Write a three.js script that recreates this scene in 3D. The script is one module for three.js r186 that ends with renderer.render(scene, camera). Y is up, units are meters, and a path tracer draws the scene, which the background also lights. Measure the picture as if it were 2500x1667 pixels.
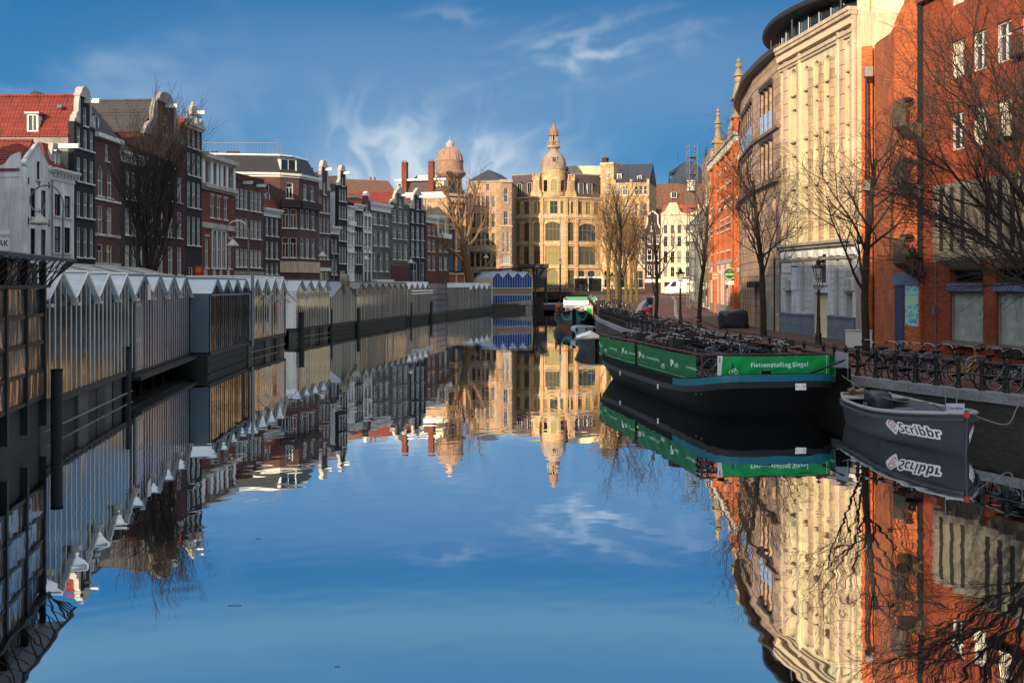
import * as THREE from 'three';
import { mergeGeometries } from 'three/addons/utils/BufferGeometryUtils.js';
import { RoundedBoxGeometry } from 'three/addons/geometries/RoundedBoxGeometry.js';
import { MarchingCubes } from 'three/addons/objects/MarchingCubes.js';
import { createNoise3D } from 'simplex-noise';

// ---------- camera, sky, sun, exposure ----------
const scene = new THREE.Scene();
const camera = new THREE.PerspectiveCamera(37.65, 1024 / 682, 0.3, 1500);
camera.position.set(0, 4, 0);
camera.lookAt(0, 4, -100);
camera.setViewOffset(1024, 682, 0, 56, 1024, 682);      // a lens shifted down, verticals stay upright
const renderer = new THREE.WebGLRenderer({ antialias: true });
renderer.setSize(1024, 682);
renderer.shadowMap.enabled = true;
renderer.toneMapping = THREE.LinearToneMapping;
renderer.toneMappingExposure = 1.9;

const SUN_AZ = 30 * Math.PI / 180, SUN_EL = 12.5 * Math.PI / 180;   // behind the camera, to the left
const sunDir = new THREE.Vector3(-Math.sin(SUN_AZ) * Math.cos(SUN_EL), Math.sin(SUN_EL), Math.cos(SUN_AZ) * Math.cos(SUN_EL));
const sun = new THREE.DirectionalLight(new THREE.Color(1, 0.79, 0.54), 4.0);
sun.position.copy(sunDir).multiplyScalar(300).add(new THREE.Vector3(0, 0, -90));
sun.target.position.set(0, 0, -90);
sun.castShadow = true;
sun.shadow.mapSize.set(4096, 4096);
Object.assign(sun.shadow.camera, { left: -130, right: 130, top: 130, bottom: -130, near: 50, far: 600 });
scene.add(sun, sun.target);

function rng(seed) { let s = seed >>> 0; return () => { s = (s + 0x6d2b79f5) >>> 0; let t = Math.imul(s ^ (s >>> 15), 1 | s); t = (t + Math.imul(t ^ (t >>> 7), 61 | t)) ^ t; return ((t ^ (t >>> 14)) >>> 0) / 4294967296; }; }
const sstep = (a, b, x) => { const t = Math.min(1, Math.max(0, (x - a) / (b - a))); return t * t * (3 - 2 * t); };
const lerp = (a, b, t) => a + (b - a) * t;
const lin = (c) => { c /= 255; return c <= 0.04045 ? c / 12.92 : Math.pow((c + 0.055) / 1.055, 2.4); };
const rgbLin = (r, g, b) => [lin(r), lin(g), lin(b)];
{
  const W = 2816, H = 1408, data = new Float32Array(W * H * 4), n3 = createNoise3D(rng(11));
  const fbm = (x, y, z, o = 4) => { let s = 0, a = 0.5; for (let i = 0; i < o; i++) { s += a * n3(x, y, z); x *= 2.03; y *= 2.03; z *= 2.03; a *= 0.5; } return s; };
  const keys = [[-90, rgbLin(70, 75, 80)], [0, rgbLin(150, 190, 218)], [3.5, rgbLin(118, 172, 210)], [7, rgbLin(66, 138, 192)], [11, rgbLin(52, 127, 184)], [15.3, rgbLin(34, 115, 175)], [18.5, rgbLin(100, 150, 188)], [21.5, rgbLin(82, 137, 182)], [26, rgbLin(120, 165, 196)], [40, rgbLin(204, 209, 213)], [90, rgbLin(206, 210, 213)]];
  for (let r = 0; r < H; r++) {
    const el = ((r + 0.5) / H - 0.5) * 180, ce = Math.cos(el * Math.PI / 180), y = Math.sin(el * Math.PI / 180);
    let k = 0; while (k < keys.length - 2 && el > keys[k + 1][0]) k++;
    const t = sstep(0, 1, (el - keys[k][0]) / (keys[k + 1][0] - keys[k][0]));
    for (let c = 0; c < W; c++) {
      const a = ((c + 0.5) / W - 0.5) * 2 * Math.PI, x = ce * Math.cos(a), z = ce * Math.sin(a), i = (r * W + c) * 4;
      let col = [0, 1, 2].map((q) => lerp(keys[k][1][q], keys[k + 1][1][q], el < 0 ? 0 : t));
      if (el > 0) {
        const az = Math.atan2(x, -z) * 180 / Math.PI;
        // paler towards the left and right edges of the view and all the way round behind
        const pale = 0.10 * sstep(14, 40, Math.abs(az + 2)) * (1 - sstep(20, 60, el));
        col = [0, 1, 2].map((q) => lerp(col[q], [0.30, 0.52, 0.72][q], pale));
        let cl = 0; const front = Math.abs(az) < 34 && el < 24;
        if (front) {
        // fan of cirrus rising over the far end of the canal: a soft white base with fine filaments spreading upwards
        const ridge = (x, y, z, o = 5) => { let r = 0, am = 0.5; for (let i = 0; i < o; i++) { r += am * (1 - Math.abs(n3(x, y, z))) ** 2; x *= 2.1; y *= 2.1; am *= 0.5; } return r; };
        const wx = fbm(az * 0.11, el * 0.14, 20, 3), wy = fbm(az * 0.11, el * 0.14, 31, 3), fx = az + 4 + 1.6 * wx, fy = el + 9, ang = Math.atan2(fx, fy), rad = Math.hypot(fx, fy);
        const fil = sstep(0.28, 0.78, ridge(ang * 4.2 + 0.8 * wy, rad * 0.07 + wx * 0.5, 2.2)), patch = sstep(-0.4, 0.45, fbm(az * 0.1 + 7, el * 0.16, 4.1, 4) + 0.05);
        const base = Math.exp(-(((az + 4.9) / 7) ** 2)) * sstep(13, 4, el), low = Math.exp(-(((az + 4) / 8) ** 2)) * sstep(10.5, 3, el);
        cl += base * (0.32 + 0.9 * fil) * (0.55 + 0.45 * patch) + low * (0.55 + 0.25 * patch);
        // upper right wisp, slanting
        const ux = az - 4.6, uy = el - 13.2 - ux * 0.16 - 0.5 * wy, w2 = sstep(0.3, 0.8, ridge(ux * 0.14 + uy * 0.12 + wx * 0.4, uy * 0.5 - ux * 0.04, 8.2)) * sstep(-0.4, 0.4, fbm(ux * 0.2, uy * 0.4, 9.3, 4) + 0.1);
        cl += w2 * Math.exp(-((ux / 5.2) ** 2) - ((uy / 1.3) ** 2)) * 0.5;
        const vx = az + 3.5, vy = el - 14.9; cl += w2 * Math.exp(-((vx / 2) ** 2) - ((vy / 0.7) ** 2)) * 0.22;
        cl += 0.14 * sstep(7, 11, el) * sstep(17.5, 13, el) * sstep(30, 8, Math.abs(az));
        }
        if (el < 26) {
        // left haze
        const hz = fbm(az * 0.07 + 3, el * 0.16, 5.5, 5);
        cl += sstep(-0.25, 0.55, hz) * 0.22 * sstep(-14, -26, az) * sstep(-70, -30, az) * sstep(22, 12, el);
        cl += sstep(-0.1, 0.6, hz) * 0.12 * sstep(8, 20, Math.abs(az)) * sstep(25, 10, el);
        }
        // thin high veil, added all round above the view to whiten the shade
        const veil = el > 10 ? fbm(x * 2.2 + 9, y * 5, z * 2.2, 3) : 0;
        cl += 0.14 * sstep(16, 30, el) * sstep(-0.3, 0.5, veil);
        cl = Math.min(0.88, cl);
        const white = [0.66, 0.76, 0.86];
        col = [0, 1, 2].map((q) => lerp(col[q], white[q], cl));
        const d = x * sunDir.x + y * sunDir.y + z * sunDir.z, glow = Math.exp((d - 1) * 9) * 0.9 + Math.exp((d - 1) * 60) * 1.2;
        col[0] += glow; col[1] += glow * 0.8; col[2] += glow * 0.58;
      }
      { const k = el < 0 ? 1 : lerp(1 / 1.9, 1.0, Math.max(sstep(22, 42, el), sstep(45, 100, Math.abs(Math.atan2(x, -z)) * 57.3) * sstep(2, 20, el))); col = col.map((v) => v * k); }  // sky outside the view left brighter, added fill for the shaded fronts
      data[i] = col[0]; data[i + 1] = col[1]; data[i + 2] = col[2]; data[i + 3] = 1;
    }
  }
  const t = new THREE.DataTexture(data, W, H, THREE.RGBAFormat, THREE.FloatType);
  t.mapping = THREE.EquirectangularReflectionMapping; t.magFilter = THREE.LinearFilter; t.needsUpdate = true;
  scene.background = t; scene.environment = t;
}

// ---------- helpers ----------
const V2 = (x, d) => ({ x, d });                       // plan position: x to the right, d metres down the canal from the bridge
const used = new Map();
function numbered(n) { const k = used.get(n) ?? -1; used.set(n, k + 1); return k < 0 ? n : n + '_' + String(k + 1).padStart(3, '0'); }
function tag(o, label, category, group, kind) { if (label) o.userData.label = label; if (category) o.userData.category = category; if (group) o.userData.group = group; if (kind) o.userData.kind = kind; return o; }
function thing(name, label, category, [x, y, d] = [0, 0, 0], turn = 0, group) {
  const o = new THREE.Group(); o.name = numbered(name); o.position.set(x, y, -d); o.rotation.y = turn; scene.add(o);
  return tag(o, label, category, group);
}
function copy(root, [x, y, d], turn, label, group) {
  const r = root.clone(); r.name = numbered(root.name.replace(/_\d{3}$/, '')); r.position.set(x, y, -d); r.rotation.y = turn; scene.add(r);
  r.userData = { ...root.userData }; if (label) r.userData.label = label; if (group) r.userData.group = group;
  return r;
}
function metricUV(g) {
  const p = g.attributes.position, uv = new Float32Array(p.count * 2), a = new THREE.Vector3(), b = new THREE.Vector3(), c = new THREE.Vector3();
  for (let i = 0; i < p.count; i += 3) {
    a.fromBufferAttribute(p, i); b.fromBufferAttribute(p, i + 1); c.fromBufferAttribute(p, i + 2);
    const n = b.clone().sub(a).cross(c.clone().sub(a)), ax = Math.abs(n.x), ay = Math.abs(n.y), az = Math.abs(n.z);
    [a, b, c].forEach((v, k) => { const o = (i + k) * 2; if (ay > ax && ay > az) { uv[o] = v.x; uv[o + 1] = v.z; } else if (ax > az) { uv[o] = v.z; uv[o + 1] = v.y; } else { uv[o] = v.x; uv[o + 1] = v.y; } });
  }
  g.setAttribute('uv', new THREE.BufferAttribute(uv, 2));
  return g;
}
const m4 = (x, y, z, rx = 0, ry = 0, rz = 0, s = 1) => new THREE.Matrix4().compose(new THREE.Vector3(x, y, z), new THREE.Quaternion().setFromEuler(new THREE.Euler(rx, ry, rz)), typeof s === 'number' ? new THREE.Vector3(s, s, s) : new THREE.Vector3(...s));
class G {                                              // collects geometry for one mesh
  constructor() { this.a = []; this.t = null; }
  at(m) { this.t = m; return this; }
  add(g, m) {
    g = g.index ? g.toNonIndexed() : g.clone();
    for (const k of Object.keys(g.attributes)) if (!['position', 'normal', 'uv'].includes(k)) g.deleteAttribute(k);
    if (!g.attributes.uv) g.setAttribute('uv', new THREE.BufferAttribute(new Float32Array(g.attributes.position.count * 2), 2));
    if (m) g.applyMatrix4(m); if (this.t) g.applyMatrix4(this.t);
    this.a.push(g); return this;
  }
  box(w, h, d, x, y, z, rx, ry, rz) { return this.add(new THREE.BoxGeometry(w, h, d), m4(x, y, z, rx, ry, rz)); }       // centred
  bx(x0, x1, y0, y1, z0, z1) { return this.box(Math.abs(x1 - x0), Math.abs(y1 - y0), Math.abs(z1 - z0), (x0 + x1) / 2, (y0 + y1) / 2, (z0 + z1) / 2); }
  rbox(w, h, d, r, x, y, z, rx, ry, rz) { return this.add(new RoundedBoxGeometry(w, h, d, 2, r), m4(x, y, z, rx, ry, rz)); }
  cyl(r0, r1, h, x, y, z, n = 10) { return this.add(new THREE.CylinderGeometry(r1, r0, h, n), m4(x, y + h / 2, z)); }   // r0 at the foot
  bar(p, q, r, n = 5, r2) {
    const a = new THREE.Vector3(...p), b = new THREE.Vector3(...q), d = b.clone().sub(a), l = d.length();
    return this.add(new THREE.CylinderGeometry(r2 ?? r, r, l, n), new THREE.Matrix4().compose(a.add(b).multiplyScalar(0.5), new THREE.Quaternion().setFromUnitVectors(new THREE.Vector3(0, 1, 0), d.normalize()), new THREE.Vector3(1, 1, 1)));
  }
  path(pts, r, n = 5, seg = 24, closed = false) { return this.add(new THREE.TubeGeometry(new THREE.CatmullRomCurve3(pts.map((p) => new THREE.Vector3(...p)), closed), seg, r, n, closed)); }
  lathe(pts, x = 0, y = 0, z = 0, n = 16) { return this.add(new THREE.LatheGeometry(pts.map((p) => new THREE.Vector2(...p)), n), m4(x, y, z)); }
  tor(R, r, x, y, z, rx, ry, rz, a = 6, b = 24, arc) { return this.add(new THREE.TorusGeometry(R, r, a, b, arc), m4(x, y, z, rx, ry, rz)); }
  sph(r, x, y, z, sx = 1, sy = 1, sz = 1, n = 12) { return this.add(new THREE.SphereGeometry(r, n, Math.ceil(n * 0.7)), m4(x, y, z, 0, 0, 0, [sx, sy, sz])); }
  ext(pts, depth, x, y, z, rx, ry, rz, holes = []) {
    const s = pts instanceof THREE.Shape ? pts : new THREE.Shape(pts.map((p) => new THREE.Vector2(...p))); for (const h of holes) s.holes.push(h);
    return this.add(new THREE.ExtrudeGeometry(s, { depth, bevelEnabled: false, curveSegments: 10 }), m4(x, y, z, rx, ry, rz));
  }
  tri(list) { const g = new THREE.BufferGeometry(); g.setAttribute('position', new THREE.BufferAttribute(new Float32Array(list.flat()), 3)); g.computeVertexNormals(); return this.add(g); }
  quad(a, b, c, d) { return this.tri([a, b, c, a, c, d]); }
  geo(keep) { const g = this.a.length === 1 ? this.a[0] : mergeGeometries(this.a); return keep ? g : metricUV(g); }
  build(name, mat, parent = scene, keep) { return put(name, this.geo(keep), mat, parent); }
}
function put(name, geo, mat, parent = scene, T) {
  const m = new THREE.Mesh(geo, mat); m.name = parent === scene ? numbered(name) : name; m.castShadow = m.receiveShadow = true;
  if (T) m.applyMatrix4(T); parent.add(m); return m;
}
const struct = (m) => tag(m, null, null, null, 'structure');

// ---------- textures ----------
function tileNoise(seed) {                             // periodic value noise
  const R = rng(seed), v = Float32Array.from({ length: 4096 }, () => R());
  return (x, y, px, py) => {
    const xi = Math.floor(x), yi = Math.floor(y), fx = x - xi, fy = y - yi, u = fx * fx * (3 - 2 * fx), w = fy * fy * (3 - 2 * fy), g = (i, j) => v[((((i % px) + px) % px) * 131 + (((j % py) + py) % py) * 57) & 4095];
    return lerp(lerp(g(xi, yi), g(xi + 1, yi), u), lerp(g(xi, yi + 1), g(xi + 1, yi + 1), u), w);
  };
}
const tn = tileNoise(5), tn2 = tileNoise(77);
const octave = (u, v, f, o = 4, ay = 1) => { let s = 0, a = 0.5, t = 0; for (let i = 0; i < o; i++) { const fy = Math.max(1, Math.round(f * ay)); s += a * tn(u * f, v * fy, f, fy); t += a; a *= 0.55; f *= 2; } return s / t; };
function tex(n, f, repeat, srgb = true, m = n) {
  const d = new Uint8Array(n * m * 4);
  for (let y = 0; y < m; y++) for (let x = 0; x < n; x++) { const c = f((x + 0.5) / n, (y + 0.5) / m), i = (y * n + x) * 4; if (typeof c === 'number') d[i] = d[i + 1] = d[i + 2] = Math.max(0, Math.min(255, c * 255)); else for (let k = 0; k < 3; k++) d[i + k] = Math.max(0, Math.min(255, c[k] * 255)); d[i + 3] = 255; }
  const t = new THREE.DataTexture(d, n, m); t.wrapS = t.wrapT = THREE.RepeatWrapping; t.magFilter = THREE.LinearFilter; t.colorSpace = srgb ? THREE.SRGBColorSpace : THREE.NoColorSpace; t.repeat.set(1 / repeat[0], 1 / repeat[1]); t.needsUpdate = true;
  return t;
}
const re = (t, a, b) => { const c = t.clone(); c.repeat.set(1 / a, 1 / b); c.needsUpdate = true; return c; };
const brickAt = (u, v, k = 1) => { const row = Math.floor(v * 16 * k), o = (row % 2) * 0.5, bx = u * 8 * k + o, col = ((Math.floor(bx) % (8 * k)) + 8 * k) % (8 * k), fx = bx - Math.floor(bx), fy = v * 16 * k - row, e = Math.min(Math.min(fx, 1 - fx) * 0.24, Math.min(fy, 1 - fy) * 0.0625); return { mortar: 1 - sstep(0.003, 0.008, e), t: tn2(col * 3 + 0.5, row * 5 + 0.5, 61, 83), h: tn2(col * 7 + 9, row * 3 + 2, 53, 71) }; };
const T = {};
T.brick = tex(1024, (u, v) => { const b = brickAt(u, v, 3), st = 0.72 + 0.5 * octave(u, v, 5, 4), g = (0.55 + 0.42 * b.t) * st, m = b.mortar * 0.8; return [lerp(g, 0.8, m), lerp(g * (0.93 + 0.1 * b.h), 0.78, m), lerp(g * (0.88 + 0.16 * b.h), 0.74, m)]; }, [5.76, 3]);
T.brickB = tex(512, (u, v) => { const b = brickAt(u, v); return 0.75 * (1 - b.mortar) + 0.2 * octave(u, v, 48, 2) + 0.1 * b.t; }, [1.92, 1], false);
T.plaster = tex(512, (u, v) => 0.80 + 0.24 * (octave(u, v, 5, 5) - 0.45) + 0.24 * (octave(u, v, 26, 3, 0.12) - 0.45), [4.3, 5.1]);
T.ashlar = tex(512, (u, v) => { const r = Math.floor(v * 8), o = (r % 2) * 0.5, bx = u * 4 + o, c = Math.floor(bx) % 4, fx = bx - Math.floor(bx), fy = v * 8 - r, e = Math.min(Math.min(fx, 1 - fx) * 1.1, Math.min(fy, 1 - fy) * 0.5); return (0.68 + 0.2 * tn2(c * 3 + 0.5, r * 5 + 0.5, 61, 83) + 0.22 * (octave(u, v, 10, 4) - 0.4) + 0.14 * (octave(u, v, 40, 2, 0.1) - 0.4)) * lerp(0.62, 1, sstep(0.008, 0.025, e)); }, [4.4, 4]);
T.plasterB = tex(256, (u, v) => octave(u, v, 24, 4), [1.1, 1.1], false);
T.tile = tex(256, (u, v) => { const r = Math.floor(v * 8), c = Math.floor(u * 8), g = 0.6 + 0.4 * tn2(c * 3 + 0.5, r * 7 + 0.5, 47, 59), fy = v * 8 - r; return g * (0.55 + 0.45 * sstep(0, 0.16, fy)); }, [1.9, 2.4]);
T.tileB = tex(256, (u, v) => { const fy = v * 8 % 1; return (0.5 + 0.5 * Math.sin(u * 8 * 2 * Math.PI)) * 0.6 + 0.4 * (1 - fy); }, [1.9, 2.4], false);
T.slate = tex(256, (u, v) => { const r = Math.floor(v * 12), o = (r % 2) * 0.5, c = Math.floor(u * 10 + o) % 10, fx = (u * 10 + o) % 1, fy = v * 12 - r; return (0.6 + 0.4 * tn2(c * 3 + 0.5, r * 7 + 0.5, 47, 59)) * (fx < 0.06 || fy < 0.08 ? 0.6 : 1); }, [2.4, 2.4]);
T.wood = tex(256, (u, v) => 0.55 + 0.5 * octave(u, v, 40, 3, 0.05), [1.2, 3]);
T.bark = tex(256, (u, v) => 0.45 + 0.6 * octave(u, v, 26, 3, 0.2), [0.9, 1.3]);
T.grime = tex(512, (u, v) => { const s = octave(u, v, 60, 3, 0.06), b = octave(u, v, 7, 4), h = octave(u, v, 14, 4, 0.4); const k = sstep(0.3, 0.72, s * 0.5 + h * 0.5); return [lerp(0.20, 0.62, k) + 0.1 * b, lerp(0.19, 0.56, k) + 0.07 * b, lerp(0.15, 0.48, k)]; }, [3.7, 3.3]);
T.pavers = tex(512, (u, v) => { const b = brickAt(u, v), g = 0.55 + 0.4 * b.t + 0.2 * (octave(u, v, 6, 3) - 0.5); return lerp(g, 0.35, b.mortar * 0.7); }, [1.6, 1.6]);
T.patch = tex(512, (u, v) => 0.62 + 0.42 * octave(u, v, 6, 6), [11, 9]);
T.granite = tex(256, (u, v) => 0.6 + 0.35 * octave(u, v, 40, 3) + 0.15 * octave(u, v, 5, 3), [1.7, 1.7]);
{
  const N = 1024, L = 18, R = rng(42), wv = [];
  for (let i = 0; i < 90; i++) { const lam = 0.35 * Math.pow(14, R()), th = (R() - 0.5) * 2.6 + Math.PI / 2, kx = Math.round(Math.cos(th) * L / lam), ky = Math.round(Math.sin(th) * L / lam); if (kx || ky) wv.push([kx, ky, R() * 6.283, 0.00019 * Math.pow(lam, -0.7)]); }
  const d = new Float32Array(N * N * 4), sx = new Float32Array(N * N), sy = new Float32Array(N * N);
  for (const [kx, ky, ph, a] of wv) {
    const k = Math.hypot(kx, ky), A = [0, 1, 2, 3].map((q) => Float32Array.from({ length: N }, (_, i) => { const t = 2 * Math.PI * (q < 2 ? kx : ky) * i / N + (q < 2 ? ph : 0); return q % 2 ? Math.sin(t) : Math.cos(t); })), ax = a * kx / k, ay = a * ky / k;
    for (let y = 0, i = 0; y < N; y++) { const c = A[2][y], s2 = A[3][y]; for (let x = 0; x < N; x++, i++) { const v = A[0][x] * c - A[1][x] * s2; sx[i] += v * ax; sy[i] += v * ay; } }
  }
  for (let i = 0; i < N * N; i++) { d[i * 4] = 0.5 - sx[i] * 0.5; d[i * 4 + 1] = 0.5 - sy[i] * 0.5; d[i * 4 + 2] = 1; d[i * 4 + 3] = 1; }
  T.waves = new THREE.DataTexture(d, N, N, THREE.RGBAFormat, THREE.FloatType); T.waves.wrapS = T.waves.wrapT = THREE.RepeatWrapping; T.waves.magFilter = THREE.LinearFilter; T.waves.repeat.set(1 / L, 1 / L); T.waves.needsUpdate = true;
}
function canvasTex(w, h, draw) { const c = document.createElement('canvas'); c.width = w; c.height = h; const x = c.getContext('2d'); draw(x, w, h); const t = new THREE.CanvasTexture(c); t.colorSpace = THREE.SRGBColorSpace; return t; }

// ---------- materials ----------
const std = (o) => new THREE.MeshStandardMaterial(o), phy = (o) => new THREE.MeshPhysicalMaterial(o);
const brick = (c) => std({ color: c, map: T.brick, bumpMap: T.brickB, bumpScale: 0.006, roughness: 0.9 });
const plaster = (c, r = 0.85) => std({ color: c, map: T.plaster, bumpMap: T.plasterB, bumpScale: 0.003, roughness: r });
const ashlar = (c, r = 0.85) => std({ color: c, map: T.ashlar, bumpMap: T.ashlar, bumpScale: 0.008, roughness: r });
const tiles = (c) => std({ color: c, map: T.tile, bumpMap: T.tileB, bumpScale: 0.05, roughness: 0.75 });
const slate = (c) => std({ color: c, map: T.slate, roughness: 0.65 });
const wood = (c, r = 0.75) => std({ color: c, map: T.wood, roughness: r });
const plain = (c, r = 0.5, m = 0) => std({ color: c, roughness: r, metalness: m });
const M = {
  white: plain('#d0ccc2', 0.5), cream: plain('#d8c9a0', 0.6), black: phy({ color: '#070708', roughness: 0.7, specularIntensity: 0.2 }), iron: plain('#121514', 0.5, 0.3), green: plain('#12201a', 0.4), dark: plain('#1a1a1c', 0.7),
  whiteWall: plaster('#fffaf5'), bBlack: brick('#2a282d'), bDark: brick('#4a3a37'), bBrown: brick('#6d4a41'), bRed: brick('#8f4a38'), bOrange: brick('#e87d46'), bOx: brick('#5c2a27'), bPurple: brick('#70504a'), bNavy: brick('#252b3d'), bGrey: brick('#6f6a68'),
  stone: plaster('#dcc5a6'), stoneW: plaster('#c9c1b5'), stoneG: plaster('#9f9a93'), sand: ashlar('#e8bb88'), sandD: ashlar('#c9a684'), tan: ashlar('#cfae8a'), creamWall: plaster('#e9dbb4'), taupe: ashlar('#c5a38a'), pink: plaster('#d8b79b'),
  concrete: plaster('#8a8378'), concreteD: plaster('#35322f'), wetStone: plaster('#24221f'), wetBlock: plaster('#4d4a44'), moss: plaster('#1a1b14'), bluestone: std({ color: '#7d8491', map: T.granite, roughness: 0.6 }), quay: std({ color: '#8b8b90', map: T.granite, roughness: 0.7 }), quayBrick: brick('#3a3531'),
  redTile: tiles('#8f2c1e'), redTileD: tiles('#8c2f20'), brownTile: tiles('#8a5a3c'), darkTile: tiles('#4a4240'), orangeTile: tiles('#d05a2a'), slate: slate('#4b505c'), slateB: slate('#3a4152'), slateBr: slate('#5d4a44'), leadGrey: plain('#7c828c', 0.5, 0.2),
  zinc: plain('#5b6270', 0.45, 0.3), brass: plain('#c9a24a', 0.35, 0.7), chrome: plain('#a9a9aa', 0.3, 0.95), gal: plain('#7c8186', 0.45, 0.7), darkWood: wood('#4a342a'), rope: plain('#6e6756', 0.9), rubber: plain('#0c0c0d', 0.7), tarp: plain('#1d222c', 0.42), bronze: plain('#3a2c24', 0.5, 0.2),
  pave: std({ color: '#7c4a3c', map: T.pavers, bumpMap: T.brickB, bumpScale: 0.004, roughness: 0.85 }), asphalt: std({ color: '#5a534f', map: T.patch, roughness: 0.9 }), kerb: std({ color: '#9a948c', map: T.granite, roughness: 0.8 }), bark: std({ color: '#3a322a', map: T.bark, bumpMap: T.bark, bumpScale: 0.015, roughness: 0.95 }), barkG: std({ color: '#7d6a38', map: T.bark, roughness: 0.95 }), twig: plain('#2b211b', 0.9), twigG: plain('#80623c', 0.9), moorWood: std({ color: '#191714', map: T.wood, roughness: 0.85 }),
};
const pane = (c, r = 0.04, ior = 1.75) => phy({ color: c, roughness: r, ior, specularIntensity: 1 });
const PANES = [pane('#15181b'), pane('#1b1d1f', 0.06), pane('#23211f', 0.05), pane('#10141a'), pane('#3a3733', 0.08)], CURT = [pane('#8d877c', 0.1, 1.6), pane('#6d6a64', 0.1, 1.6)];
const WARM = [pane('#8f8354', 0.15, 1.5), pane('#7d7a55', 0.15, 1.5), pane('#4a4634', 0.1, 1.6), pane('#2b2d2a', 0.07, 1.7)];
// ---------- facades ----------
// p is the left end of the front seen from outside, q the right end; heights are metres above the water
const wGeo = new Map();
function outline(w, h, arch) {
  const s = new THREE.Shape(), r = arch === 'round' ? w / 2 : 0, a = arch === 'seg' ? w * 0.16 : 0;
  s.moveTo(-w / 2, 0); s.lineTo(w / 2, 0);
  if (r) { s.lineTo(w / 2, h - r); s.absarc(0, h - r, r, 0, Math.PI, false); }
  else if (a) { s.lineTo(w / 2, h - a); s.quadraticCurveTo(0, h + a * 0.9, -w / 2, h - a); }
  else { s.lineTo(w / 2, h); s.lineTo(-w / 2, h); }
  s.closePath(); return s;
}
function winGeo(w, h, st, arch) {
  const key = [w.toFixed(2), h.toFixed(2), st, arch].join(); if (wGeo.has(key)) return wGeo.get(key);
  const f = Math.min(0.07, w * 0.1), o = outline(w, h, arch), inner = outline(w - 2 * f, h - 2 * f, arch), g = new G();
  o.holes.push(new THREE.Path(inner.getPoints(8).map((p) => new THREE.Vector2(p.x, p.y + f))));
  g.ext(o, 0.09, 0, 0, 0);
  const V = (x, y0, y1, t = 0.04) => g.box(t, y1 - y0, 0.05, x, (y0 + y1) / 2, 0.035), Hh = (y, t = 0.05) => g.box(w - f, t, 0.06, 0, y, 0.04), top = h - (arch === 'round' ? w * 0.2 : f), mid = h * 0.52;
  if (st === 'sash') { Hh(mid, 0.07); V(0, f, top, 0.035); }
  else if (st === 'six') { Hh(mid, 0.07); for (const k of [-1, 1]) V(k * w / 6, f, top, 0.028); for (const k of [0.26, 0.76]) Hh(h * k, 0.028); }
  else if (st === 'cross') { Hh(h * 0.66, 0.07); V(0, f, top, 0.07); }
  else if (st === 'tee') { Hh(h * 0.7, 0.06); V(0, f, h * 0.7, 0.06); }
  else if (st === 'plain') Hh(mid, 0.06);
  else if (st === 'shop') { Hh(h * 0.78, 0.07); for (const k of [-1, 1]) V(k * w / 6, f, top, 0.1); for (let k = -5; k <= 5; k++) V(k * w / 12, h * 0.78, top, 0.05); }
  else if (st === 'grid') { for (const k of [1, 2, 3]) V(-w / 2 + k * w / 4, f, top, 0.08); Hh(h * 0.62, 0.1); }
  const sill = new G().box(w + 0.2, 0.09, 0.2, 0, -0.045, 0.16);
  const r = { frame: g.geo(), pane: new THREE.ShapeGeometry(outline(w - f, h - f, arch), 8).translate(0, f / 2, 0), sill: sill.geo() }; wGeo.set(key, r); return r;
}
const wr = rng(3);
function windowAt(parent, Tm, x, y, w, h, o = {}) {
  const g = winGeo(w, h, o.st ?? 'sash', o.arch), m = put('window', g.frame, o.fm ?? M.white, parent, new THREE.Matrix4().multiplyMatrices(Tm, m4(x, y, -(o.deep ?? 0.15))));
  const set = o.panes ?? PANES, pm = wr() < (o.curt ?? 0.14) ? CURT[Math.floor(wr() * 2)] : set[Math.floor(wr() * set.length)];
  const p = put('pane', g.pane, pm, m); p.position.z = 0.02; p.rotation.set((wr() - 0.5) * 0.012, (wr() - 0.5) * 0.02, 0);
  if (o.sill !== false) put('sill', g.sill, o.sm ?? o.fm ?? M.white, m);
  return m;
}
function frameOf(p, q, origin, y = 0) {                // matrix of a facade: x along the front, y up, z outwards
  const dx = q.x - p.x, dz = -(q.d - p.d), W = Math.hypot(dx, dz);
  return { W, m: m4(p.x - origin.x, y, -(p.d) + origin.d, 0, Math.atan2(-dz, dx), 0) };
}
// rows: [bottom, top, [relative centres], width, options]
function facade(B, p, q, y0, o) {
  const { W, m } = frameOf(p, q, B.o, y0), H = o.H - y0, th = 0.4, pts = o.pts ? o.pts(W, H) : [[0, 0], [W, 0], [W, H], [0, H]];
  const s = new THREE.Shape(pts.map((v) => new THREE.Vector2(...v))), todo = [];
  for (const [b, t, xs, w, wo = {}] of o.rows ?? []) for (const rx of xs) {
    const x = rx * W, h = t - b, y = b - y0, c = outline(w, h, wo.arch).getPoints(8).slice(0, -1).map((v) => new THREE.Vector2(v.x + x, v.y + y));
    s.holes.push(new THREE.Path(c)); todo.push([x, y, w, h, wo]);
  }
  put(o.name ?? 'wall', new G().ext(s, th, 0, 0, -th).geo(), o.mat, B.g, m);
  const back = new G(); for (const [x, y, w, h, wo] of todo) back.box(w + 0.1, h + 0.1, 0.02, x, y + h / 2, -th + 0.03 - (wo.deep > 0.3 ? wo.deep - 0.3 : 0));
  for (const [x, y, w, h, wo] of todo) {
    windowAt(B.g, m, x, y, w, h, { ...o.win, ...wo });
    const lt = wo.lintel ?? o.lintel;
    if (lt) put('lintel', new G().box(w + 0.24, 0.2, 0.06, x, y + h + 0.11, 0.015).geo(), lt, B.g, m);
  }
  return { W, H, m, rel: (x) => x * W };
}
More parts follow.
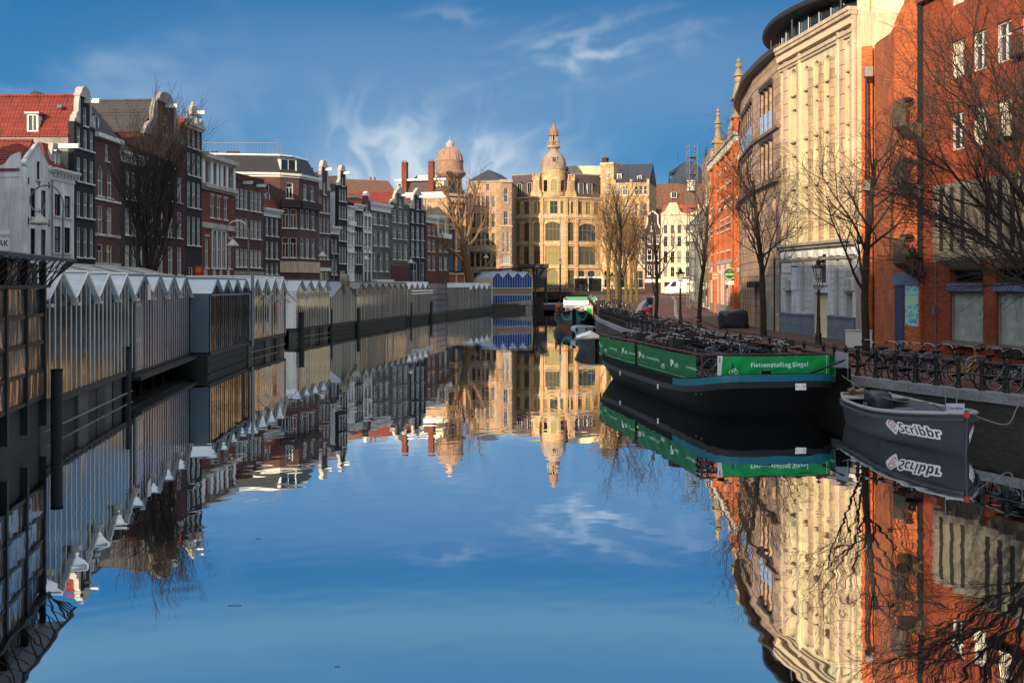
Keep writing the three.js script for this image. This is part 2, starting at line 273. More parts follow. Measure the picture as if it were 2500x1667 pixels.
function bands(B, f, list, mat, name = 'cornice') {     // [y0, y1, projection, x0, x1]
  const g = new G(); for (const [a, b, d, x0 = -0.04, x1 = f.W + 0.04] of list) g.bx(x0, x1, a, b, -0.02, d); return put(name, g.geo(), mat, B.g, f.m);
}
function bracketRow(B, f, y, h, d, n, mat, w = 0.12) { const geo = new G().box(w, h, d, 0, 0, d / 2).geo(); for (let i = 0; i < n; i++) put('bracket', geo, mat, B.g, new THREE.Matrix4().multiplyMatrices(f.m, m4((i + 0.5) * f.W / n, y, 0))); }
function building(name, label, o, y0 = 1.3, category = 'building') { const g = thing(name, label, category, [o.x, 0, o.d]); return { g, o }; }
// the volume behind a front
function body(B, f, y0, H, D, mat, roof) {
  put('wall', new G().bx(0.02, f.W - 0.02, 0, H, -D, -0.41).geo(), mat, B.g, f.m);
  if (!roof) return;
  const { type, h, mat: rm, e = 0 } = roof, W = f.W, g = new G(), y = H - e;
  if (type === 'gable') {                               // ridge runs back from the front; laid in courses
    const n = 12, z0 = -0.36, z1 = -D - 0.1;
    for (let i = 0; i < n; i++) for (const s of [0, 1]) {
      const a = i / n, b = (i + 1) / n, X = (t) => s ? W + 0.1 - t * (W / 2 + 0.1) : -0.1 + t * (W / 2 + 0.1), ya = y + a * h + 0.07, yb = y + b * h;
      const P = [X(a), ya], Q = [X(b), yb];
      const A = [P[0], P[1], z0], C = [Q[0], Q[1] + 0.0, z0], A2 = [P[0], P[1], z1], C2 = [Q[0], Q[1], z1], F = [P[0], P[1] - 0.09, z0], F2 = [P[0], P[1] - 0.09, z1];
      if (s) { g.quad(A, A2, C2, C); g.quad(F, F2, A2, A); } else { g.quad(A, C, C2, A2); g.quad(F, A, A2, F2); }
    }
    g.tri([[0, y, z0], [W, y, z0], [W / 2, y + h, z0], [W, y, z1], [0, y, z1], [W / 2, y + h, z1]]);
    g.box(0.22, 0.12, D - 0.3, W / 2, y + h + 0.03, -D / 2 - 0.2);
  } else if (type === 'mansard') {
    const i = roof.inset ?? 1, top = y + h, a = [[-0.1, 0], [W + 0.1, 0], [W + 0.1, -D], [-0.1, -D]], b = [[i, -i], [W - i, -i], [W - i, -D + i], [i, -D + i]];
    for (let k = 0; k < 4; k++) { const n = (k + 1) % 4; g.quad([a[k][0], y, a[k][1]], [a[n][0], y, a[n][1]], [b[n][0], top, b[n][1]], [b[k][0], top, b[k][1]]); }
    g.quad([b[0][0], top, b[0][1]], [b[1][0], top, b[1][1]], [b[2][0], top, b[2][1]], [b[3][0], top, b[3][1]]);
  } else if (type === 'slope') {                        // ridge parallel to the front
    const c = -D / 2; g.quad([-0.1, y, 0.15], [W + 0.1, y, 0.15], [W + 0.1, y + h, c], [-0.1, y + h, c]); g.quad([W + 0.1, y, -D], [-0.1, y, -D], [-0.1, y + h, c], [W + 0.1, y + h, c]);
    g.tri([[W + 0.08, y, 0.1], [W + 0.08, y, -D], [W + 0.08, y + h, c], [-0.08, y, -D], [-0.08, y, 0.1], [-0.08, y + h, c]]);
  }
  return put('roof', g.geo(), rm, B.g, f.m);
}
function chimney(B, f, x, z, y0, y1, w, mat = M.bRed) { const c = put('chimney', new G().bx(x - w / 2, x + w / 2, y0, y1, z - w / 2, z + w / 2).bx(x - w / 2 - 0.06, x + w / 2 + 0.06, y1 - 0.25, y1 - 0.1, z - w / 2 - 0.06, z + w / 2 + 0.06).geo(), mat, B.g, f.m); put('chimney_pot', new G().cyl(0.12, 0.1, 0.35, x - w / 4, y1, z, 8).cyl(0.12, 0.1, 0.35, x + w / 4, y1, z, 8).geo(), M.brownTile, c); return c; }
// gable outlines
const neckPts = (nw, ny, top) => (W, H) => { const a = W / 2 - nw * W / 2, b = W / 2 + nw * W / 2; return [[0, 0], [W, 0], [W, ny], [b, ny], [b, H - top], [a, H - top], [a, ny], [0, ny]]; };
function neckTrim(B, f, nw, ny, topH, mat = M.stoneW, o = {}) {
  const { W, H } = f, a = W / 2 - nw * W / 2, b = W / 2 + nw * W / 2, y1 = H - topH, g = new G();
  for (const s of [-1, 1]) {                            // scrolled claw stones beside the neck
    const sh = new THREE.Shape(), e = s < 0 ? a : b, o2 = s < 0 ? 0 : W, k = (o2 - e); sh.moveTo(e, ny); sh.lineTo(o2 + s * 0.05, ny); sh.quadraticCurveTo(e + k * 0.85, ny + (y1 - ny) * 0.3, e + k * 0.34, ny + (y1 - ny) * 0.42); sh.quadraticCurveTo(e + k * 0.4, ny + (y1 - ny) * 0.75, e + k * 0.12, y1); sh.lineTo(e, y1); sh.closePath();
    const gg = new G().ext(sh, 0.34, 0, 0, -0.3); put('claw_stone', gg.geo(), mat, B.g, f.m);
    put('claw_stone', new G().cyl(0.24, 0.24, 0.42, 0, -0.21, 0, 12).geo(), mat, B.g, new THREE.Matrix4().multiplyMatrices(f.m, m4(e + k * 0.62, ny + 0.26, -0.12, Math.PI / 2, 0, 0)));
  }
  const cap = new THREE.Shape(), w = (b - a) / 2 + 0.16; cap.moveTo(-w, 0); cap.lineTo(w, 0); cap.lineTo(w, 0.16); if (o.tri) { cap.lineTo(0, topH); } else { cap.lineTo(w * 0.78, 0.22); cap.quadraticCurveTo(w * 0.7, topH, 0, topH); cap.quadraticCurveTo(-w * 0.7, topH, -w * 0.78, 0.22); } cap.lineTo(-w, 0.16); cap.closePath();
  put('gable_cap', new G().ext(cap, 0.46, W / 2, y1, -0.36).geo(), mat, B.g, f.m);
  hoist(B, f, W / 2, y1 - 0.35);
}
function hoist(B, f, x, y) { return put('hoist_beam', new G().bx(x - 0.1, x + 0.1, y, y + 0.24, -0.3, 1.0).bx(x - 0.13, x + 0.13, y + 0.24, y + 0.28, -0.3, 1.05).geo(), M.white, B.g, f.m); }
function corniceTop(B, f, y, h, mat = M.white, n = 7) {
  bands(B, f, [[y, y + h * 0.62, 0.06], [y + h * 0.62, y + h * 0.8, 0.28, -0.1, f.W + 0.1], [y + h * 0.8, y + h, 0.42, -0.16, f.W + 0.16]], mat);
  bracketRow(B, f, y + h * 0.5, h * 0.3, 0.24, n, mat);
}
function dormer(B, f, x, y, w, h, z, fm = M.white, rm = M.zinc, tri = false) {
  const g = new G().bx(x - w / 2, x - w / 2 + 0.12, y, y + h, z - 1.4, z).bx(x + w / 2 - 0.12, x + w / 2, y, y + h, z - 1.4, z).bx(x - w / 2, x + w / 2, y + h - 0.1, y + h, z - 1.4, z).bx(x - w / 2, x + w / 2, y - 0.1, y, z - 0.3, z);
  const d = put('dormer', g.geo(), fm, B.g, f.m), r = new G();
  if (tri) r.ext([[-w / 2 - 0.15, 0], [w / 2 + 0.15, 0], [0, w * 0.45]], 1.7, x, y + h, z - 1.6); else r.bx(x - w / 2 - 0.12, x + w / 2 + 0.12, y + h, y + h + 0.12, z - 1.6, z + 0.15);
  put('dormer_roof', r.geo(), rm, d);
  put('pane', new G().bx(x - w / 2 + 0.12, x + w / 2 - 0.12, y, y + h - 0.1, z - 0.1, z - 0.08).geo(), PANES[0], d); put('glazing_bar', new G().bx(x - 0.025, x + 0.025, y, y + h - 0.1, z - 0.08, z - 0.05).geo(), fm, d);
  return d;
}

// ---------- water and ground ----------
const EDGE_R = [[16.5, -14], [14.6, 20], [13.0, 25.5], [10.5, 31.2], [8.6, 44], [7.2, 66], [7.3, 85], [8.0, 99], [9.2, 125], [11, 150], [13, 167]];
const EDGE_L = [[-13.0, -14], [-14, 21], [-15.2, 26], [-16.9, 35.5], [-18.2, 46], [-18.4, 73], [-17.7, 81], [-14.4, 110], [-12.6, 118], [-6, 154], [3.4, 160], [3.6, 167]];
const water = put('canal_water', new THREE.PlaneGeometry(120, 260).rotateX(-Math.PI / 2), phy({ color: '#e9eef0', metalness: 1, roughness: 0.012, normalMap: T.waves, normalScale: new THREE.Vector2(1, 1) }));
{ const uv = water.geometry.attributes.uv, p = water.geometry.attributes.position; for (let i = 0; i < uv.count; i++) uv.setXY(i, p.getX(i), -p.getZ(i)); }
water.position.set(0, 0, -80); struct(water);
{
  const s = new THREE.Shape([[-900, -200], [900, -200], [900, 1300], [-900, 1300]].map((v) => new THREE.Vector2(...v))), hole = [...EDGE_R, ...[...EDGE_L].reverse()].map((v) => new THREE.Vector2(...v));
  s.holes.push(new THREE.Path(hole));
  struct(put('ground', new THREE.ShapeGeometry(s).rotateX(-Math.PI / 2).translate(0, 1.1, 0), M.asphalt));
}
const prof = (d) => d < 95 ? 1.1 : d < 165 ? lerp(1.1, 2.4, (d - 95) / 70) : Math.min(3.2, lerp(2.4, 3.2, (d - 165) / 30));
const along = (E, d) => { for (let i = 0; i < E.length - 1; i++) if (d <= E[i + 1][1]) return lerp(E[i][0], E[i + 1][0], (d - E[i][1]) / (E[i + 1][1] - E[i][1])); return E.at(-1)[0]; };
{
  const g = new G(), L = (d) => d < 167 ? along(EDGE_R, d) + 0.3 : -40, R = (d) => d < 96 ? 25 : 60;
  for (let d = 8; d < 240; d += 2) for (let k = 0; k < 4; k++) { const X = (e, t) => lerp(L(e), R(e), t / 4), y = (e) => prof(e) + 0.006; g.quad([X(d, k), y(d), -d], [X(d, k + 1), y(d), -d], [X(d + 2, k + 1), y(d + 2), -d - 2], [X(d + 2, k), y(d + 2), -d - 2]); }
  struct(g.build('street', M.pave));
  const strip = (name, pts, w, h, mat) => { const q = new G(), c = new THREE.CatmullRomCurve3(pts.map(([x, d]) => new THREE.Vector3(x, 0, d))).getSpacedPoints(40); for (let i = 0; i < 40; i++) { const a = c[i], b = c[i + 1], n = new THREE.Vector3().subVectors(b, a).normalize().multiplyScalar(w / 2), y0 = prof(a.z) + h, y1 = prof(b.z) + h; q.quad([a.x - n.z, y0, -a.z + -n.x], [a.x + n.z, y0, -a.z + n.x], [b.x + n.z, y1, -b.z + n.x], [b.x - n.z, y1, -b.z - n.x]); if (h > 0.05) { q.quad([a.x - n.z, y0 - h, -a.z - n.x], [a.x - n.z, y0, -a.z - n.x], [b.x - n.z, y1, -b.z - n.x], [b.x - n.z, y1 - h, -b.z - n.x]); q.quad([a.x + n.z, y0, -a.z + n.x], [a.x + n.z, y0 - h, -a.z + n.x], [b.x + n.z, y1 - h, -b.z + n.x], [b.x + n.z, y1, -b.z + n.x]); } } return struct(q.build(name, mat)); };
  strip('kerb', [[10.6, 72], [11.5, 88], [12.9, 102], [15.5, 120], [18.2, 136], [21.5, 152], [23, 158]], 0.5, 0.12, M.kerb);
  strip('gutter_line', [[12.6, 66], [13.0, 74], [14.6, 88], [17.0, 104], [19.6, 120], [22.5, 138], [25, 156]], 0.34, 0.011, M.kerb);
  strip('road_line', [[10.9, 78], [12.0, 92], [14.6, 112], [16.6, 124], [19.0, 138]], 0.14, 0.011, plain('#b9b0a4', 0.8));
  strip('pavement', [[17.0, 30], [16.0, 46], [15.1, 61], [15.2, 68], [16.3, 78], [17.8, 90], [19.4, 103]], 2.6, 0.1, std({ color: '#6d4a40', map: T.pavers, roughness: 0.85 }));
}
// quay walls: brick below, a row of cap stones on top
function quayWall(name, label, E, side, y1, capTo, y2 = (d) => y1) {
  const w = thing(name, label, 'quay wall', [E[0][0], 0, E[0][1]]), g = new G(), o = E[0]; let n = 0; const far = new G();
  for (let i = 0; i < E.length - 1; i++) {
    const a = E[i], b = E[i + 1], L = Math.hypot(b[0] - a[0], b[1] - a[1]), ry = Math.atan2(b[1] - a[1], b[0] - a[0]);
    const k = (x, y, d) => [x - o[0], y, -(d - o[1])], A = k(a[0], -1.5, a[1]), B2 = k(b[0], -1.5, b[1]), top = (v, t) => [v[0], t, v[2]];
    const q = [A, B2, top(B2, y2(b[1]) - 0.05), top(A, y2(a[1]) - 0.05)]; side > 0 ? g.quad(q[1], q[0], q[3], q[2]) : g.quad(...q);
    if (capTo) { const m = Math.max(1, Math.round(L / 1.25)); for (let j = 0; j < m; j++) { const t = (j + 0.5) / m, x = lerp(a[0], b[0], t), d = lerp(a[1], b[1], t), geo = new THREE.BoxGeometry(L / m - 0.02, 0.26, 0.5), mm = m4(x - o[0] + side * 0.2 * Math.sin(ry), y2(d) - 0.12 + wr() * 0.012, -(d - o[1]) + side * 0.2 * Math.cos(ry), 0, ry, 0); if (d < capTo && d > 17) put('cap_stone', new G().add(geo, mm).geo(), M.quay, w); else far.add(geo, mm); } }
  }
  g.build('wall_face', M.quayBrick, w); if (far.a.length) tag(far.build('cap_stone', M.quay, w), null, null, null, 'stuff');
  return w;
}
quayWall('quay_wall', 'brick quay wall with grey cap stones under the iron railing at right', EDGE_R, 1, 1.16, 90, (d) => Math.max(1.16, prof(d) + 0.05));
quayWall('quay_wall', 'dark wet quay wall underneath the row of flower market sheds', EDGE_L, -1, 1.14, 0);
// ---------- canal houses on the left bank ----------
const GY = 1.1, HL = 'along the left bank';
function house(label, p, q, o) {
  const B = building(o.name ?? 'canal_house', label, p, GY, 'house'), f = facade(B, p, q, GY, { H: o.top, mat: o.mat, rows: o.rows, pts: o.pts, win: { fm: o.fm ?? M.white, ...o.win }, lintel: o.lintel });
  const bodyH = (o.eave ?? o.top) - GY; body(B, f, GY, bodyH, o.D ?? 12, o.side ?? o.mat, o.roof);
  if (o.plinth) bands(B, f, [[0, 0.7, 0.05, 0, f.W]], o.plinth, 'plinth');
  B.f = f; return B;
}
const c3 = [0.2, 0.5, 0.8], c2 = [0.29, 0.71], gable = (h, mat, e = 0) => ({ type: 'gable', h, mat, e });
{
  // white corner house, gable end to the canal
  let B = house('white corner house with a pointed gable and faded lettering on its side wall', V2(-29.18, 60.02), V2(-29.14, 63.17), { top: 12.7, eave: 10.9, mat: M.whiteWall, D: 11, rows: [[5.77, 7.47, c2, 0.62], [8.15, 9.9, c2, 0.62], [10.5, 11.65, [0.5], 0.42, { arch: 'round' }], [2.0, 4.4, c2, 0.8]], fm: M.dark,
    pts: (W, H) => [[0, 0], [W, 0], [W, 10.1], [W * 0.93, 10.4], [W / 2, H], [W * 0.07, 10.4], [0, 10.1]], roof: gable(2.0, M.redTile), win: { sm: M.white } });
  let f = B.f;
  put('gable_coping', new G().bar([0.15, 10.35, -0.1], [f.W / 2, 11.62, -0.1], 0.14, 4).bar([f.W - 0.15, 10.35, -0.1], [f.W / 2, 11.62, -0.1], 0.14, 4).geo(), M.stoneW, B.g, f.m);
  for (const s of [0.1, f.W - 0.1]) put('scroll_stone', new G().cyl(0.22, 0.22, 0.3, 0, -0.15, 0, 12).geo(), M.white, B.g, new THREE.Matrix4().multiplyMatrices(f.m, m4(s, 10.25, -0.1, Math.PI / 2, 0, 0)));
  // shoulder of the side wall and its lettering
  put('parapet', new G().ext([[-11, 9.4], [-0.41, 9.4], [-0.41, 10.9], [-0.9, 10.7], [-1.25, 10.2], [-1.9, 9.95], [-11, 9.9]].map(([z, y]) => [-z, y]), 0.25, 0.0, 0, 0, 0, Math.PI / 2, 0).geo(), M.whiteWall, B.g, new THREE.Matrix4().multiplyMatrices(f.m, m4(-0.02, -GY + GY, 0)));
  const t = canvasTex(256, 256, (x, w, h) => { x.fillStyle = '#e6e2de'; x.fillRect(0, 0, w, h); x.fillStyle = '#27272a'; x.textAlign = 'right'; x.font = 'italic 54px sans-serif'; x.fillText('erkmen', 250, 70); x.font = 'bold 78px sans-serif'; x.fillText('BAK', 240, 152); x.font = 'italic 54px sans-serif'; x.fillText('ortering', 250, 225); });
  put('wall_lettering', new THREE.PlaneGeometry(1.5, 1.6), std({ map: t, roughness: 0.8 }), B.g, new THREE.Matrix4().multiplyMatrices(f.m, m4(-0.012, 5.4, -1.72, 0, -Math.PI / 2, 0)));
  for (const [x, y] of [[0.3, 9.2], [1.6, 9.2], [2.9, 9.2], [0.3, 6.8], [1.6, 6.8], [2.9, 6.8]]) put('wall_anchor', new G().box(0.06, 0.42, 0.05, x, y, 0.025).geo(), M.iron, B.g, f.m);

  B = house('narrow white house with a flat cornice and a triangular dormer, beside the black house', V2(-29.14, 63.19), V2(-29.1, 66.45), { top: 11.0, mat: M.whiteWall, D: 10, rows: [[6.1, 7.78, c2, 0.85], [8.43, 9.84, c2, 0.85], [2.0, 4.6, c2, 0.95]], fm: M.dark, win: { sm: M.white }, roof: { type: 'mansard', h: 2.2, mat: M.redTile, inset: 1.1 } });
  corniceTop(B, B.f, 9.6, 0.75); put('dormer_gable', new G().ext([[-0.95, 0], [0.95, 0], [0.35, 2.1], [-0.35, 2.1]], 0.3, 1.75, 10, -0.8).geo(), M.stoneW, B.g, B.f.m); dormer(B, B.f, 1.75, 10.25, 0.55, 1.3, -0.42); hoist(B, B.f, 1.75, 11.8);
  for (const z of [-0.9]) put('drain_pipe', new G().bar([0.06, 0.2, 0.08], [0.06, 9.6, 0.08], 0.05).geo(), M.leadGrey, B.g, B.f.m);

  B = house('tall black neck-gabled house with white windows and a long red tiled roof', V2(-29.1, 66.47), V2(-29.06, 69.7), { top: 17.5, eave: 13.9, mat: M.bBlack, side: M.stoneG, D: 15, pts: neckPts(0.46, 13.8, 0.7), rows: [[5.9, 7.9, [0.22, 0.54, 0.84], 0.6], [8.6, 10.3, [0.22, 0.54, 0.84], 0.6], [11.0, 12.6, [0.22, 0.54, 0.84], 0.6], [13.25, 14.6, [0.22, 0.54, 0.84], 0.58], [14.85, 16.1, [0.52], 0.55], [1.9, 4.8, c2, 0.95]], roof: gable(3.0, M.redTile) });
  neckTrim(B, B.f, 0.46, 13.8, 0.75);
  dormer(B, { ...B.f, m: new THREE.Matrix4().multiplyMatrices(B.f.m, m4(0.35, 0, -2.8, 0, -Math.PI / 2, 0)) }, 0, 13.2, 0.75, 1.1, 0.3);
  put('roof_hatch', new G().box(0.3, 0.12, 0.3, 0.75, 14.9, -1.3, 0, 0, 1).geo(), M.zinc, B.g, B.f.m);

  B = house('brown brick house with arched brick lintels and a dark roof, right of the black house', V2(-29.06, 69.72), V2(-29.01, 74.04), { top: 14.7, mat: M.bBrown, D: 12, rows: [[5.3, 6.9, [0.2, 0.56], 0.95, { st: 'tee' }], [7.6, 9.6, [0.2, 0.56], 0.9], [10.3, 12.4, [0.2, 0.56], 0.9, { arch: 'round' }], [12.9, 14.1, [0.46], 0.6], [1.9, 4.6, [0.2, 0.6], 1.1]], roof: { type: 'mansard', h: 2.3, mat: M.darkTile, inset: 1.4 } });
  bands(B, B.f, [[8.9, 9.05, 0.08], [13.3, 13.6, 0.3]], M.white); for (const y of [4.3, 6.35]) bands(B, B.f, [[y, y + 0.22, 0.05]], M.stoneW, 'band'); chimney(B, B.f, 0.8, -1.5, 13.4, 16.2, 0.8, M.bBrown); dormer(B, B.f, 0.9, 13.7, 0.9, 1.2, -0.3, M.white, M.zinc);

  B = house('dark brick house with a white cornice half hidden by the bare tree', V2(-29.01, 74.06), V2(-28.73, 78.1), { top: 13.9, mat: M.bDark, D: 13, rows: [[5, 7, [0.29, 0.57, 0.85], 0.72, { st: 'six' }], [7.8, 9.8, [0.29, 0.57, 0.85], 0.72, { st: 'six' }], [10.5, 12.6, [0.29, 0.57, 0.85], 0.72, { st: 'six' }], [1.9, 4.4, c2, 1]], roof: { type: 'slope', h: 4.6, mat: M.darkTile } });
  corniceTop(B, B.f, 12.1, 0.75);
  B = house('very dark neck-gabled house behind the bare tree crown', V2(-28.73, 78.12), V2(-28.07, 85.94), { top: 19.8, eave: 16, mat: M.bOx, D: 14, pts: neckPts(0.4, 14.8, 0.8), rows: [[4.9, 7.2, [0.15, 0.38, 0.62, 0.85], 0.9, { st: 'six' }], [8, 10.2, [0.15, 0.38, 0.62, 0.85], 0.9, { st: 'six' }], [11, 13.1, [0.15, 0.38, 0.62, 0.85], 0.85, { st: 'six' }], [13.8, 15.4, [0.32, 0.5, 0.68], 0.8], [16.3, 17.9, [0.5], 0.8], [1.9, 4.2, [0.2, 0.5, 0.8], 1.2]], roof: gable(3.2, M.darkTile) });
  neckTrim(B, B.f, 0.4, 14.8, 0.9, M.stoneG);
  B = house('black house with an ornate white stone top catching the sun, right of the bare tree', V2(-28.07, 85.96), V2(-27.76, 89.54), { top: 19.0, eave: 16.4, mat: M.bBlack, D: 12, rows: [[7.5, 10, c3, 0.66], [10.8, 13, c3, 0.66], [13.6, 15.5, c3, 0.64], [16, 17.6, c3, 0.6], [2, 5.6, [0.3, 0.72], 1.1]], pts: (W, H) => [[0, 0], [W, 0], [W, 16.9], [W * 0.8, 17.1], [W * 0.74, H - GY], [W * 0.26, H - GY], [W * 0.2, 17.1], [0, 16.9]], roof: gable(2.2, M.orangeTile) });
  bands(B, B.f, [[16.5, 16.75, 0.2], [16.75, 17.0, 0.35], [17.75, 18.0, 0.3, 0.7, 2.9]], M.stoneW); for (const x of [0.3, 1.2, 2.4, 3.3]) put('carved_stone', new G().sph(0.36, x, 17.25, 0.05, 1, 1.3, 0.6).geo(), M.stoneW, B.g, B.f.m); put('gable_cap', new G().ext([[-0.9, 0], [0.9, 0], [0.5, 0.5], [0, 0.75], [-0.5, 0.5]], 0.4, 1.8, 18, -0.3).sph(0.15, 1.8, 18.85, -0.1).geo(), M.stoneW, B.g, B.f.m); hoist(B, B.f, 1.8, 17.9);

  B = house('brick house with a white pilastered top storey and grey slate roof', V2(-27.76, 89.56), V2(-26.93, 96.92), { top: 15.6, mat: M.bRed, side: M.bBrown, D: 12, rows: [[5.6, 9.0, [0.36, 0.5, 0.64], 0.8, { st: 'plain', arch: 'round' }], [5.6, 8.4, [0.14, 0.86], 0.7, { arch: 'round' }], [10.2, 12.2, [0.3, 0.5, 0.72], 0.85], [13.3, 15.2, [0.1, 0.2, 0.35, 0.5, 0.65, 0.8, 0.9], 0.46, { st: 'sash' }], [2, 4.2, [0.2, 0.5, 0.8], 1.2]], lintel: M.stoneW, roof: { type: 'slope', h: 2.1, mat: M.slate } });
  f = B.f; bands(B, f, [[8.1, 8.6, 0.1], [11.55, 11.75, 0.15], [11.75, 12.1, 0.4], [14.2, 14.4, 0.2], [14.4, 14.8, 0.5]], M.stoneW); for (const x of [0.02, 0.26, 0.44, 0.57, 0.74, 0.98]) put('pilaster', new G().bx(x * f.W - 0.24, x * f.W + 0.24, 12.1, 14.2, -0.02, 0.12).geo(), M.white, B.g, f.m); for (const x of [0.1, 0.36, 0.56, 0.8]) put('relief_panel', new G().bx(x * f.W - 0.35, x * f.W + 0.35, 3.7, 4.4, -0.02, 0.05).geo(), M.stoneW, B.g, f.m);
  for (const x of [0.29, 0.43, 0.57, 0.71]) put('pilaster', new G().bx(x * f.W - 0.09, x * f.W + 0.09, 4.4, 7.9, -0.02, 0.1).geo(), M.white, B.g, f.m);

  B = house('wide plain brown brick house with three rows of paired white windows', V2(-26.93, 96.94), V2(-25.69, 103.46), { top: 14.9, mat: M.bBrown, D: 11, rows: [[5.8, 7.6, [0.11, 0.25, 0.39, 0.59, 0.73, 0.87], 0.72, { st: 'six' }], [8.7, 10.6, [0.11, 0.25, 0.39, 0.59, 0.73, 0.87], 0.72, { st: 'six' }], [11.5, 13.5, [0.11, 0.25, 0.39, 0.59, 0.73, 0.87], 0.72, { st: 'six' }], [2, 4.4, [0.2, 0.5, 0.8], 1.4]], win: { panes: [...PANES, ...CURT] } });
  bands(B, B.f, [[13.2, 13.45, 0.12], [13.45, 13.85, 0.06]], M.bOx); bands(B, B.f, [[3.6, 4.3, 0.06]], M.stoneG, 'plinth'); for (const x of [1.9, 4.9]) hoist(B, B.f, x, 12.9);

  B = house('low house with a dormer under a projecting eave, left of the mansard building', V2(-25.69, 103.48), V2(-24.92, 107.5), { top: 12.0, mat: M.bDark, D: 9, rows: [[5.15, 6.3, c3, 0.66], [6.8, 8.6, c3, 0.66], [9.2, 11.05, c3, 0.66], [2, 4.2, c3, 0.9]], roof: { type: 'mansard', h: 3.2, mat: M.redTileD, inset: 1.5 } });
  corniceTop(B, B.f, 10.1, 0.85); dormer(B, B.f, 2.1, 11.2, 1.0, 1.5, -0.5, M.white, M.zinc);

  // corner building with mansard: two faces
  B = building('mansard_building', 'large purple brick corner building with a black mansard roof and white eaves', V2(-25.2, 107.5), GY);
  const a = V2(-24.95, 107.6), b = V2(-23.2, 108.9), c = V2(-21.9, 113.5), z0 = V2(-36, 106.2);
  const R2 = { mat: M.bPurple, H: 15.8 }, wl = { st: 'tee' };
  const f1 = facade(B, a, b, GY, { ...R2, rows: [[7, 9.2, c2, 0.78, wl], [10.2, 12.3, c2, 0.78, wl], [13.4, 15.1, [0.5], 0.8, { st: 'tee' }]] }), f2 = facade(B, b, c, GY, { ...R2, rows: [[7, 9.2, [0.15, 0.42, 0.7], 0.8, wl], [10.2, 12.3, [0.15, 0.42, 0.7], 0.8, wl], [13.4, 15.1, [0.3, 0.65], 0.8, wl]] }), f0 = facade(B, z0, a, GY, { ...R2, rows: [[13.0, 14.8, [0.85], 1.0]] });
  for (const ff of [f1, f2, f0]) { bands(B, ff, [[14.55, 14.75, 0.12], [14.75, 15.0, 0.35]], M.white); if (ff !== f0) { bands(B, ff, [[4.3, 5.5, 0.12]], M.stone, 'band'); bands(B, ff, [[11.3, 12.1, 0.5]], M.bDark, 'balcony'); } }
  const rim = [z0, a, b, c, V2(-30, 118)], ins = [V2(-35.5, 107.4), V2(-25.3, 108.8), V2(-24.3, 109.7), V2(-23.2, 113.6), V2(-30, 117)], rg = new G(), K = (v, y) => [v.x + 25.2, y, -(v.d - 107.5)];
  for (let i = 0; i < 4; i++) rg.quad(K(rim[i], 15.95), K(rim[i + 1], 15.95), K(ins[i + 1], 18.1), K(ins[i], 18.1)); rg.tri([K(ins[0], 18.1), K(ins[1], 18.1), K(ins[4], 18.1), K(ins[1], 18.1), K(ins[2], 18.1), K(ins[4], 18.1), K(ins[2], 18.1), K(ins[3], 18.1), K(ins[4], 18.1)]);
  rg.build('roof', slate('#2b2a2c'), B.g); const eg = new G(); for (let i = 0; i < 3; i++) { eg.bar(K(ins[i], 18.15), K(ins[i + 1], 18.15), 0.13, 4); } eg.build('roof_edge', M.white, B.g);
  const dz = { ...f1, m: new THREE.Matrix4().multiplyMatrices(f1.m, m4(1.1, 0, -0.2)) }; dormer(B, dz, 0, 15.1, 1.9, 1.5, -0.1);
  const rl = new G(); for (let i = 0; i <= 26; i++) rl.bar([-9.5 + i * 0.34, 17.9, -2.2], [-9.5 + i * 0.34, 19.6, -2.2], 0.022, 3); rl.bar([-9.5, 19.6, -2.2], [-0.6, 19.6, -2.2], 0.035, 4); for (let i = 0; i <= 7; i++) rl.bar([-0.6, 17.9, -2.2 - i * 0.34], [-0.6, 19.6, -2.2 - i * 0.34], 0.022, 3); rl.build('roof_railing', M.leadGrey, B.g);
  for (const x of [-8.6, -7.6, -5.9, -5.2]) put('chimney_pot', new G().bx(x - 0.35, x + 0.35, 18, 18.75, -3, -2.5).geo(), M.bOx, B.g);

  B = house('narrow grey stone bay house with paired tall windows and a small gable', V2(-23.3, 113.9), V2(-22.75, 117.6), { top: 17.6, eave: 15.2, mat: M.concreteD, D: 9, rows: [[5.9, 8, [0.3, 0.68], 0.7], [8.9, 11, [0.3, 0.68], 0.7], [11.8, 13.3, [0.3, 0.68], 0.7], [14.2, 15.6, [0.5], 0.7]], pts: (W, H) => [[0, 0], [W, 0], [W, 14.1], [W * 0.7, 14.3], [W / 2, H], [W * 0.3, 14.3], [0, 14.1]], roof: gable(1.6, M.slate) });
  for (const y of [4.3, 7.2, 10.1, 12.5]) bands(B, B.f, [[y, y + 0.25, 0.15]], M.stoneG, 'band'); for (const x of [0.06, 0.49, 0.93]) put('pilaster', new G().bx(x * B.f.W - 0.12, x * B.f.W + 0.12, 4.5, 14.2, -0.02, 0.16).geo(), M.stoneG, B.g, B.f.m);
  const W3 = (o = {}) => o;
  B = house('dark brown neck-gabled house with white claw stones, left of the white party wall', V2(-22.75, 117.61), V2(-21.91, 120.54), { top: 18.9, eave: 14.6, mat: M.bBrown, D: 12, pts: neckPts(0.44, 14.2, 0.9), rows: [[7.1, 9.6, c3, 0.56], [10.2, 12, c3, 0.56], [12.6, 14.4, c3, 0.56], [14.8, 16.2, [0.5], 0.6], [2, 5.6, [0.3, 0.7], 1]], roof: gable(2.8, M.darkTile) }); neckTrim(B, B.f, 0.44, 14.2, 0.9); bands(B, B.f, [[4.6, 5.0, 0.1]], M.white);
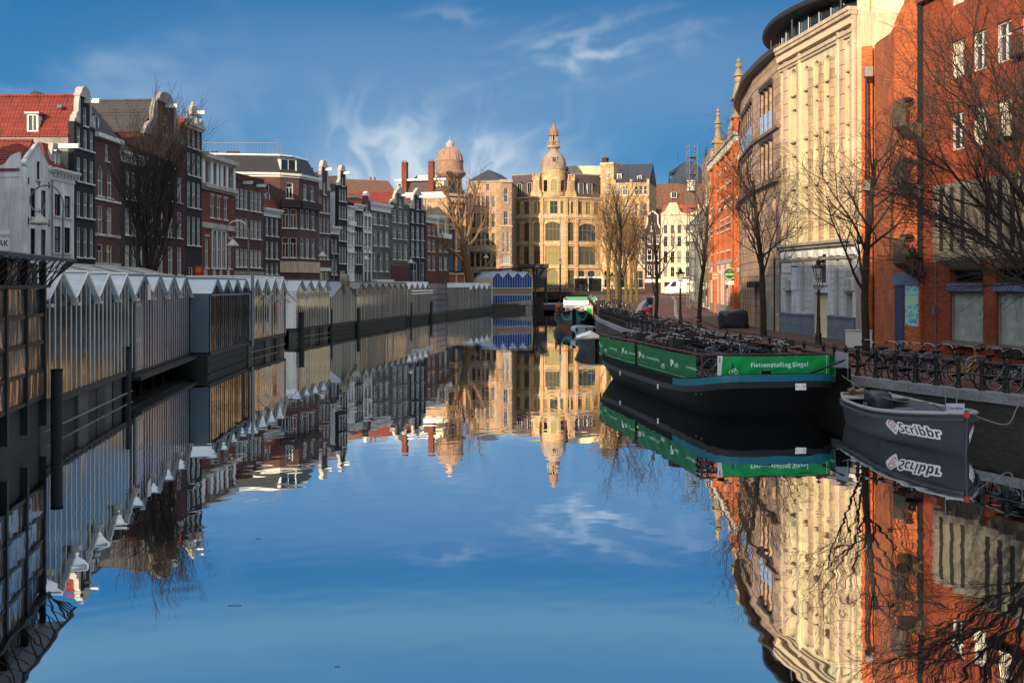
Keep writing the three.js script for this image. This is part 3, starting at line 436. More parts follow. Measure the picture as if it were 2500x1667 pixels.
  B = house('low dark house with a heavy white cornice between two taller neck gables', V2(-21.91, 120.56), V2(-21.29, 122.6), { top: 11.0, mat: M.bBlack, D: 9, rows: [[5.3, 7.2, c2, 0.55], [7.9, 9.6, c2, 0.55], [2, 4.4, c2, 0.7]], roof: { type: 'slope', h: 1.4, mat: M.slate } }); corniceTop(B, B.f, 9.1, 0.95, M.white, 4);
  B = house('black neck-gabled house with a blank white side wall', V2(-21.32, 122.61), V2(-20.6, 125.1), { top: 18.9, eave: 15.6, mat: M.bBlack, side: M.whiteWall, D: 11, pts: neckPts(0.46, 15.2, 0.9), rows: [[6.7, 8.8, c3, 0.5], [9.5, 11.4, c3, 0.5], [12.2, 13.8, c3, 0.5], [14.4, 15.9, c3, 0.48], [16.3, 17.4, [0.5], 0.5], [2, 5.8, [0.5], 1.6]], roof: gable(1.9, M.darkTile) }); neckTrim(B, B.f, 0.46, 15.2, 0.8);
  const orn = (B, f, ys, n = 3) => { for (const y of ys) { bands(B, f, [[y, y + 0.14, 0.2]], M.white, 'band'); for (let i = 0; i < n; i++) put('carved_stone', new G().ext([[-0.3, 0], [0.3, 0], [0.12, 0.22], [0, 0.5], [-0.12, 0.22]], 0.12, (i + 0.5) * f.W / n, y + 0.14, 0).geo(), M.white, B.g, f.m); } };
  B = house('narrow white stuccoed house with heavy window pediments', V2(-20.6, 125.12), V2(-20.02, 127.17), { top: 14.0, mat: M.whiteWall, D: 9, rows: [[5.9, 8, c2, 0.6], [9, 10.6, c2, 0.6], [11.4, 12.7, c2, 0.6]], roof: { type: 'slope', h: 1, mat: M.slate } }); corniceTop(B, B.f, 12.1, 0.8, M.white, 4); orn(B, B.f, [7.0, 9.6], 2); bands(B, B.f, [[10.4, 11, 0.3]], M.white);
  B = house('black house with slim round-topped white windows under a white cornice', V2(-20.02, 127.19), V2(-19.33, 129.58), { top: 14.4, mat: M.bBlack, D: 9, rows: [[3.6, 5.6, c3, 0.5, { arch: 'round' }], [6.7, 8.6, c3, 0.5, { arch: 'round' }], [9.1, 11, c3, 0.5, { arch: 'round' }], [11.6, 13.3, c3, 0.5, { arch: 'round' }]], roof: { type: 'slope', h: 1.6, mat: M.redTileD } }); corniceTop(B, B.f, 12.5, 0.8, M.white, 5);
  B = house('brown house with a rounded white gable and carved white window heads', V2(-19.33, 129.6), V2(-18.61, 132.1), { top: 16.1, eave: 13.6, mat: M.bBrown, D: 9, rows: [[5.9, 8, c2, 0.6], [9, 10.7, c2, 0.6], [11.6, 13, c2, 0.6], [13.7, 14.8, [0.5], 0.5]], pts: (W, H) => [[0, 0], [W, 0], [W, 12.4], [W * 0.78, 13], [W * 0.72, 14.2], [W * 0.5, H], [W * 0.28, 14.2], [W * 0.22, 13], [0, 12.4]], roof: gable(1.6, M.orangeTile) }); orn(B, B.f, [7.1, 9.7, 11.9], 2); for (const x of [0.04, 0.5, 0.96]) put('pilaster', new G().bx(x * B.f.W - 0.12, x * B.f.W + 0.12, 3.5, 12.4, -0.02, 0.12).geo(), M.white, B.g, B.f.m); put('gable_cap', new G().ext([[-0.6, 0], [0.6, 0], [0.4, 0.4], [0, 0.6], [-0.4, 0.4]], 0.5, B.f.W / 2, 14.6, -0.4).geo(), M.white, B.g, B.f.m);
  B = house('grey brown house with three arched windows per floor and a wide white cornice', V2(-18.61, 132.11), V2(-16.76, 138.1), { top: 15.0, mat: M.bGrey, D: 10, rows: [[5.9, 8.5, c3, 1.05, { arch: 'seg', st: 'cross' }], [9.3, 11.4, c3, 1.05, { arch: 'seg', st: 'cross' }], [12.1, 13.6, c3, 1.05, { st: 'cross' }]], roof: { type: 'slope', h: 1.5, mat: M.slate } }); corniceTop(B, B.f, 12.85, 1.05, M.white, 7); bands(B, B.f, [[2.9, 3.3, 0.25], [3.3, 3.7, 0.5]], M.white); for (const y of [5.2, 8.2, 11.0]) for (let i = 0; i < 4; i++) put('wall_anchor', new G().box(0.09, 0.5, 0.05, (i + 0.03) * B.f.W * 0.325 + 0.1, y + 2.4 - 1, 0.03).geo(), M.iron, B.g, B.f.m);
  B = house('grey brown neck-gabled house with curling white scrolls and white window surrounds', V2(-16.76, 138.13), V2(-14.76, 143.83), { top: 18.0, eave: 14.9, mat: M.bGrey, D: 12, pts: neckPts(0.42, 14.6, 1.0), rows: [[7.6, 9.8, c3, 1.1, { st: 'six' }], [10.5, 12.2, c3, 1.1, { st: 'six' }], [12.8, 14.5, c3, 1.05, { st: 'six' }], [15, 16.2, [0.5], 0.9]], roof: gable(2.3, M.redTileD) }); neckTrim(B, B.f, 0.42, 14.4, 1.1, M.stoneW, { tri: true }); bands(B, B.f, [[2.2, 5.6, 0.06, 0.2, B.f.W - 0.2]], plain('#4a1714', 0.6), 'shop_front');
  B = house('blue black neck-gabled house with a white gable top, beside the red brick house', V2(-14.76, 143.85), V2(-12.85, 149.3), { top: 18.3, eave: 14.6, mat: M.bNavy, D: 12, pts: neckPts(0.42, 14, 1), rows: [[8.1, 10.3, c3, 0.95, { st: 'cross' }], [10.6, 12.6, c3, 0.95, { st: 'cross' }], [13.1, 14.7, c3, 0.8], [15.1, 16.5, [0.5], 0.9], [3.6, 7.4, [0.3], 1.9, { st: 'cross' }], [3.6, 7.4, [0.8], 1]], roof: gable(2.2, M.redTileD) }); neckTrim(B, B.f, 0.42, 14, 1.1, M.stoneW, { tri: true });
  B = house('small red brick house with an arched white cornice above dark lower floors', V2(-12.85, 149.32), V2(-11.52, 153.1), { top: 14.4, mat: M.bRed, D: 9, rows: [[6.3, 8.5, c2, 1, { st: 'cross' }], [9.1, 10.9, c2, 1, { st: 'cross' }], [11.5, 13, c2, 1]], roof: { type: 'slope', h: 1, mat: M.slate } }); corniceTop(B, B.f, 12.3, 1.0, M.white, 5); bands(B, B.f, [[1, 7.8, 0.04, 0, B.f.W]], M.bDark, 'lower_front'); for (const ch of [...B.g.children]) if (ch.name === 'window' || ch.name === 'pane') ch.position.z += 0; B.g.children.filter((x) => x.name === 'lower_front').forEach((x) => B.g.remove(x));
  B = house('last house of the left row, dark brick with a white bay dormer', V2(-11.52, 153.12), V2(-9.9, 157.5), { top: 11.4, mat: M.bBrown, D: 9, rows: [[6.4, 8.4, c2, 1, { st: 'cross' }], [9.2, 11, c2, 1, { st: 'cross' }]] }); bands(B, B.f, [[10.2, 10.9, 0.5]], M.white); put('bay_dormer', new G().bx(0.7, 3.8, 10.9, 13.4, -2.5, -0.2).bx(0.5, 4, 13.4, 13.7, -2.7, 0).geo(), M.white, B.g, B.f.m); windowAt(B.g, new THREE.Matrix4().multiplyMatrices(B.f.m, m4(0, 0, 0.0)), 2.25, 11.1, 2.2, 2.1, { st: 'cross', deep: 0.19 });
  // the row goes on towards the bridge, out of the picture on the left
  const heads = [[-28.9, 53, 59.0, 13, M.bBrown, 'brown brick'], [-28.6, 44, 52.8, 12, M.bDark, 'low dark brick'], [-27.6, 33, 43.8, 14.5, M.bBrown, 'middling brown brick'], [-26.5, 20, 32.8, 16.5, M.bRed, 'red brick'], [-24.5, 2, 19.6, 17.5, M.bDark, 'broad dark brick'], [-24, -22, 1.6, 22.5, M.bBrown, 'broad brown brick'], [-26, -70, -22.4, 24.5, M.bDark, 'tall dark brick']];  // unseen houses, heights set for the shadow they throw on the right bank
  for (const [x, d0, d1, top, mat, what] of heads) { if (d0 === 53) continue; house(what + ' house unseen past the left edge, ' + (d1 < 20 ? 'beside the bridge' : 'near the white corner house') + (d0 < -30 ? ' and behind the viewer' : ''), V2(x, d0), V2(x - 0.3, d1), { top, mat, D: 13, rows: [[5, 7, c3, 1.1], [8.5, 10.5, c3, 1.1]], roof: { type: 'slope', h: 3, mat: M.darkTile } }); }
}
// long tiled roof behind the row
{
  const B = building('rear_building', 'long building with a brown tiled roof rising behind the canal houses', V2(-29, 152), GY), f = facade(B, V2(-27.5, 158), V2(-18.4, 162), GY, { H: 18.3, mat: M.bBrown });
  body(B, f, GY, 17.2, 12, M.bBrown, { type: 'slope', h: 3.2, mat: M.brownTile }); for (const x of [1.5, 2.2, 7.0, 7.7]) put('chimney_pot', new G().cyl(0.2, 0.16, 0.6, x, 20.3, -6, 8).geo(), M.brownTile, B.g, f.m);
}
// ---------- flower market sheds over the left edge of the canal ----------
const paleBar = plain('#c4c1ba', 0.45), glassDirty = phy({ color: '#66645a', map: T.grime, roughness: 0.09, ior: 1.9 }), glassDirty2 = phy({ color: '#5d6164', map: re(T.grime, 2.9, 4.1), roughness: 0.08, ior: 1.9 }), glassPale = phy({ color: '#85868a', map: T.grime, roughness: 0.14, ior: 1.8 }), panelGrey = phy({ color: '#98959d', map: T.plaster, roughness: 0.22, ior: 1.6 }), panelTeal = plain('#42535c', 0.5), roofPane = phy({ color: '#b9c2cc', map: T.plaster, roughness: 0.35, ior: 1.5 }), roofOld = phy({ color: '#a9aba4', map: T.grime, roughness: 0.4 }), roofGrey = plain('#8f979f', 0.4), blue = phy({ color: '#0b2f66', roughness: 0.6, specularIntensity: 0.3 }), blueGlass = phy({ color: '#123a70', roughness: 0.5, specularIntensity: 0.3 }), brownGlass = phy({ color: '#6a5a4c', roughness: 0.15, ior: 1.6 });
function shed(label, p, q, o) {
  const B = { g: thing('market_shed', label, 'market stall', [p.x, 0, p.d]), o: p }, { W, m } = frameOf(p, q, p), n = o.n, gw = W / n, D = o.D ?? 4.2, lo = o.lo ?? 3.62, hi = o.hi ?? 4.38, b0 = o.b ?? 0.9, bars = o.bars ?? 6, barM = o.bar ?? paleBar, pm = [].concat(o.pane ?? glassDirty), R = rng(Math.round(p.d * 10));
  const P = (name, g, mat, par = B.g, keep) => put(name, g.geo(keep), mat, par, par === B.g ? m : undefined);
  const zig = (x) => { if (o.flat) return lo; const t = (x / gw) % 1; return lo + (hi - lo) * (1 - Math.abs(2 * t - 1)); };
  const cells = n * bars, cw = W / cells, bg = new G();
  const cache = new Map();
  for (let i = 0; i < cells; i++) {
    const x0 = i * cw, k = i % bars, ya = zig(x0 + 1e-4) - 0.05, yb = zig(x0 + cw - 1e-4) - 0.05, ap = !o.flat && bars % 2 && k === (bars - 1) / 2;
    if (!cache.has(k)) cache.set(k, new G().ext(ap ? [[0, b0], [cw - 0.03, b0], [cw - 0.03, yb], [cw / 2, hi - 0.05], [0, ya]] : [[0, b0], [cw - 0.03, b0], [cw - 0.03, yb], [0, ya]], 0.02, 0, 0, 0).geo());
    const mesh = put('pane', cache.get(k), pm[Math.floor(R() * pm.length)], B.g, new THREE.Matrix4().multiplyMatrices(m, m4(x0 + 0.015, 0, -0.05, (R() - 0.5) * 0.006, (R() - 0.5) * 0.02, 0)));
    bg.bx(x0 - 0.015, x0 + 0.015, b0, zig(x0) - 0.02, -0.05, -0.012);
  }
  bg.bx(W - 0.02, W + 0.02, b0, lo, -0.05, 0.02); P('bottom_rail', new G().bx(0, W, b0 - 0.06, b0 + 0.03, -0.06, 0.03), o.sillM ?? M.wetStone); if (o.rails) for (const y of o.rails) bg.bx(0, W, y - 0.03, y + 0.03, -0.05, 0.03);
  P('glazing_bars', bg, barM);
  const rm = o.roof ?? roofPane, rows = o.roofRows ?? 3, rb = new G();
  for (let i = 0; i < n; i++) {
    const x0 = i * gw, x1 = x0 + gw, xm = (x0 + x1) / 2;
    if (o.flat) { for (let r = 0; r < rows; r++) { const z0 = 0.1 - D * r / rows, z1 = 0.1 - D * (r + 1) / rows + 0.04; P('roof_pane', new G().bx(x0 + 0.02, x1 - 0.02, lo + r * 0.05, lo + 0.06 + r * 0.05, z1, z0), rm); } continue; }
    for (const s of [0, 1]) for (let r = 0; r < rows; r++) { const z0 = 0.1 - (D + 0.1) * r / rows, z1 = 0.1 - (D + 0.1) * (r + 1) / rows + 0.035, A = s ? [xm, hi] : [x0, lo], C = s ? [x1, lo] : [xm, hi], g = new G(); g.quad([A[0], A[1], z0], [C[0], C[1], z0], [C[0], C[1], z1], [A[0], A[1], z1]); g.quad([A[0], A[1] - 0.03, z1], [C[0], C[1] - 0.03, z1], [C[0], C[1] - 0.03, z0], [A[0], A[1] - 0.03, z0]); P('roof_pane', g, rm); }
    rb.bar([x0, lo + 0.01, 0.1], [xm, hi + 0.01, 0.1], 0.035, 4).bar([xm, hi + 0.01, 0.1], [x1, lo + 0.01, 0.1], 0.035, 4).bar([xm, hi + 0.02, 0.1], [xm, hi + 0.02, -D], 0.04, 4);
    if (o.gutter) { P('gutter', new G().bx(x1 - 0.07, x1 + 0.07, lo - 0.1, lo + 0.01, -D, 0.15).bx(x1 - 0.13, x1 + 0.13, lo - 0.19, lo - 0.1, 0.03, 0.2), M.stoneW); if (i === 0) P('gutter', new G().bx(-0.13, 0.13, lo - 0.19, lo - 0.1, 0.03, 0.2), M.stoneW); }
    if (o.strut) P('window_stay', new G().bar([x1, lo - 0.1, 0.1], [x1 + 0.15, lo - 0.75, 0.75], 0.035), M.gal);
  }
  if (rb.a.length) P('roof_bars', rb, o.ridge ?? barM);
  const end = new THREE.Shape([[0, b0], [D, b0], [D, lo], [0, lo]].map((v) => new THREE.Vector2(...v)));
  P('end_wall', new G().ext(end, 0.05, 0.0, 0, 0, 0, Math.PI / 2, 0), o.end ?? o.endM ?? glassPale);
  P('end_wall', new G().ext(end, 0.05, W - 0.05, 0, 0, 0, Math.PI / 2, 0), o.end ?? glassPale);
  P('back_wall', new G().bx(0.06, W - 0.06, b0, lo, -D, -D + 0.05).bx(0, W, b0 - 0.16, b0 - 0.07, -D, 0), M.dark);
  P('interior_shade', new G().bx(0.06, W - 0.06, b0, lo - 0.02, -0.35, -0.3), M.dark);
  if (o.base === 'blocks') { const nb = Math.round(W / 1.15); for (let i = 0; i < nb; i++) P('base_block', new G().rbox(W / nb - 0.06, b0 - 0.05, 0.5, 0.03, (i + 0.5) * W / nb, (b0 - 0.16) / 2 - 0.05, -0.3 - R() * 0.12), i % 3 ? M.wetStone : M.wetBlock); P('waterline_rail', new G().bx(0, W, 0.18, 0.21, -0.02, 0.03), M.concrete); }
  else if (o.base === 'piles') { for (let i = 0; i <= Math.round(W / 2.2); i++) P('floor_pile', new G().cyl(0.12, 0.1, b0 + 1, i * W / Math.round(W / 2.2), -1.1, -0.8), M.moorWood); P('floor_beam', new G().bx(0, W, b0 - 0.3, b0 - 0.17, -D, -0.1), M.moorWood); }
  else P('base_wall', new G().bx(0, W, -1, b0 - 0.17, -D, -0.12).bx(0, W, b0 * 0.25, b0 * 0.25 + 0.05, -0.12, -0.06), o.baseM ?? M.moss);
  return Object.assign(B, { W, m, P });
}
{
  let S = shed('market shed with tall dirty glass gables, second from the left edge', V2(-12.15, 26.0), V2(-13.75, 36.2), { n: 4, bars: 5, b: 0.97, base: 'blocks', gutter: true, pane: [glassDirty, glassDirty, glassDirty2, phy({ color: '#6e5242', map: T.grime, roughness: 0.1, ior: 1.9 })] });
  S = shed('market shed of smooth grey panels with black seams, left of the blue grey end wall', V2(-13.85, 36.6), V2(-15.25, 47.3), { n: 4, bars: 6, b: 0.78, base: 'piles', gutter: true, pane: panelGrey, bar: M.black, ridge: M.zinc });
  S.P('door', new G().bx(0.15, 1.0, 0.85, 3.35, 0, 0.06), M.stoneG); for (const [a, b] of [[1, 1.9], [2.1, 3.2]]) for (const x of [0.24, 0.62]) S.P('door_panel', new G().bx(x, x + 0.3, a, b, 0.05, 0.08), panelGrey); S.P('name_sign', new G().box(0.5, 0.6, 0.03, 1.6, 3.75, 0.2), plain('#b9a8a0', 0.6)); S.P('platform', new G().bx(-0.3, S.W, 0.55, 0.68, -0.5, 0.35), M.moorWood);
  S = shed('market shed with black glazing bars and a blue grey end wall', V2(-14.3, 47.4), V2(-14.9, 56.6), { n: 4, bars: 5, b: 0.82, hi: 4.32, base: 'wall', bar: M.iron, ridge: M.zinc, pane: [glassDirty, glassDirty2, glassPale], end: panelTeal });
  S.P('flue_pipe', new G().bar([S.W - 0.2, 0.6, 0.25], [S.W - 0.2, 4.6, 0.25], 0.09, 8), M.gal); S.P('gutter', new G().bx(0, S.W, 3.5, 3.58, 0.02, 0.14), M.zinc);
  S = shed('pale market shed with four sharp gables and propped window stays', V2(-14.85, 56.8), V2(-14.75, 65.2), { n: 4, bars: 4, b: 0.88, hi: 4.5, base: 'blocks', gutter: true, strut: true, pane: [glassPale, glassDirty2, panelGrey], bar: paleBar });
  { const t = canvasTex(128, 320, (x, w, h) => { x.clearRect(0, 0, w, h); x.fillStyle = '#a31f1f'; x.beginPath(); x.ellipse(64, 110, 40, 100, 0, 0, 7); x.fill(); x.fillStyle = '#2f7a3a'; x.fillRect(40, 215, 36, 90); x.strokeStyle = '#20242a'; x.lineWidth = 7; x.beginPath(); x.moveTo(90, 210); x.bezierCurveTo(130, 240, 70, 270, 110, 310); x.stroke(); }); S.P('painted_flower', new G().add(new THREE.PlaneGeometry(0.5, 1.5), m4(5.7, 2.3, 0.03)), std({ map: t, transparent: true, alphaTest: 0.5, roughness: 0.7 }), B0(S), true); }
  S = shed('market shed with a plain white end wall facing the camera', V2(-15.75, 73), V2(-14.75, 81), { n: 4, bars: 5, b: 0.86, base: 'blocks', end: M.whiteWall, pane: [glassDirty2, glassDirty], bar: paleBar, ridge: M.zinc, D: 3.2 });
  // boathouse-like shed with a log-shaped ridge post
  S = shed('weathered wooden market shed with one wide gable and a thick rounded ridge post', V2(-14.7, 81.6), V2(-13.85, 89), { n: 1, bars: 16, lo: 3.05, hi: 4.35, b: 0.85, pane: [wood('#77705f'), wood('#5f5a4d')], bar: paleBar, roof: M.zinc, ridge: M.darkWood, endM: M.darkWood, end: M.darkWood });
  S.P('ridge_post', new G().bx(S.W / 2 - 0.55, S.W / 2 + 0.55, 3.5, 4.45, -0.2, 0.3).add(new THREE.CylinderGeometry(0.55, 0.55, 0.5, 14, 1, false, 0, Math.PI * 2), m4(S.W / 2, 4.4, 0.05, Math.PI / 2, 0, 0)), wood('#837a6a'));
  S = shed('longest market shed with a row of eight small brownish gables', V2(-13.85, 89.6), V2(-11.35, 108.5), { n: 8, bars: 5, b: 0.8, lo: 3.7, hi: 4.3, base: 'wall', pane: [glassDirty, glassDirty2], bar: paleBar, roof: roofOld, ridge: M.zinc });
  S = shed('market shed with four white gables behind a white rail, left of the dark grid shed', V2(-11.3, 108.8), V2(-9.75, 118), { n: 4, bars: 5, b: 0.7, lo: 3.6, hi: 4.35, base: 'wall', pane: [glassPale, glassDirty2], bar: paleBar }); S.P('front_rail', new G().bar([0, 3.4, 0.4], [S.W, 3.4, 0.4], 0.06).bar([0, 3.1, 0.4], [S.W, 3.1, 0.4], 0.05), M.white);
  S = shed('dark market shed fronted with a square grid of small panes', V2(-9.7, 118.2), V2(-8.3, 127.5), { n: 5, bars: 1, flat: true, lo: 4.3, b: 0.7, base: 'wall', pane: [pane('#555963', 0.2), pane('#666973', 0.2), pane('#786c60', 0.2)], bar: M.iron, rails: [1.5, 2.2, 2.9, 3.6], roof: M.dark });
  S = shed('pale barred market shed with a white flat roof, right of the dark grid shed', V2(-8.25, 127.8), V2(-5.9, 139.5), { n: 6, bars: 4, flat: true, lo: 3.75, b: 0.75, base: 'wall', pane: [glassPale, glassDirty, glassDirty2], bar: paleBar, roof: M.white });
  S = shed('last pale market shed with four narrow gables before the blue one', V2(-5.85, 139.8), V2(-3.2, 153), { n: 4, bars: 5, lo: 3.4, hi: 4.3, b: 0.75, base: 'wall', pane: [glassPale, glassDirty2], bar: paleBar, strut: true });
  S = shed('bright blue market shed with four gables at the far end of the row', V2(-3.05, 157), V2(3.2, 159.5), { n: 4, bars: 4, lo: 5.2, hi: 6.1, b: 1.1, D: 10, base: 'wall', baseM: M.concrete, pane: [blue, blueGlass], bar: paleBar, rails: [2.5, 3.6], roof: phy({ color: '#7f97b8', roughness: 0.35 }), end: M.cream });
  S.P('middle_panels', new G().bx(0.03, S.W - 0.03, 2.53, 3.57, -0.03, 0.012), brownGlass); S.P('ramp_wall', new G().ext([[-0.02, 0.9], [S.W + 0.02, 0.9], [S.W + 0.02, 1.75], [-0.02, 1.12]], 0.08, 0, 0, 0.022), M.concrete);
  // the nearest shed: a dark steel frame with wavy foil panes
  const B = { g: thing('steel_kiosk', 'dark steel framed kiosk with wavy reflecting panes at the left edge', 'market stall', [-10.35, 0, 17.5]), o: V2(-10.35, 17.5) }, { W, m } = frameOf(V2(-10.35, 17.5), V2(-12.06, 25.75), B.o), fg = new G(), R = rng(8);
  const foil = [0, 1, 2].map((i) => phy({ color: ['#8f8480', '#a08c7c', '#a88a74'][i], roughness: 0.12, metalness: 0.75, bumpMap: re(T.plasterB, 9 + i, 26 + 3 * i), bumpScale: 0.1 })), nc = 5, cw = W / nc, ys = [1.15, 1.85, 2.55, 3.25, 3.95];
  for (let c = 0; c < nc; c++) { for (let r = 0; r < 4; r++) put('pane', new G().bx(0.06, cw - 0.06, 0.05, 0.65, 0, 0.02).geo(), foil[Math.floor(R() * 3)], B.g, new THREE.Matrix4().multiplyMatrices(m, m4(c * cw, ys[r], -0.04, (R() - 0.5) * 0.05, (R() - 0.5) * 0.08, 0))); put('upper_pane', new G().bx(0.06, cw - 0.06, 4.02, 4.55, -0.04, -0.02).geo(), foil[0], B.g, new THREE.Matrix4().multiplyMatrices(m, m4(c * cw, 0, -0.1))); }
  for (let c = 0; c <= nc; c++) put('post', new G().bx(c * cw - 0.06, c * cw + 0.06, 0.4, 4.62, -0.1, 0.06).geo(), M.iron, B.g, m);
  for (const y of ys) fg.bx(0, W, y - 0.045, y + 0.045, -0.08, 0.03);
  fg.build('rails', M.iron, B.g).applyMatrix4(m);
  const tg = new G(); tg.bar([0, 4.66, 0.55], [W + 1.0, 4.66, 0.55], 0.05).bar([0, 3.98, 0.1], [W + 0.2, 3.98, 0.1], 0.045).bar([0, 4.66, 0], [W, 4.66, 0], 0.04); for (let i = 0; i < nc * 3; i++) { const x = i * W / (nc * 3), s = W / (nc * 3); tg.bar([x, 3.98, 0.1], [x + s * 1.3, 4.64, 0.55], 0.016, 4); if (i % 3) tg.bar([x + s, 3.98, 0.1], [x, 4.64, 0.55], 0.018, 4); } for (let i = 0; i < 5; i++) tg.bar([W + 0.15, 3.98 + i * 0.02, 0.1], [W + 0.15 + i * 0.22, 4.64, 0.55], 0.022, 4);
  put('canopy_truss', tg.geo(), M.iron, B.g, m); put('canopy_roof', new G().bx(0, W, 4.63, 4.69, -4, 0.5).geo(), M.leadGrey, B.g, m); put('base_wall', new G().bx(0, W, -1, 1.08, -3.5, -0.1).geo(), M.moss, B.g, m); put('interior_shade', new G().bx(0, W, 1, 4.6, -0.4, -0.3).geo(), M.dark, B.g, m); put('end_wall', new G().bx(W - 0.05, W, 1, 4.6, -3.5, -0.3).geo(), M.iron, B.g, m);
}
{
  const g = thing('glass_roof', 'long shallow glazed roof of the market street behind the nearest sheds', 'roof', [-18.4, 0, 36]), { m } = frameOf(V2(-18.4, 36), V2(-20.6, 60), V2(-18.4, 36)); for (let i = 0; i < 16; i++) put('roof_pane', new G().quad([i * 1.5 + 0.03, 4.62, 0], [i * 1.5 + 1.46, 4.62, 0], [i * 1.5 + 1.46, 4.98, -1.4], [i * 1.5 + 0.03, 4.98, -1.4]).geo(), i % 3 ? roofPane : roofOld, g, m); const q = new G(); for (let i = 0; i <= 16; i++) q.bar([i * 1.5, 4.63, 0], [i * 1.5, 5.0, -1.4], 0.03, 4); q.bar([0, 4.6, 0], [24, 4.6, 0], 0.05, 4).bar([0, 5.0, -1.4], [24, 5.0, -1.4], 0.04, 4); for (let i = 0; i <= 5; i++) q.bar([i * 4.8, 1.1, -0.7], [i * 4.8, 4.75, -0.7], 0.05, 6); put('roof_frame', q.geo(), M.stoneW, g, m);
}
function B0(S) { return S.g; }
// mooring piles
[[-11.88, 26.1, 1.78, 'at the corner of the steel kiosk'], [-13.67, 35.5, 1.79, 'between the dirty glass shed and the grey panel shed'], [-15.48, 73.6, 1.98, 'in front of the shed with the white end wall'], [-14.78, 81.4, 2.0, 'left of the weathered wooden shed'], [-13.75, 89.3, 1.9, 'right of the weathered wooden shed'], [-11.15, 110, 2.0, 'before the white railed shed'], [-9.6, 118.6, 2.0, 'before the dark grid shed']].forEach(([x, d, h, where]) => {
  const t = thing('mooring_pile', 'black wooden mooring pile ' + where, 'mooring pile', [x, 0, d], 0, 'mooring piles along the sheds'); const r = d < 60 ? 0.15 : 0.2;
  new G().cyl(r, r * 0.97, h + 1.5, 0, -1.5, 0, 12).build('pile', M.moorWood, t); new G().cyl(r * 1.04, r * 1.04, 0.05, 0, h - 0.01, 0, 12).build('pile_cap', M.black, t);
});
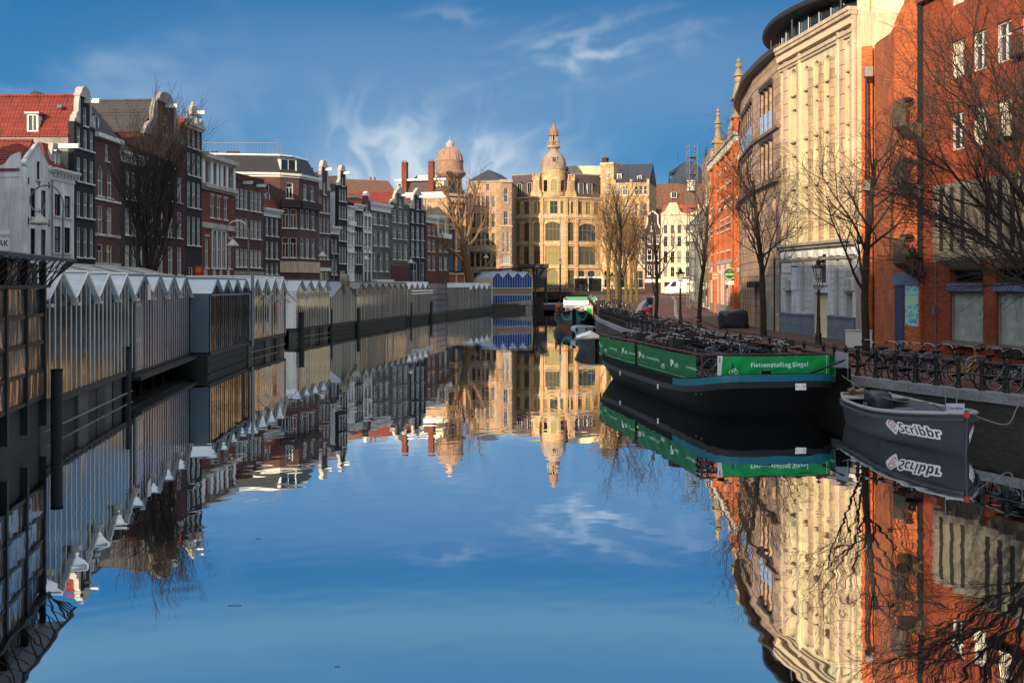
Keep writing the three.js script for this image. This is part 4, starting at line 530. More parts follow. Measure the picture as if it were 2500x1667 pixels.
// ---------- the far end of the canal ----------
const relZ = (a, b, ...z) => z.map((v) => (v - a) / (b - a));
{
  // building with the round domed turret
  let B = building('domed_building', 'cream and orange building with a round stone turret and ribbed dome', V2(-16.7, 180), 1.1);
  const f = facade(B, V2(-21.4, 182.4), V2(-11.9, 180), 1.1, { H: 20.7, mat: M.sandD, rows: [[13, 15, [0.5], 1]] });
  bands(B, f, [[18.7, 19.2, 0.15], [19.2, 19.7, 0.4]], M.white); body(B, f, 1.1, 19.6, 14, M.sandD, { type: 'mansard', h: 2.4, mat: M.slateBr, inset: 1.2 });
  bands(B, f, [[21.9, 22.2, -0.9, 1.1, f.W - 1.1]].map(([a, b]) => [a, b, 0.1]), M.white); put('skylight_roof', new G().ext([[0, 0], [6.4, 0], [5.4, 1.0], [1.0, 1.0]], 6, 2.2, 22.2, -9).geo(), M.leadGrey, B.g, f.m);
  for (const x of [1.9, 7.0]) { chimney(B, f, x, -0.2, 19.7, 25.3, 0.95, M.bRed); }
  dormer(B, f, 1.2, 19.9, 1.5, 1.6, -0.2); put('roof_cabin', new G().bx(7.6, 9.2, 19.9, 22.2, -3, -0.6).geo(), M.cream, B.g, f.m);
  put('drain_pipe', new G().bar([5.9, 8, 0.1], [5.9, 19, 0.1], 0.07).geo(), M.stoneG, B.g, f.m);
  const f2 = facade(B, V2(-11.9, 180), V2(-8.5, 182.6), 1.1, { H: 20.6, mat: brick('#c87644'), rows: [[15.6, 18.2, [0.3, 0.72], 0.9, { arch: 'round', st: 'plain' }], [10.6, 14.0, [0.3, 0.74], 0.95, { st: 'plain' }], [6.6, 9.6, [0.3, 0.74], 1.1, { st: 'plain' }]], lintel: M.sand, win: { fm: M.dark } });
  bands(B, f2, [[18.2, 18.6, 0.5], [19.0, 19.5, 0.6], [13.6, 14.0, 0.2], [8.9, 9.3, 0.7], [4.8, 5.2, 0.2]], M.pink); bracketRow(B, f2, 18.3, 0.9, 0.5, 6, M.pink, 0.25); put('pediment', new G().ext([[-1.3, 0], [1.3, 0], [0, 1.0]], 0.25, f2.W * 0.5, 13.0, 0).geo(), M.sand, B.g, f2.m); for (const x of [0.05, 0.5, 0.95]) put('pilaster', new G().bx(x * f2.W - 0.2, x * f2.W + 0.2, 3, 18.2, 0, 0.25).geo(), M.sand, B.g, f2.m);
  put('wall', new G().bx(0.02, f2.W, 0, 19.5, -10, -0.41).geo(), M.sandD, B.g, f2.m);
  const cx = -11.75 + 16.7, cz = -(189 - 180), tower = new G().lathe([[2.1, 18], [2.1, 24.2], [2.3, 24.4]], cx, 0, cz, 28); put('turret', tower.geo(), brick('#c98a58'), B.g);
  put('turret_ring', new G().lathe([[2.3, 24.2], [3.05, 24.9], [3.1, 25.2], [2.75, 25.5], [2.55, 25.6], [2.65, 26.0], [2.55, 26.1], [2.5, 27.2], [2.62, 27.3], [2.62, 27.5]], cx, 0, cz, 28).geo(), plaster('#b08a72'), B.g);
  put('dome', new G().lathe([[2.45, 27.4], [2.4, 27.9], [2.2, 28.6], [1.85, 29.2], [1.4, 29.65], [0.9, 29.95], [0.75, 30.05]], cx, 0, cz, 28).geo(), plaster('#b58f7a'), B.g);
  const ribs = new G(); for (let i = 0; i < 12; i++) { const a = i * Math.PI / 6, pt = (r, y) => [cx + Math.cos(a) * r, y, cz + Math.sin(a) * r]; ribs.path([pt(2.5, 27.5), pt(2.25, 28.6), pt(1.45, 29.66), pt(0.8, 30.05)], 0.06, 5, 10); } put('dome_rib', ribs.geo(), M.tan, B.g);
  put('dome_lantern', new G().lathe([[0.75, 30.0], [0.72, 30.6], [0.85, 30.7], [0.6, 31.0], [0.25, 31.35], [0.06, 31.45], [0.06, 31.9], [0.14, 32], [0, 32.1]], cx, 0, cz, 16).geo(), M.pink, B.g);
  for (let i = 0; i < 10; i++) { const a = i * Math.PI / 5 + 0.2, q = put('turret_column', new G().cyl(0.2, 0.18, 3.4, cx + Math.cos(a) * 2.15, 20.6, cz + Math.sin(a) * 2.15, 8).geo(), M.sand, B.g); const w = put('turret_window', new G().box(0.5, 2.4, 0.08, 0, 0, 0).geo(), PANES[0], B.g, m4(cx + Math.cos(a + 0.31) * 2.1, 22.2, cz + Math.sin(a + 0.31) * 2.1, 0, Math.PI / 2 - a - 0.31, 0)); }
}
{
  // department store on the far corner: older left wing, curved corner front with turret, right wing
  const wn = { fm: plain('#4f5244', 0.5), sill: false }, ww = { fm: M.white };
  let B = building('stone_office', 'plain older stone building in shade to the left of the turreted corner building', V2(-8, 190), 3);
  let f = facade(B, V2(-8.3, 190), V2(-2.15, 188.5), 3, { H: 23.8, mat: M.sandD, rows: [[18.8, 20.9, [0.17, 0.33, 0.46, 0.6, 0.77], 0.6], [15, 17.6, [0.17, 0.33, 0.46, 0.6, 0.77], 0.62], [11.6, 13.9, [0.17, 0.33, 0.46, 0.6, 0.77], 0.62], [7.5, 10.2, [0.12, 0.3, 0.46, 0.62, 0.8], 0.8, { st: 'plain' }], [3.4, 6.4, [0.3, 0.7], 1.8], [22, 23.2, [0.2, 0.6], 0.6]], win: wn });
  bands(B, f, [[7.4, 7.8, 0.3], [20.4, 20.8, 0.15]], M.stoneG); for (const x of [0.03, 0.25, 0.4, 0.53, 0.68, 0.9]) put('pilaster', new G().bx(x * f.W - 0.15, x * f.W + 0.15, 8, 19, 0, 0.12).geo(), M.sandD, B.g, f.m);
  body(B, f, 3, 20.8, 16, M.sandD, { type: 'mansard', h: 2.4, mat: M.slateB, inset: 3 });
  f = facade(B, V2(-2.15, 187.9), V2(-0.05, 188.8), 3, { H: 23.9, mat: M.sandD, rows: [[19.6, 22.4, [0.5], 0.8], [15.3, 18.0, [0.5], 0.9], [10.2, 14, [0.3, 0.72], 0.5], [5.6, 9.6, [0.5], 1.6, { st: 'grid' }]], win: ww }); put('wall', new G().bx(0, f.W, 0, 20.9, -6, -0.41).geo(), M.sandD, B.g, f.m); bands(B, f, [[4.6, 5.0, 0.2], [12.0, 12.3, 0.25], [20.4, 20.9, 0.3]], M.stone);

  B = building('department_store', 'sandstone corner building with a domed turret facing down the canal', V2(8.3, 198), 3.2);
  const st = M.sand, big = { fm: plain('#6e6a3c', 0.5), panes: WARM, curt: 0, sill: false, deep: 0.25 }, P = [V2(-0.03, 202), V2(3.72, 199), V2(5.9, 198), V2(10.7, 198), V2(12.8, 199), V2(17.9, 202)];
  const spec = [
    [[18.2, 20.7, [0.28, 0.79], 1.45, { st: 'grid', ...big }], [12.8, 16.5, [0.26, 0.79], 1.5, { arch: 'seg', st: 'plain', ...big }], [8.1, 11.75, [0.26, 0.79], 1.5, { st: 'shop', ...big }], [3.4, 7, [0.26, 0.79], 1.4, { arch: 'round', ...big }]],
    [[18.3, 20.6, [0.42, 0.78], 0.56, { arch: 'round', ...big }], [12.8, 16.5, [0.56], 1.4, { arch: 'seg', st: 'plain', ...big }], [8.1, 11.75, [0.56], 1.4, { st: 'shop', ...big }], [3.4, 7, [0.5], 1.3, { ...big }]],
    [[18.2, 20.7, [0.17, 0.83], 0.6, { st: 'cross', ...big }], [18.2, 20.7, [0.5], 1.5, { st: 'cross', ...big }], [12.8, 16.6, [0.46], 3.0, { arch: 'seg', st: 'grid', ...big }], [8.1, 11.75, [0.46], 3.0, { st: 'grid', ...big }], [3.3, 7.4, [0.42], 2.3, { arch: 'round', st: 'tee', ...big }]],
    [[18.3, 20.6, [0.16, 0.6], 0.62, { arch: 'round', ...big }], [12.8, 16.5, [0.45], 1.5, { arch: 'seg', st: 'plain', ...big }], [8.1, 11.75, [0.45], 1.5, { st: 'shop', ...big }], [3.4, 7, [0.5], 1.5, { ...big }]],
    [[18.2, 20.7, [0.16, 0.49, 0.82], 1.15, { st: 'grid', ...big }], [12.8, 16.4, [0.46], 4.1, { arch: 'seg', st: 'grid', ...big }], [8.1, 11.75, [0.46], 4.1, { st: 'shop', ...big }], [3.4, 7, [0.2, 0.62], 1.8, { arch: 'seg', ...big }]],
  ];
  const fs = spec.map((rows, i) => facade(B, P[i], P[i + 1], 3.2, { H: 21.6, mat: st, rows }));
  fs.forEach((ff, i) => { bands(B, ff, [[4.2, 4.6, 0.25], [8.9, 9.15, 0.15], [14.0, 14.3, 0.2], [14.3, 14.6, 0.45], [17.9, 18.15, 0.25], [18.15, 18.4, 0.55]], M.stone); put('pilaster', new G().bx(-0.25, 0.25, 0, 18, -0.05, 0.28).bx(-0.32, 0.32, 0, 1, -0.05, 0.36).bx(-0.32, 0.32, 13.2, 14, -0.05, 0.38).geo(), st, B.g, ff.m); bracketRow(B, ff, 14.15, 0.3, 0.35, Math.round(ff.W / 0.45), M.stone, 0.16); });
  put('wall', new G().ext([...P, V2(17.9, 216), V2(-0.03, 216)].map((v) => [v.x - 8.3, v.d - 198]).map(([x, d]) => [x, d]), 18.3, 0, 0, 0).geo().rotateX(-Math.PI / 2).translate(0, 3.2, -0.45), st, B.g);
  // mansard in four slopes, dormers, gable fronts, turret
  const mg = new G(), top = 26.3, K = (v, y, k = 0) => [v.x - 8.3, y, -(v.d - 198) - k]; [[P[0], P[1]], [P[1], P[2]], [P[3], P[4]], [P[4], P[5]]].forEach(([a, b]) => mg.quad(K(a, 21.62, 0.1), K(b, 21.62, 0.1), K(b, top, 2.2), K(a, top, 2.2)));
  mg.quad(K(P[0], top, 2.2), K(P[2], top, 2.2), K(P[2], top + 0.1, 14), K(P[0], top + 0.1, 14)); mg.quad(K(P[3], top, 2.2), K(P[5], top, 2.2), K(P[5], top + 0.1, 14), K(P[3], top + 0.1, 14)); mg.build('roof', M.slateBr, B.g);
  new G().bar(K(P[0], top + 0.1, 2.2), K(P[2], top + 0.1, 2.2), 0.2, 4).bar(K(P[3], top + 0.1, 2.2), K(P[5], top + 0.1, 2.2), 0.2, 4).build('roof_ridge', M.stoneG, B.g);
  for (const [ff, x] of [[fs[0], 0.34], [fs[0], 0.88], [fs[4], 0.24], [fs[4], 0.6]]) dormer(B, { ...ff, m: ff.m }, x * ff.W, 19.1, 1.15, 2.2, -0.35, M.stoneW, M.slateBr, true);
  for (const ff of [fs[1], fs[3]]) { const w = ff.W; put('gable_front', new G().ext([[0, 18.3], [w, 18.3], [w * 0.96, 19.3], [w * 0.8, 19.8], [w * 0.78, 21.6], [w * 0.66, 22.4], [w * 0.5, 22.9], [w * 0.34, 22.4], [w * 0.22, 21.6], [w * 0.2, 19.8], [w * 0.04, 19.3]], 0.6, 0, 0, -0.5).geo(), st, B.g, ff.m); put('niche', new G().ext(outline(w * 0.34, 2.2, 'round'), 0.06, w / 2, 19.4, 0.1).geo(), M.sandD, B.g, ff.m); for (const x of [0.24, 0.76]) put('finial', new G().cyl(0.22, 0.14, 0.9, x * w, 21.6, 0.1, 8).sph(0.2, x * w, 22.6, 0.1).geo(), st, B.g, ff.m); }
  const tz = -0.4 - 1.2; put('turret', new G().add(new THREE.CylinderGeometry(2.45, 2.55, 5.6, 8, 1, false, Math.PI / 8), m4(0, 24.3, tz)).geo(), st, B.g);
  put('turret_window', new G().ext(outline(1.25, 2.4, 'round'), 0.08, 0, 22.6, tz + 2.32).geo(), WARM[0], B.g); put('window_surround', new G().ext((() => { const o = outline(1.7, 2.75, 'round'); o.holes.push(new THREE.Path(outline(1.25, 2.4, 'round').getPoints(8).map((p) => new THREE.Vector2(p.x, p.y + 0.1)))); return o; })(), 0.16, 0, 22.5, tz + 2.3).geo(), M.stone, B.g); for (const a of [-1, 1]) put('turret_window', new G().box(0.9, 2.2, 0.1, 0, 0, 0).geo(), PANES[0], B.g, m4(a * 1.68, 23.7, tz + 1.68, 0, a * Math.PI / 4, 0));
  put('turret_cornice', new G().add(new THREE.CylinderGeometry(2.75, 2.55, 0.35, 8, 1, false, Math.PI / 8), m4(0, 27.1, tz)).add(new THREE.CylinderGeometry(2.8, 2.75, 0.2, 8, 1, false, Math.PI / 8), m4(0, 21.9, tz)).geo(), M.stone, B.g);
  put('turret_dome', new G().lathe([[2.5, 27.2], [2.55, 28.2], [2.3, 29.2], [1.75, 30.0], [1.2, 30.5], [0.85, 31.0], [0.8, 31.3]], 0, 0, tz, 8).geo(), plaster('#b59a86'), B.g, m4(0, 0, 0)); dormer(B, { m: m4(0, 0, tz + 2.55) }, 0, 28.2, 0.9, 1.1, 0, M.stone, M.stone);
  put('turret_gallery', new G().lathe([[0.8, 31.2], [1.35, 31.45], [1.4, 31.7], [1.0, 31.75], [0.2, 31.75]], 0, 0, tz, 16).geo(), M.tan, B.g); const bal = new G(); for (let i = 0; i < 16; i++) { const a = i * Math.PI / 8; bal.bar([Math.cos(a) * 1.25, 31.7, tz + Math.sin(a) * 1.25], [Math.cos(a) * 1.25, 32.7, tz + Math.sin(a) * 1.25], 0.05, 4); } bal.tor(1.25, 0.05, 0, 32.7, tz, Math.PI / 2, 0, 0, 5, 20); bal.build('gallery_railing', M.tan, B.g);
  const col = new G(); for (let i = 0; i < 8; i++) { const a = i * Math.PI / 4 + 0.39; col.cyl(0.13, 0.12, 2.2, Math.cos(a) * 0.72, 31.7, tz + Math.sin(a) * 0.72, 6); } col.build('lantern_column', M.stone, B.g);
  put('lantern_top', new G().lathe([[1.0, 33.8], [1.05, 34.0], [0.85, 34.1], [0.9, 34.6], [0.75, 35.1], [0.4, 35.5], [0.3, 35.7], [0.34, 35.85], [0.12, 36.1], [0, 36.4]], 0, 0, tz, 14).geo(), plaster('#a87f62'), B.g); put('lantern_core', new G().cyl(0.3, 0.3, 2.1, 0, 31.7, tz, 8).geo(), M.dark, B.g);

  B = building('stone_block', 'tall sandstone block with white windows and a slate roof, right of the turreted building', V2(18, 201), 3.2);
  let f3 = facade(B, V2(17.9, 202), V2(20.4, 200.6), 3.2, { H: 28.7, mat: st, rows: [[25.5, 27.4, [0.6], 1.1, { st: 'grid' }], [22, 23.9, [0.6], 1.1, { st: 'grid' }], [17.7, 20.3, [0.6], 1.1, { st: 'grid' }], [12.6, 16, [0.6], 1.2], [8, 11.7, [0.6], 1.2], [3.5, 7, [0.5], 1.5]], win: ww }); put('wall', new G().bx(0, f3.W, 0, 25.5, -9, -0.41).geo(), st, B.g, f3.m); bands(B, f3, [[25, 25.5, 0.25], [18.6, 18.9, 0.15]], M.stone); chimney(B, f3, 0.5, -1.2, 25, 26.6, 1.0, M.dark);
  let f4 = facade(B, V2(20.4, 200.2), V2(27.1, 198.2), 3.2, { H: 24.5, mat: st, rows: [[22, 23.8, [0.13, 0.32], 0.95, { st: 'cross' }], [17.7, 20.3, [0.13, 0.32], 0.95, { st: 'cross' }], [12.6, 16, [0.12, 0.32], 1.1, { st: 'six' }], [8, 11.7, [0.12, 0.32], 1.1, { st: 'six' }], [22, 23.8, [0.64, 0.77, 0.9], 0.7, { st: 'plain' }], [17.4, 20.3, [0.64, 0.77, 0.9], 0.7, { st: 'plain' }], [12.6, 16, [0.66, 0.86], 0.9, { st: 'six' }], [8, 11.7, [0.66, 0.86], 0.9, { st: 'six' }], [3.5, 7, [0.2, 0.7], 2]], win: ww });
  bands(B, f4, [[14.3, 14.6, 0.25], [4.2, 4.6, 0.3]], M.stone); for (const x of [0.02, 0.5, 0.98]) put('pilaster', new G().bx(x * f4.W - 0.25, x * f4.W + 0.25, 0, 21.9, 0, 0.2).geo(), st, B.g, f4.m); body(B, f4, 3.2, 21.3, 10, st, { type: 'slope', h: 4.2, mat: M.slateB }); dormer(B, f4, 0.9, 21.8, 0.9, 1.3, -0.9); dormer(B, f4, 5.0, 21.4, 0.9, 1.2, -0.7);
  B = building('roof_house', 'flat cream rooftop storey behind the turret of the corner building', V2(14, 206), 3); put('wall', new G().bx(-2.3, 5, 22, 28.6, -6, 0).geo(), M.creamWall, B.g); put('wall', new G().bx(-3.6, -2.3, 22, 27.5, -6, 0.2).geo(), M.leadGrey, B.g); put('chimney', new G().bx(-3.8, -2.4, 27.5, 28.6, -2, -1).geo(), M.dark, B.g);

  // white and dark houses on the corner at the right, the long roof and the church behind
  B = building('canal_house', 'cream white corner house with ornate curved gables and five windows per floor', V2(26.2, 175), 2.4, 'house'); f = facade(B, V2(26.2, 176), V2(33.4, 174), 2.3, { H: 16.6, mat: plaster('#efe0c0'), pts: (W, H) => { const h = H; return [[0, 0], [W, 0], [W, h], [W * 0.95, h + 0.3], [W * 0.86, h + 1.6], [W * 0.8, h + 0.3], [W * 0.62, h - 0.2], [W * 0.46, h + 0.2], [W * 0.36, h + 1.9], [W * 0.2, h + 1.9], [W * 0.1, h + 0.5], [0, h]]; }, rows: [[13.1, 14.6, [0.11, 0.27, 0.43, 0.62, 0.78], 0.62], [10.8, 12.6, [0.11, 0.27, 0.43, 0.62, 0.78], 0.66], [7.9, 10, [0.11, 0.27, 0.43, 0.62, 0.78], 0.66], [5.5, 7.2, [0.11, 0.27, 0.43, 0.62, 0.78], 0.66], [2.5, 4.6, [0.15, 0.4, 0.7], 1.1]], win: { fm: plain('#6b5a40', 0.6), sm: M.cream } }); body(B, f, 2.3, 14, 10, M.cream, { type: 'slope', h: 2.2, mat: M.orangeTile });
  put('awning', new G().box(2.6, 0.1, 1.2, 5.2, 2.9, 0.6, 0.35, 0, 0).geo(), M.dark, B.g, f.m);
  B = building('canal_house', 'dark brick house with a white framed rounded gable, left of the cream corner house', V2(23.6, 176), 2.4, 'house'); f = facade(B, V2(23.5, 177), V2(26.2, 176), 2.3, { H: 17, mat: M.bDark, pts: (W, H) => { const h = H; return [[0, 0], [W, 0], [W, h - 3], [W * 0.82, h - 2.2], [W * 0.8, h - 0.6], [W * 0.5, h], [W * 0.2, h - 0.6], [W * 0.18, h - 2.2], [0, h - 3]]; }, rows: [[11.3, 12.9, [0.25, 0.55, 0.82], 0.5], [8.4, 10.4, c2, 0.8], [5.6, 7.6, c2, 0.8], [13.6, 15, [0.5], 0.7]] }); bands(B, f, [[2.2, 2.8, 0.3, 0.1, f.W]], M.white, 'shop_sign'); const cp = new G(); cp.bar([0.15, 11.8, 0.05], [0.5, 12.6, 0.05], 0.14, 5).bar([0.5, 12.6, 0.05], [0.55, 14.1, 0.05], 0.14, 5).bar([0.55, 14.1, 0.05], [f.W / 2, 14.8, 0.05], 0.14, 5).bar([f.W / 2, 14.8, 0.05], [f.W - 0.55, 14.1, 0.05], 0.14, 5).bar([f.W - 0.55, 14.1, 0.05], [f.W - 0.5, 12.6, 0.05], 0.14, 5).bar([f.W - 0.5, 12.6, 0.05], [f.W - 0.15, 11.8, 0.05], 0.14, 5); put('gable_coping', cp.geo(), M.white, B.g, f.m); body(B, f, 2.3, 11.5, 10, M.bDark, gable(2.4, M.orangeTile));
  B = building('long_building', 'long building with a huge dark brown tiled roof behind the cream corner house', V2(31, 230), 3); f = facade(B, V2(29, 232), V2(47, 232), 3, { H: 21.5, mat: M.bDark }); body(B, f, 3, 18.6, 16, M.bDark, { type: 'slope', h: 6.8, mat: M.brownTile }); dormer(B, f, 9.0, 21.6, 1.3, 1.3, -2.6);
  B = building('church', 'brick church apse with a steep hipped roof and a slim pinnacle behind the long roof', V2(46, 262), 3, 'church'); put('wall', new G().add(new THREE.CylinderGeometry(6, 6, 28, 8, 1, false, Math.PI / 8), m4(1.5, 17, -6)).bx(-2, 12, 3, 31, -30, -6).geo(), M.bDark, B.g); put('roof', new G().add(new THREE.CylinderGeometry(1.6, 6.6, 6.2, 8, 1, false, Math.PI / 8), m4(1.5, 33.9, -6)).bx(0, 3, 36, 37, -30, -6).geo(), M.slateB, B.g); put('pinnacle', new G().cyl(0.7, 0.5, 5, 4.6, 31, 1.2, 6).cyl(0.6, 0.02, 4.5, 4.6, 36, 1.2, 6).cyl(0.25, 0.02, 3.2, -5, 31, 1.2, 6).geo(), M.bDark, B.g); put('weather_vane', new G().cyl(0.05, 0.03, 3, -1.5, 36.8, -6, 5).geo(), M.iron, B.g);
  // bridge at the far end
  B = { g: thing('stone_bridge', 'low dark arched bridge with iron railing crossing the far end of the canal', 'bridge', [8.3, 0, 167]) }; B.g.name = B.g.name;
  const br = new THREE.Shape(); br.moveTo(-12, -1); br.lineTo(-3, -1); br.lineTo(-3, 1.5); br.quadraticCurveTo(1, 2.3, 5, 1.5); br.lineTo(5, -1); br.lineTo(14, -1); br.lineTo(14, 2.75); br.quadraticCurveTo(1, 3.1, -12, 2.75); br.closePath(); put('bridge_arch', new G().ext(br, 8, 0, 0, -8).geo(), M.bDark, B.g); put('bridge_coping', new G().bx(-12, 14, 2.72, 2.95, -8.1, 0.12).geo(), M.concreteD, B.g); const rg = new G(); for (let i = 0; i <= 52; i++) rg.bar([-12 + i * 0.5, 2.9, 0], [-12 + i * 0.5, 3.95, 0], 0.025, 3); rg.bar([-12, 3.95, 0], [14, 3.95, 0], 0.04, 4).bar([-12, 3.4, 0], [14, 3.4, 0], 0.025, 4); put('bridge_railing', rg.geo(), M.iron, B.g);
  // dark market canopy behind the blue shed
  B = { g: thing('market_canopy', 'dark flat roofed market canopy rising behind the blue shed', 'shelter', [4.4, 0, 163]) }; put('canopy_roof', new G().bx(-3.5, 1.6, 6.9, 7.5, -6, 0).add(new THREE.BoxGeometry(14, 0.25, 4), m4(-7, 6.6, -3, 0, 0, 0.06)).geo(), M.dark, B.g); for (const [x, z] of [[1.2, -0.4], [-0.6, -0.4], [1.2, -5.5], [-3, -5.5]]) put('canopy_post', new G().cyl(0.14, 0.14, 6, x, 1, z, 8).geo(), M.dark, B.g); put('tarpaulin_side', new G().box(2.2, 3.2, 4.5, 0.2, 5.2, -3, 0, 0, 0.06).geo(), M.dark, B.g);
  // white kiosk on the bridge
  B = { g: thing('white_kiosk', 'white framed glass shelter in front of the shop fronts on the bridge', 'shelter', [13.4, 2.6, 176]) }; put('frame', new G().bx(-2.6, 2.6, 2.7, 2.95, -2, 0).bx(-2.5, -2.38, 0, 2.7, -0.12, 0).bx(2.38, 2.5, 0, 2.7, -0.12, 0).bx(-0.06, 0.06, 0, 2.7, -0.12, 0).geo(), M.white, B.g); put('pane', new G().bx(-2.4, 2.4, 0.2, 2.6, -0.08, -0.06).geo(), PANES[0], B.g);
}
// ---------- right bank ----------
{
  // cream arcaded office
  let B = building('arcaded_building', 'tall cream building with slender arched bays above a white rusticated ground floor', V2(16.3, 60.5), 1.1);
  const p = V2(16.3, 60.5), q = V2(17.6, 51.2), y0 = 1.1, xs = [1.7, 3.5, 4.84, 6.15, 7.5, 8.72], W0 = Math.hypot(1.3, 9.3);
  const s = { H: 18.0, mat: M.stone }, holes = xs.map((x, i) => [x, i === 0 || i === 5 ? 0.85 : 0.8, i === 0 || i === 5 ? 16.7 : 16.5]);
  const { W, m } = frameOf(p, q, B.o, y0), sh = new THREE.Shape([[0, 5.2], [W, 5.2], [W, 17.0], [0, 17.0]].map((v) => new THREE.Vector2(...v)));
  for (const [x, w, top] of holes) sh.holes.push(new THREE.Path(outline(w, top - y0 - 5.5, 'round').getPoints(10).slice(0, -1).map((v) => new THREE.Vector2(v.x + x, v.y + 5.5))));
  const f = { W, H: 18 - y0, m };
  put('wall', new G().ext(sh, 0.62, 0, 0, -0.62).geo(), M.creamWall, B.g, m); put('wall', new G().bx(0, W, 0, 16.9, -11, -0.63).geo(), M.creamWall, B.g, m);
  for (const [x, w, top] of holes) for (let k = 0; k < 4; k++) {
    const y = 5.55 + k * 2.75; put('window', new G().bx(x - w / 2, x + w / 2, y + 0.35, y + 2.5, -0.6, -0.56).geo(), plain('#cbb98c', 0.5), B.g, m); put('pane', new G().bx(x - w / 2 + 0.08, x + w / 2 - 0.08, y + 0.45, y + 2.4, -0.57, -0.545).geo(), PANES[k % 4], B.g, m);
    if (k) { put('spandrel', new G().bx(x - w / 2, x + w / 2, y - 0.45, y + 0.3, -0.6, -0.2).geo(), M.stone, B.g, m); put('sill', new G().bx(x - w / 2, x + w / 2, y + 0.22, y + 0.34, -0.6, 0.02).bx(x - w / 2, x + w / 2, y - 0.55, y - 0.45, -0.6, -0.1).geo(), M.stone, B.g, m); }
  }
  // pilasters of cut blocks beside the end bays, slim shafts between the others
  for (const x of [0.75, 2.65, 7.98, 9.2]) for (let k = 0; k < 15; k++) put('stone_block', new G().rbox(0.52, 0.74, 0.14, 0.02, x, 5.6 + k * 0.77, 0.05).geo(), M.pink, B.g, m);
  for (const x of [4.18, 5.5, 6.82]) put('pilaster', new G().bx(x - 0.2, x + 0.2, 5.3, 15.2, -0.02, 0.12).geo(), M.tan, B.g, m);
  for (const x of [2.86, 7.7, 9.36]) put('pilaster', new G().bx(x - 0.06, x + 0.06, 5.3, 17, -0.02, 0.2).geo(), M.creamWall, B.g, m);
  bands(B, f, [[15.75, 15.9, 0.14], [15.9, 16.1, 0.24], [16.55, 16.75, 0.25, 0, W + 0.05], [16.75, 16.95, 0.42, 0, W + 0.1], [16.95, 17.15, 0.5, 0, W + 0.12]], M.stone); bracketRow(B, f, 16.45, 0.3, 0.34, 42, M.stone, 0.14);
  bands(B, f, [[5.0, 5.16, 0.3], [5.16, 5.3, 0.5], [4.3, 4.45, 0.12]], M.stoneG, 'ledge');
  // ground floor: openings, rusticated courses, blue stone plinth
  const open = [[1.5, 1.75, 3.3, 1.4], [5.45, 0.05, 2.5, 1.7], [5.45, 3.05, 4.6, 1.5], [7.35, 0.95, 4.4, 0.5], [8.65, 1.0, 2.5, 0.75], [8.65, 3.3, 4.5, 0.75], [1.1, 3.55, 4.6, 0.6], [3.1, 1.4, 4.2, 0.5]].map(([x, a, b, w]) => [x, a, b, w]); open[0] = [1.1, 1.2, 2.6, 0.6];
  const gs = new THREE.Shape([[0, 0], [W, 0], [W, 5.0], [0, 5.0]].map((v) => new THREE.Vector2(...v))); for (const [x, a, b, w] of open) gs.holes.push(new THREE.Path([[x - w / 2, a], [x - w / 2, b], [x + w / 2, b], [x + w / 2, a]].map((v) => new THREE.Vector2(...v))));
  const gw = plaster('#e9e8ea', 0.6); put('wall', new G().ext(gs, 0.45, 0, 0, -0.45).geo(), gw, B.g, m); put('door_recess', new G().bx(0, W, 0, 5, -0.62, -0.5).geo(), M.cream, B.g, m);
  put('pane', new G().bx(4.75, 6.15, 3.1, 4.55, -0.35, -0.33).geo(), PANES[1], B.g, m); put('window_frame', new G().bx(4.66, 4.78, 3, 4.65, -0.35, 0.06).bx(6.12, 6.24, 3, 4.65, -0.35, 0.06).bx(4.6, 6.3, 2.92, 3.04, -0.35, 0.14).bx(5.42, 5.48, 3.05, 4.6, -0.34, -0.28).geo(), M.white, B.g, m);
  put('door', new G().bx(4.6, 5.5, 0.05, 2.45, -0.4, -0.36).geo(), M.cream, B.g, m); put('door', new G().bx(5.55, 6.3, 0.05, 2.45, -0.42, -0.38).geo(), PANES[3], B.g, m); put('letter_panel', new G().bx(8.55, 8.8, 1.2, 2.1, -0.44, -0.42).geo(), M.dark, B.g, m);
  const blocked = (x0, x1, y, h) => open.some(([x, a, b, w]) => x0 < x + w / 2 + 0.05 && x1 > x - w / 2 - 0.05 && y < b + 0.02 && y + h > a - 0.02);
  const piers = [[0.05, 0.75], [1.45, 2.35], [2.4, 2.8], [3.4, 3.95], [4.0, 4.55], [6.35, 7.05], [7.65, 8.2], [9.05, 9.36]]; for (const [a, b] of piers) for (let k = 0; k < 9; k++) { const y = 1.3 + k * 0.33; if (!blocked(a, b, y, 0.31)) put('stone_block', new G().rbox(b - a, 0.31, 0.07, 0.012, (a + b) / 2, y + 0.16, 0.03).geo(), gw, B.g, m); }
  for (const [a, b] of [[0.02, 1.5], [1.52, 3.0], [3.02, 4.55], [6.35, 8.2], [8.22, 9.37]]) put('plinth_stone', new G().bx(a, b, 0, 0.6, 0, 0.12).bx(a, b, 0.61, 1.18, 0, 0.1).bx(a, b, 1.18, 1.26, 0, 0.16).geo(), M.bluestone, B.g, m);
  for (const x of [1.1, 8.65]) put('carved_stone', new G().bx(x - 0.4, x + 0.4, 2.62, 2.75, 0, 0.22).ext([[-0.3, 0], [0.3, 0], [0.2, 0.45], [-0.2, 0.45]], 0.14, x, 2.75, 0).geo(), M.stoneW, B.g, m);
  for (const x of [0.5, 2.6, 4.1, 5.4, 6.8, 7.6, 9.2]) put('corbel', new G().ext([[0, 0], [0.34, 0], [0.3, 0.34], [0.04, 0.34]], 0.22, x - 0.17, 4.5, 0).geo(), gw, B.g, m);
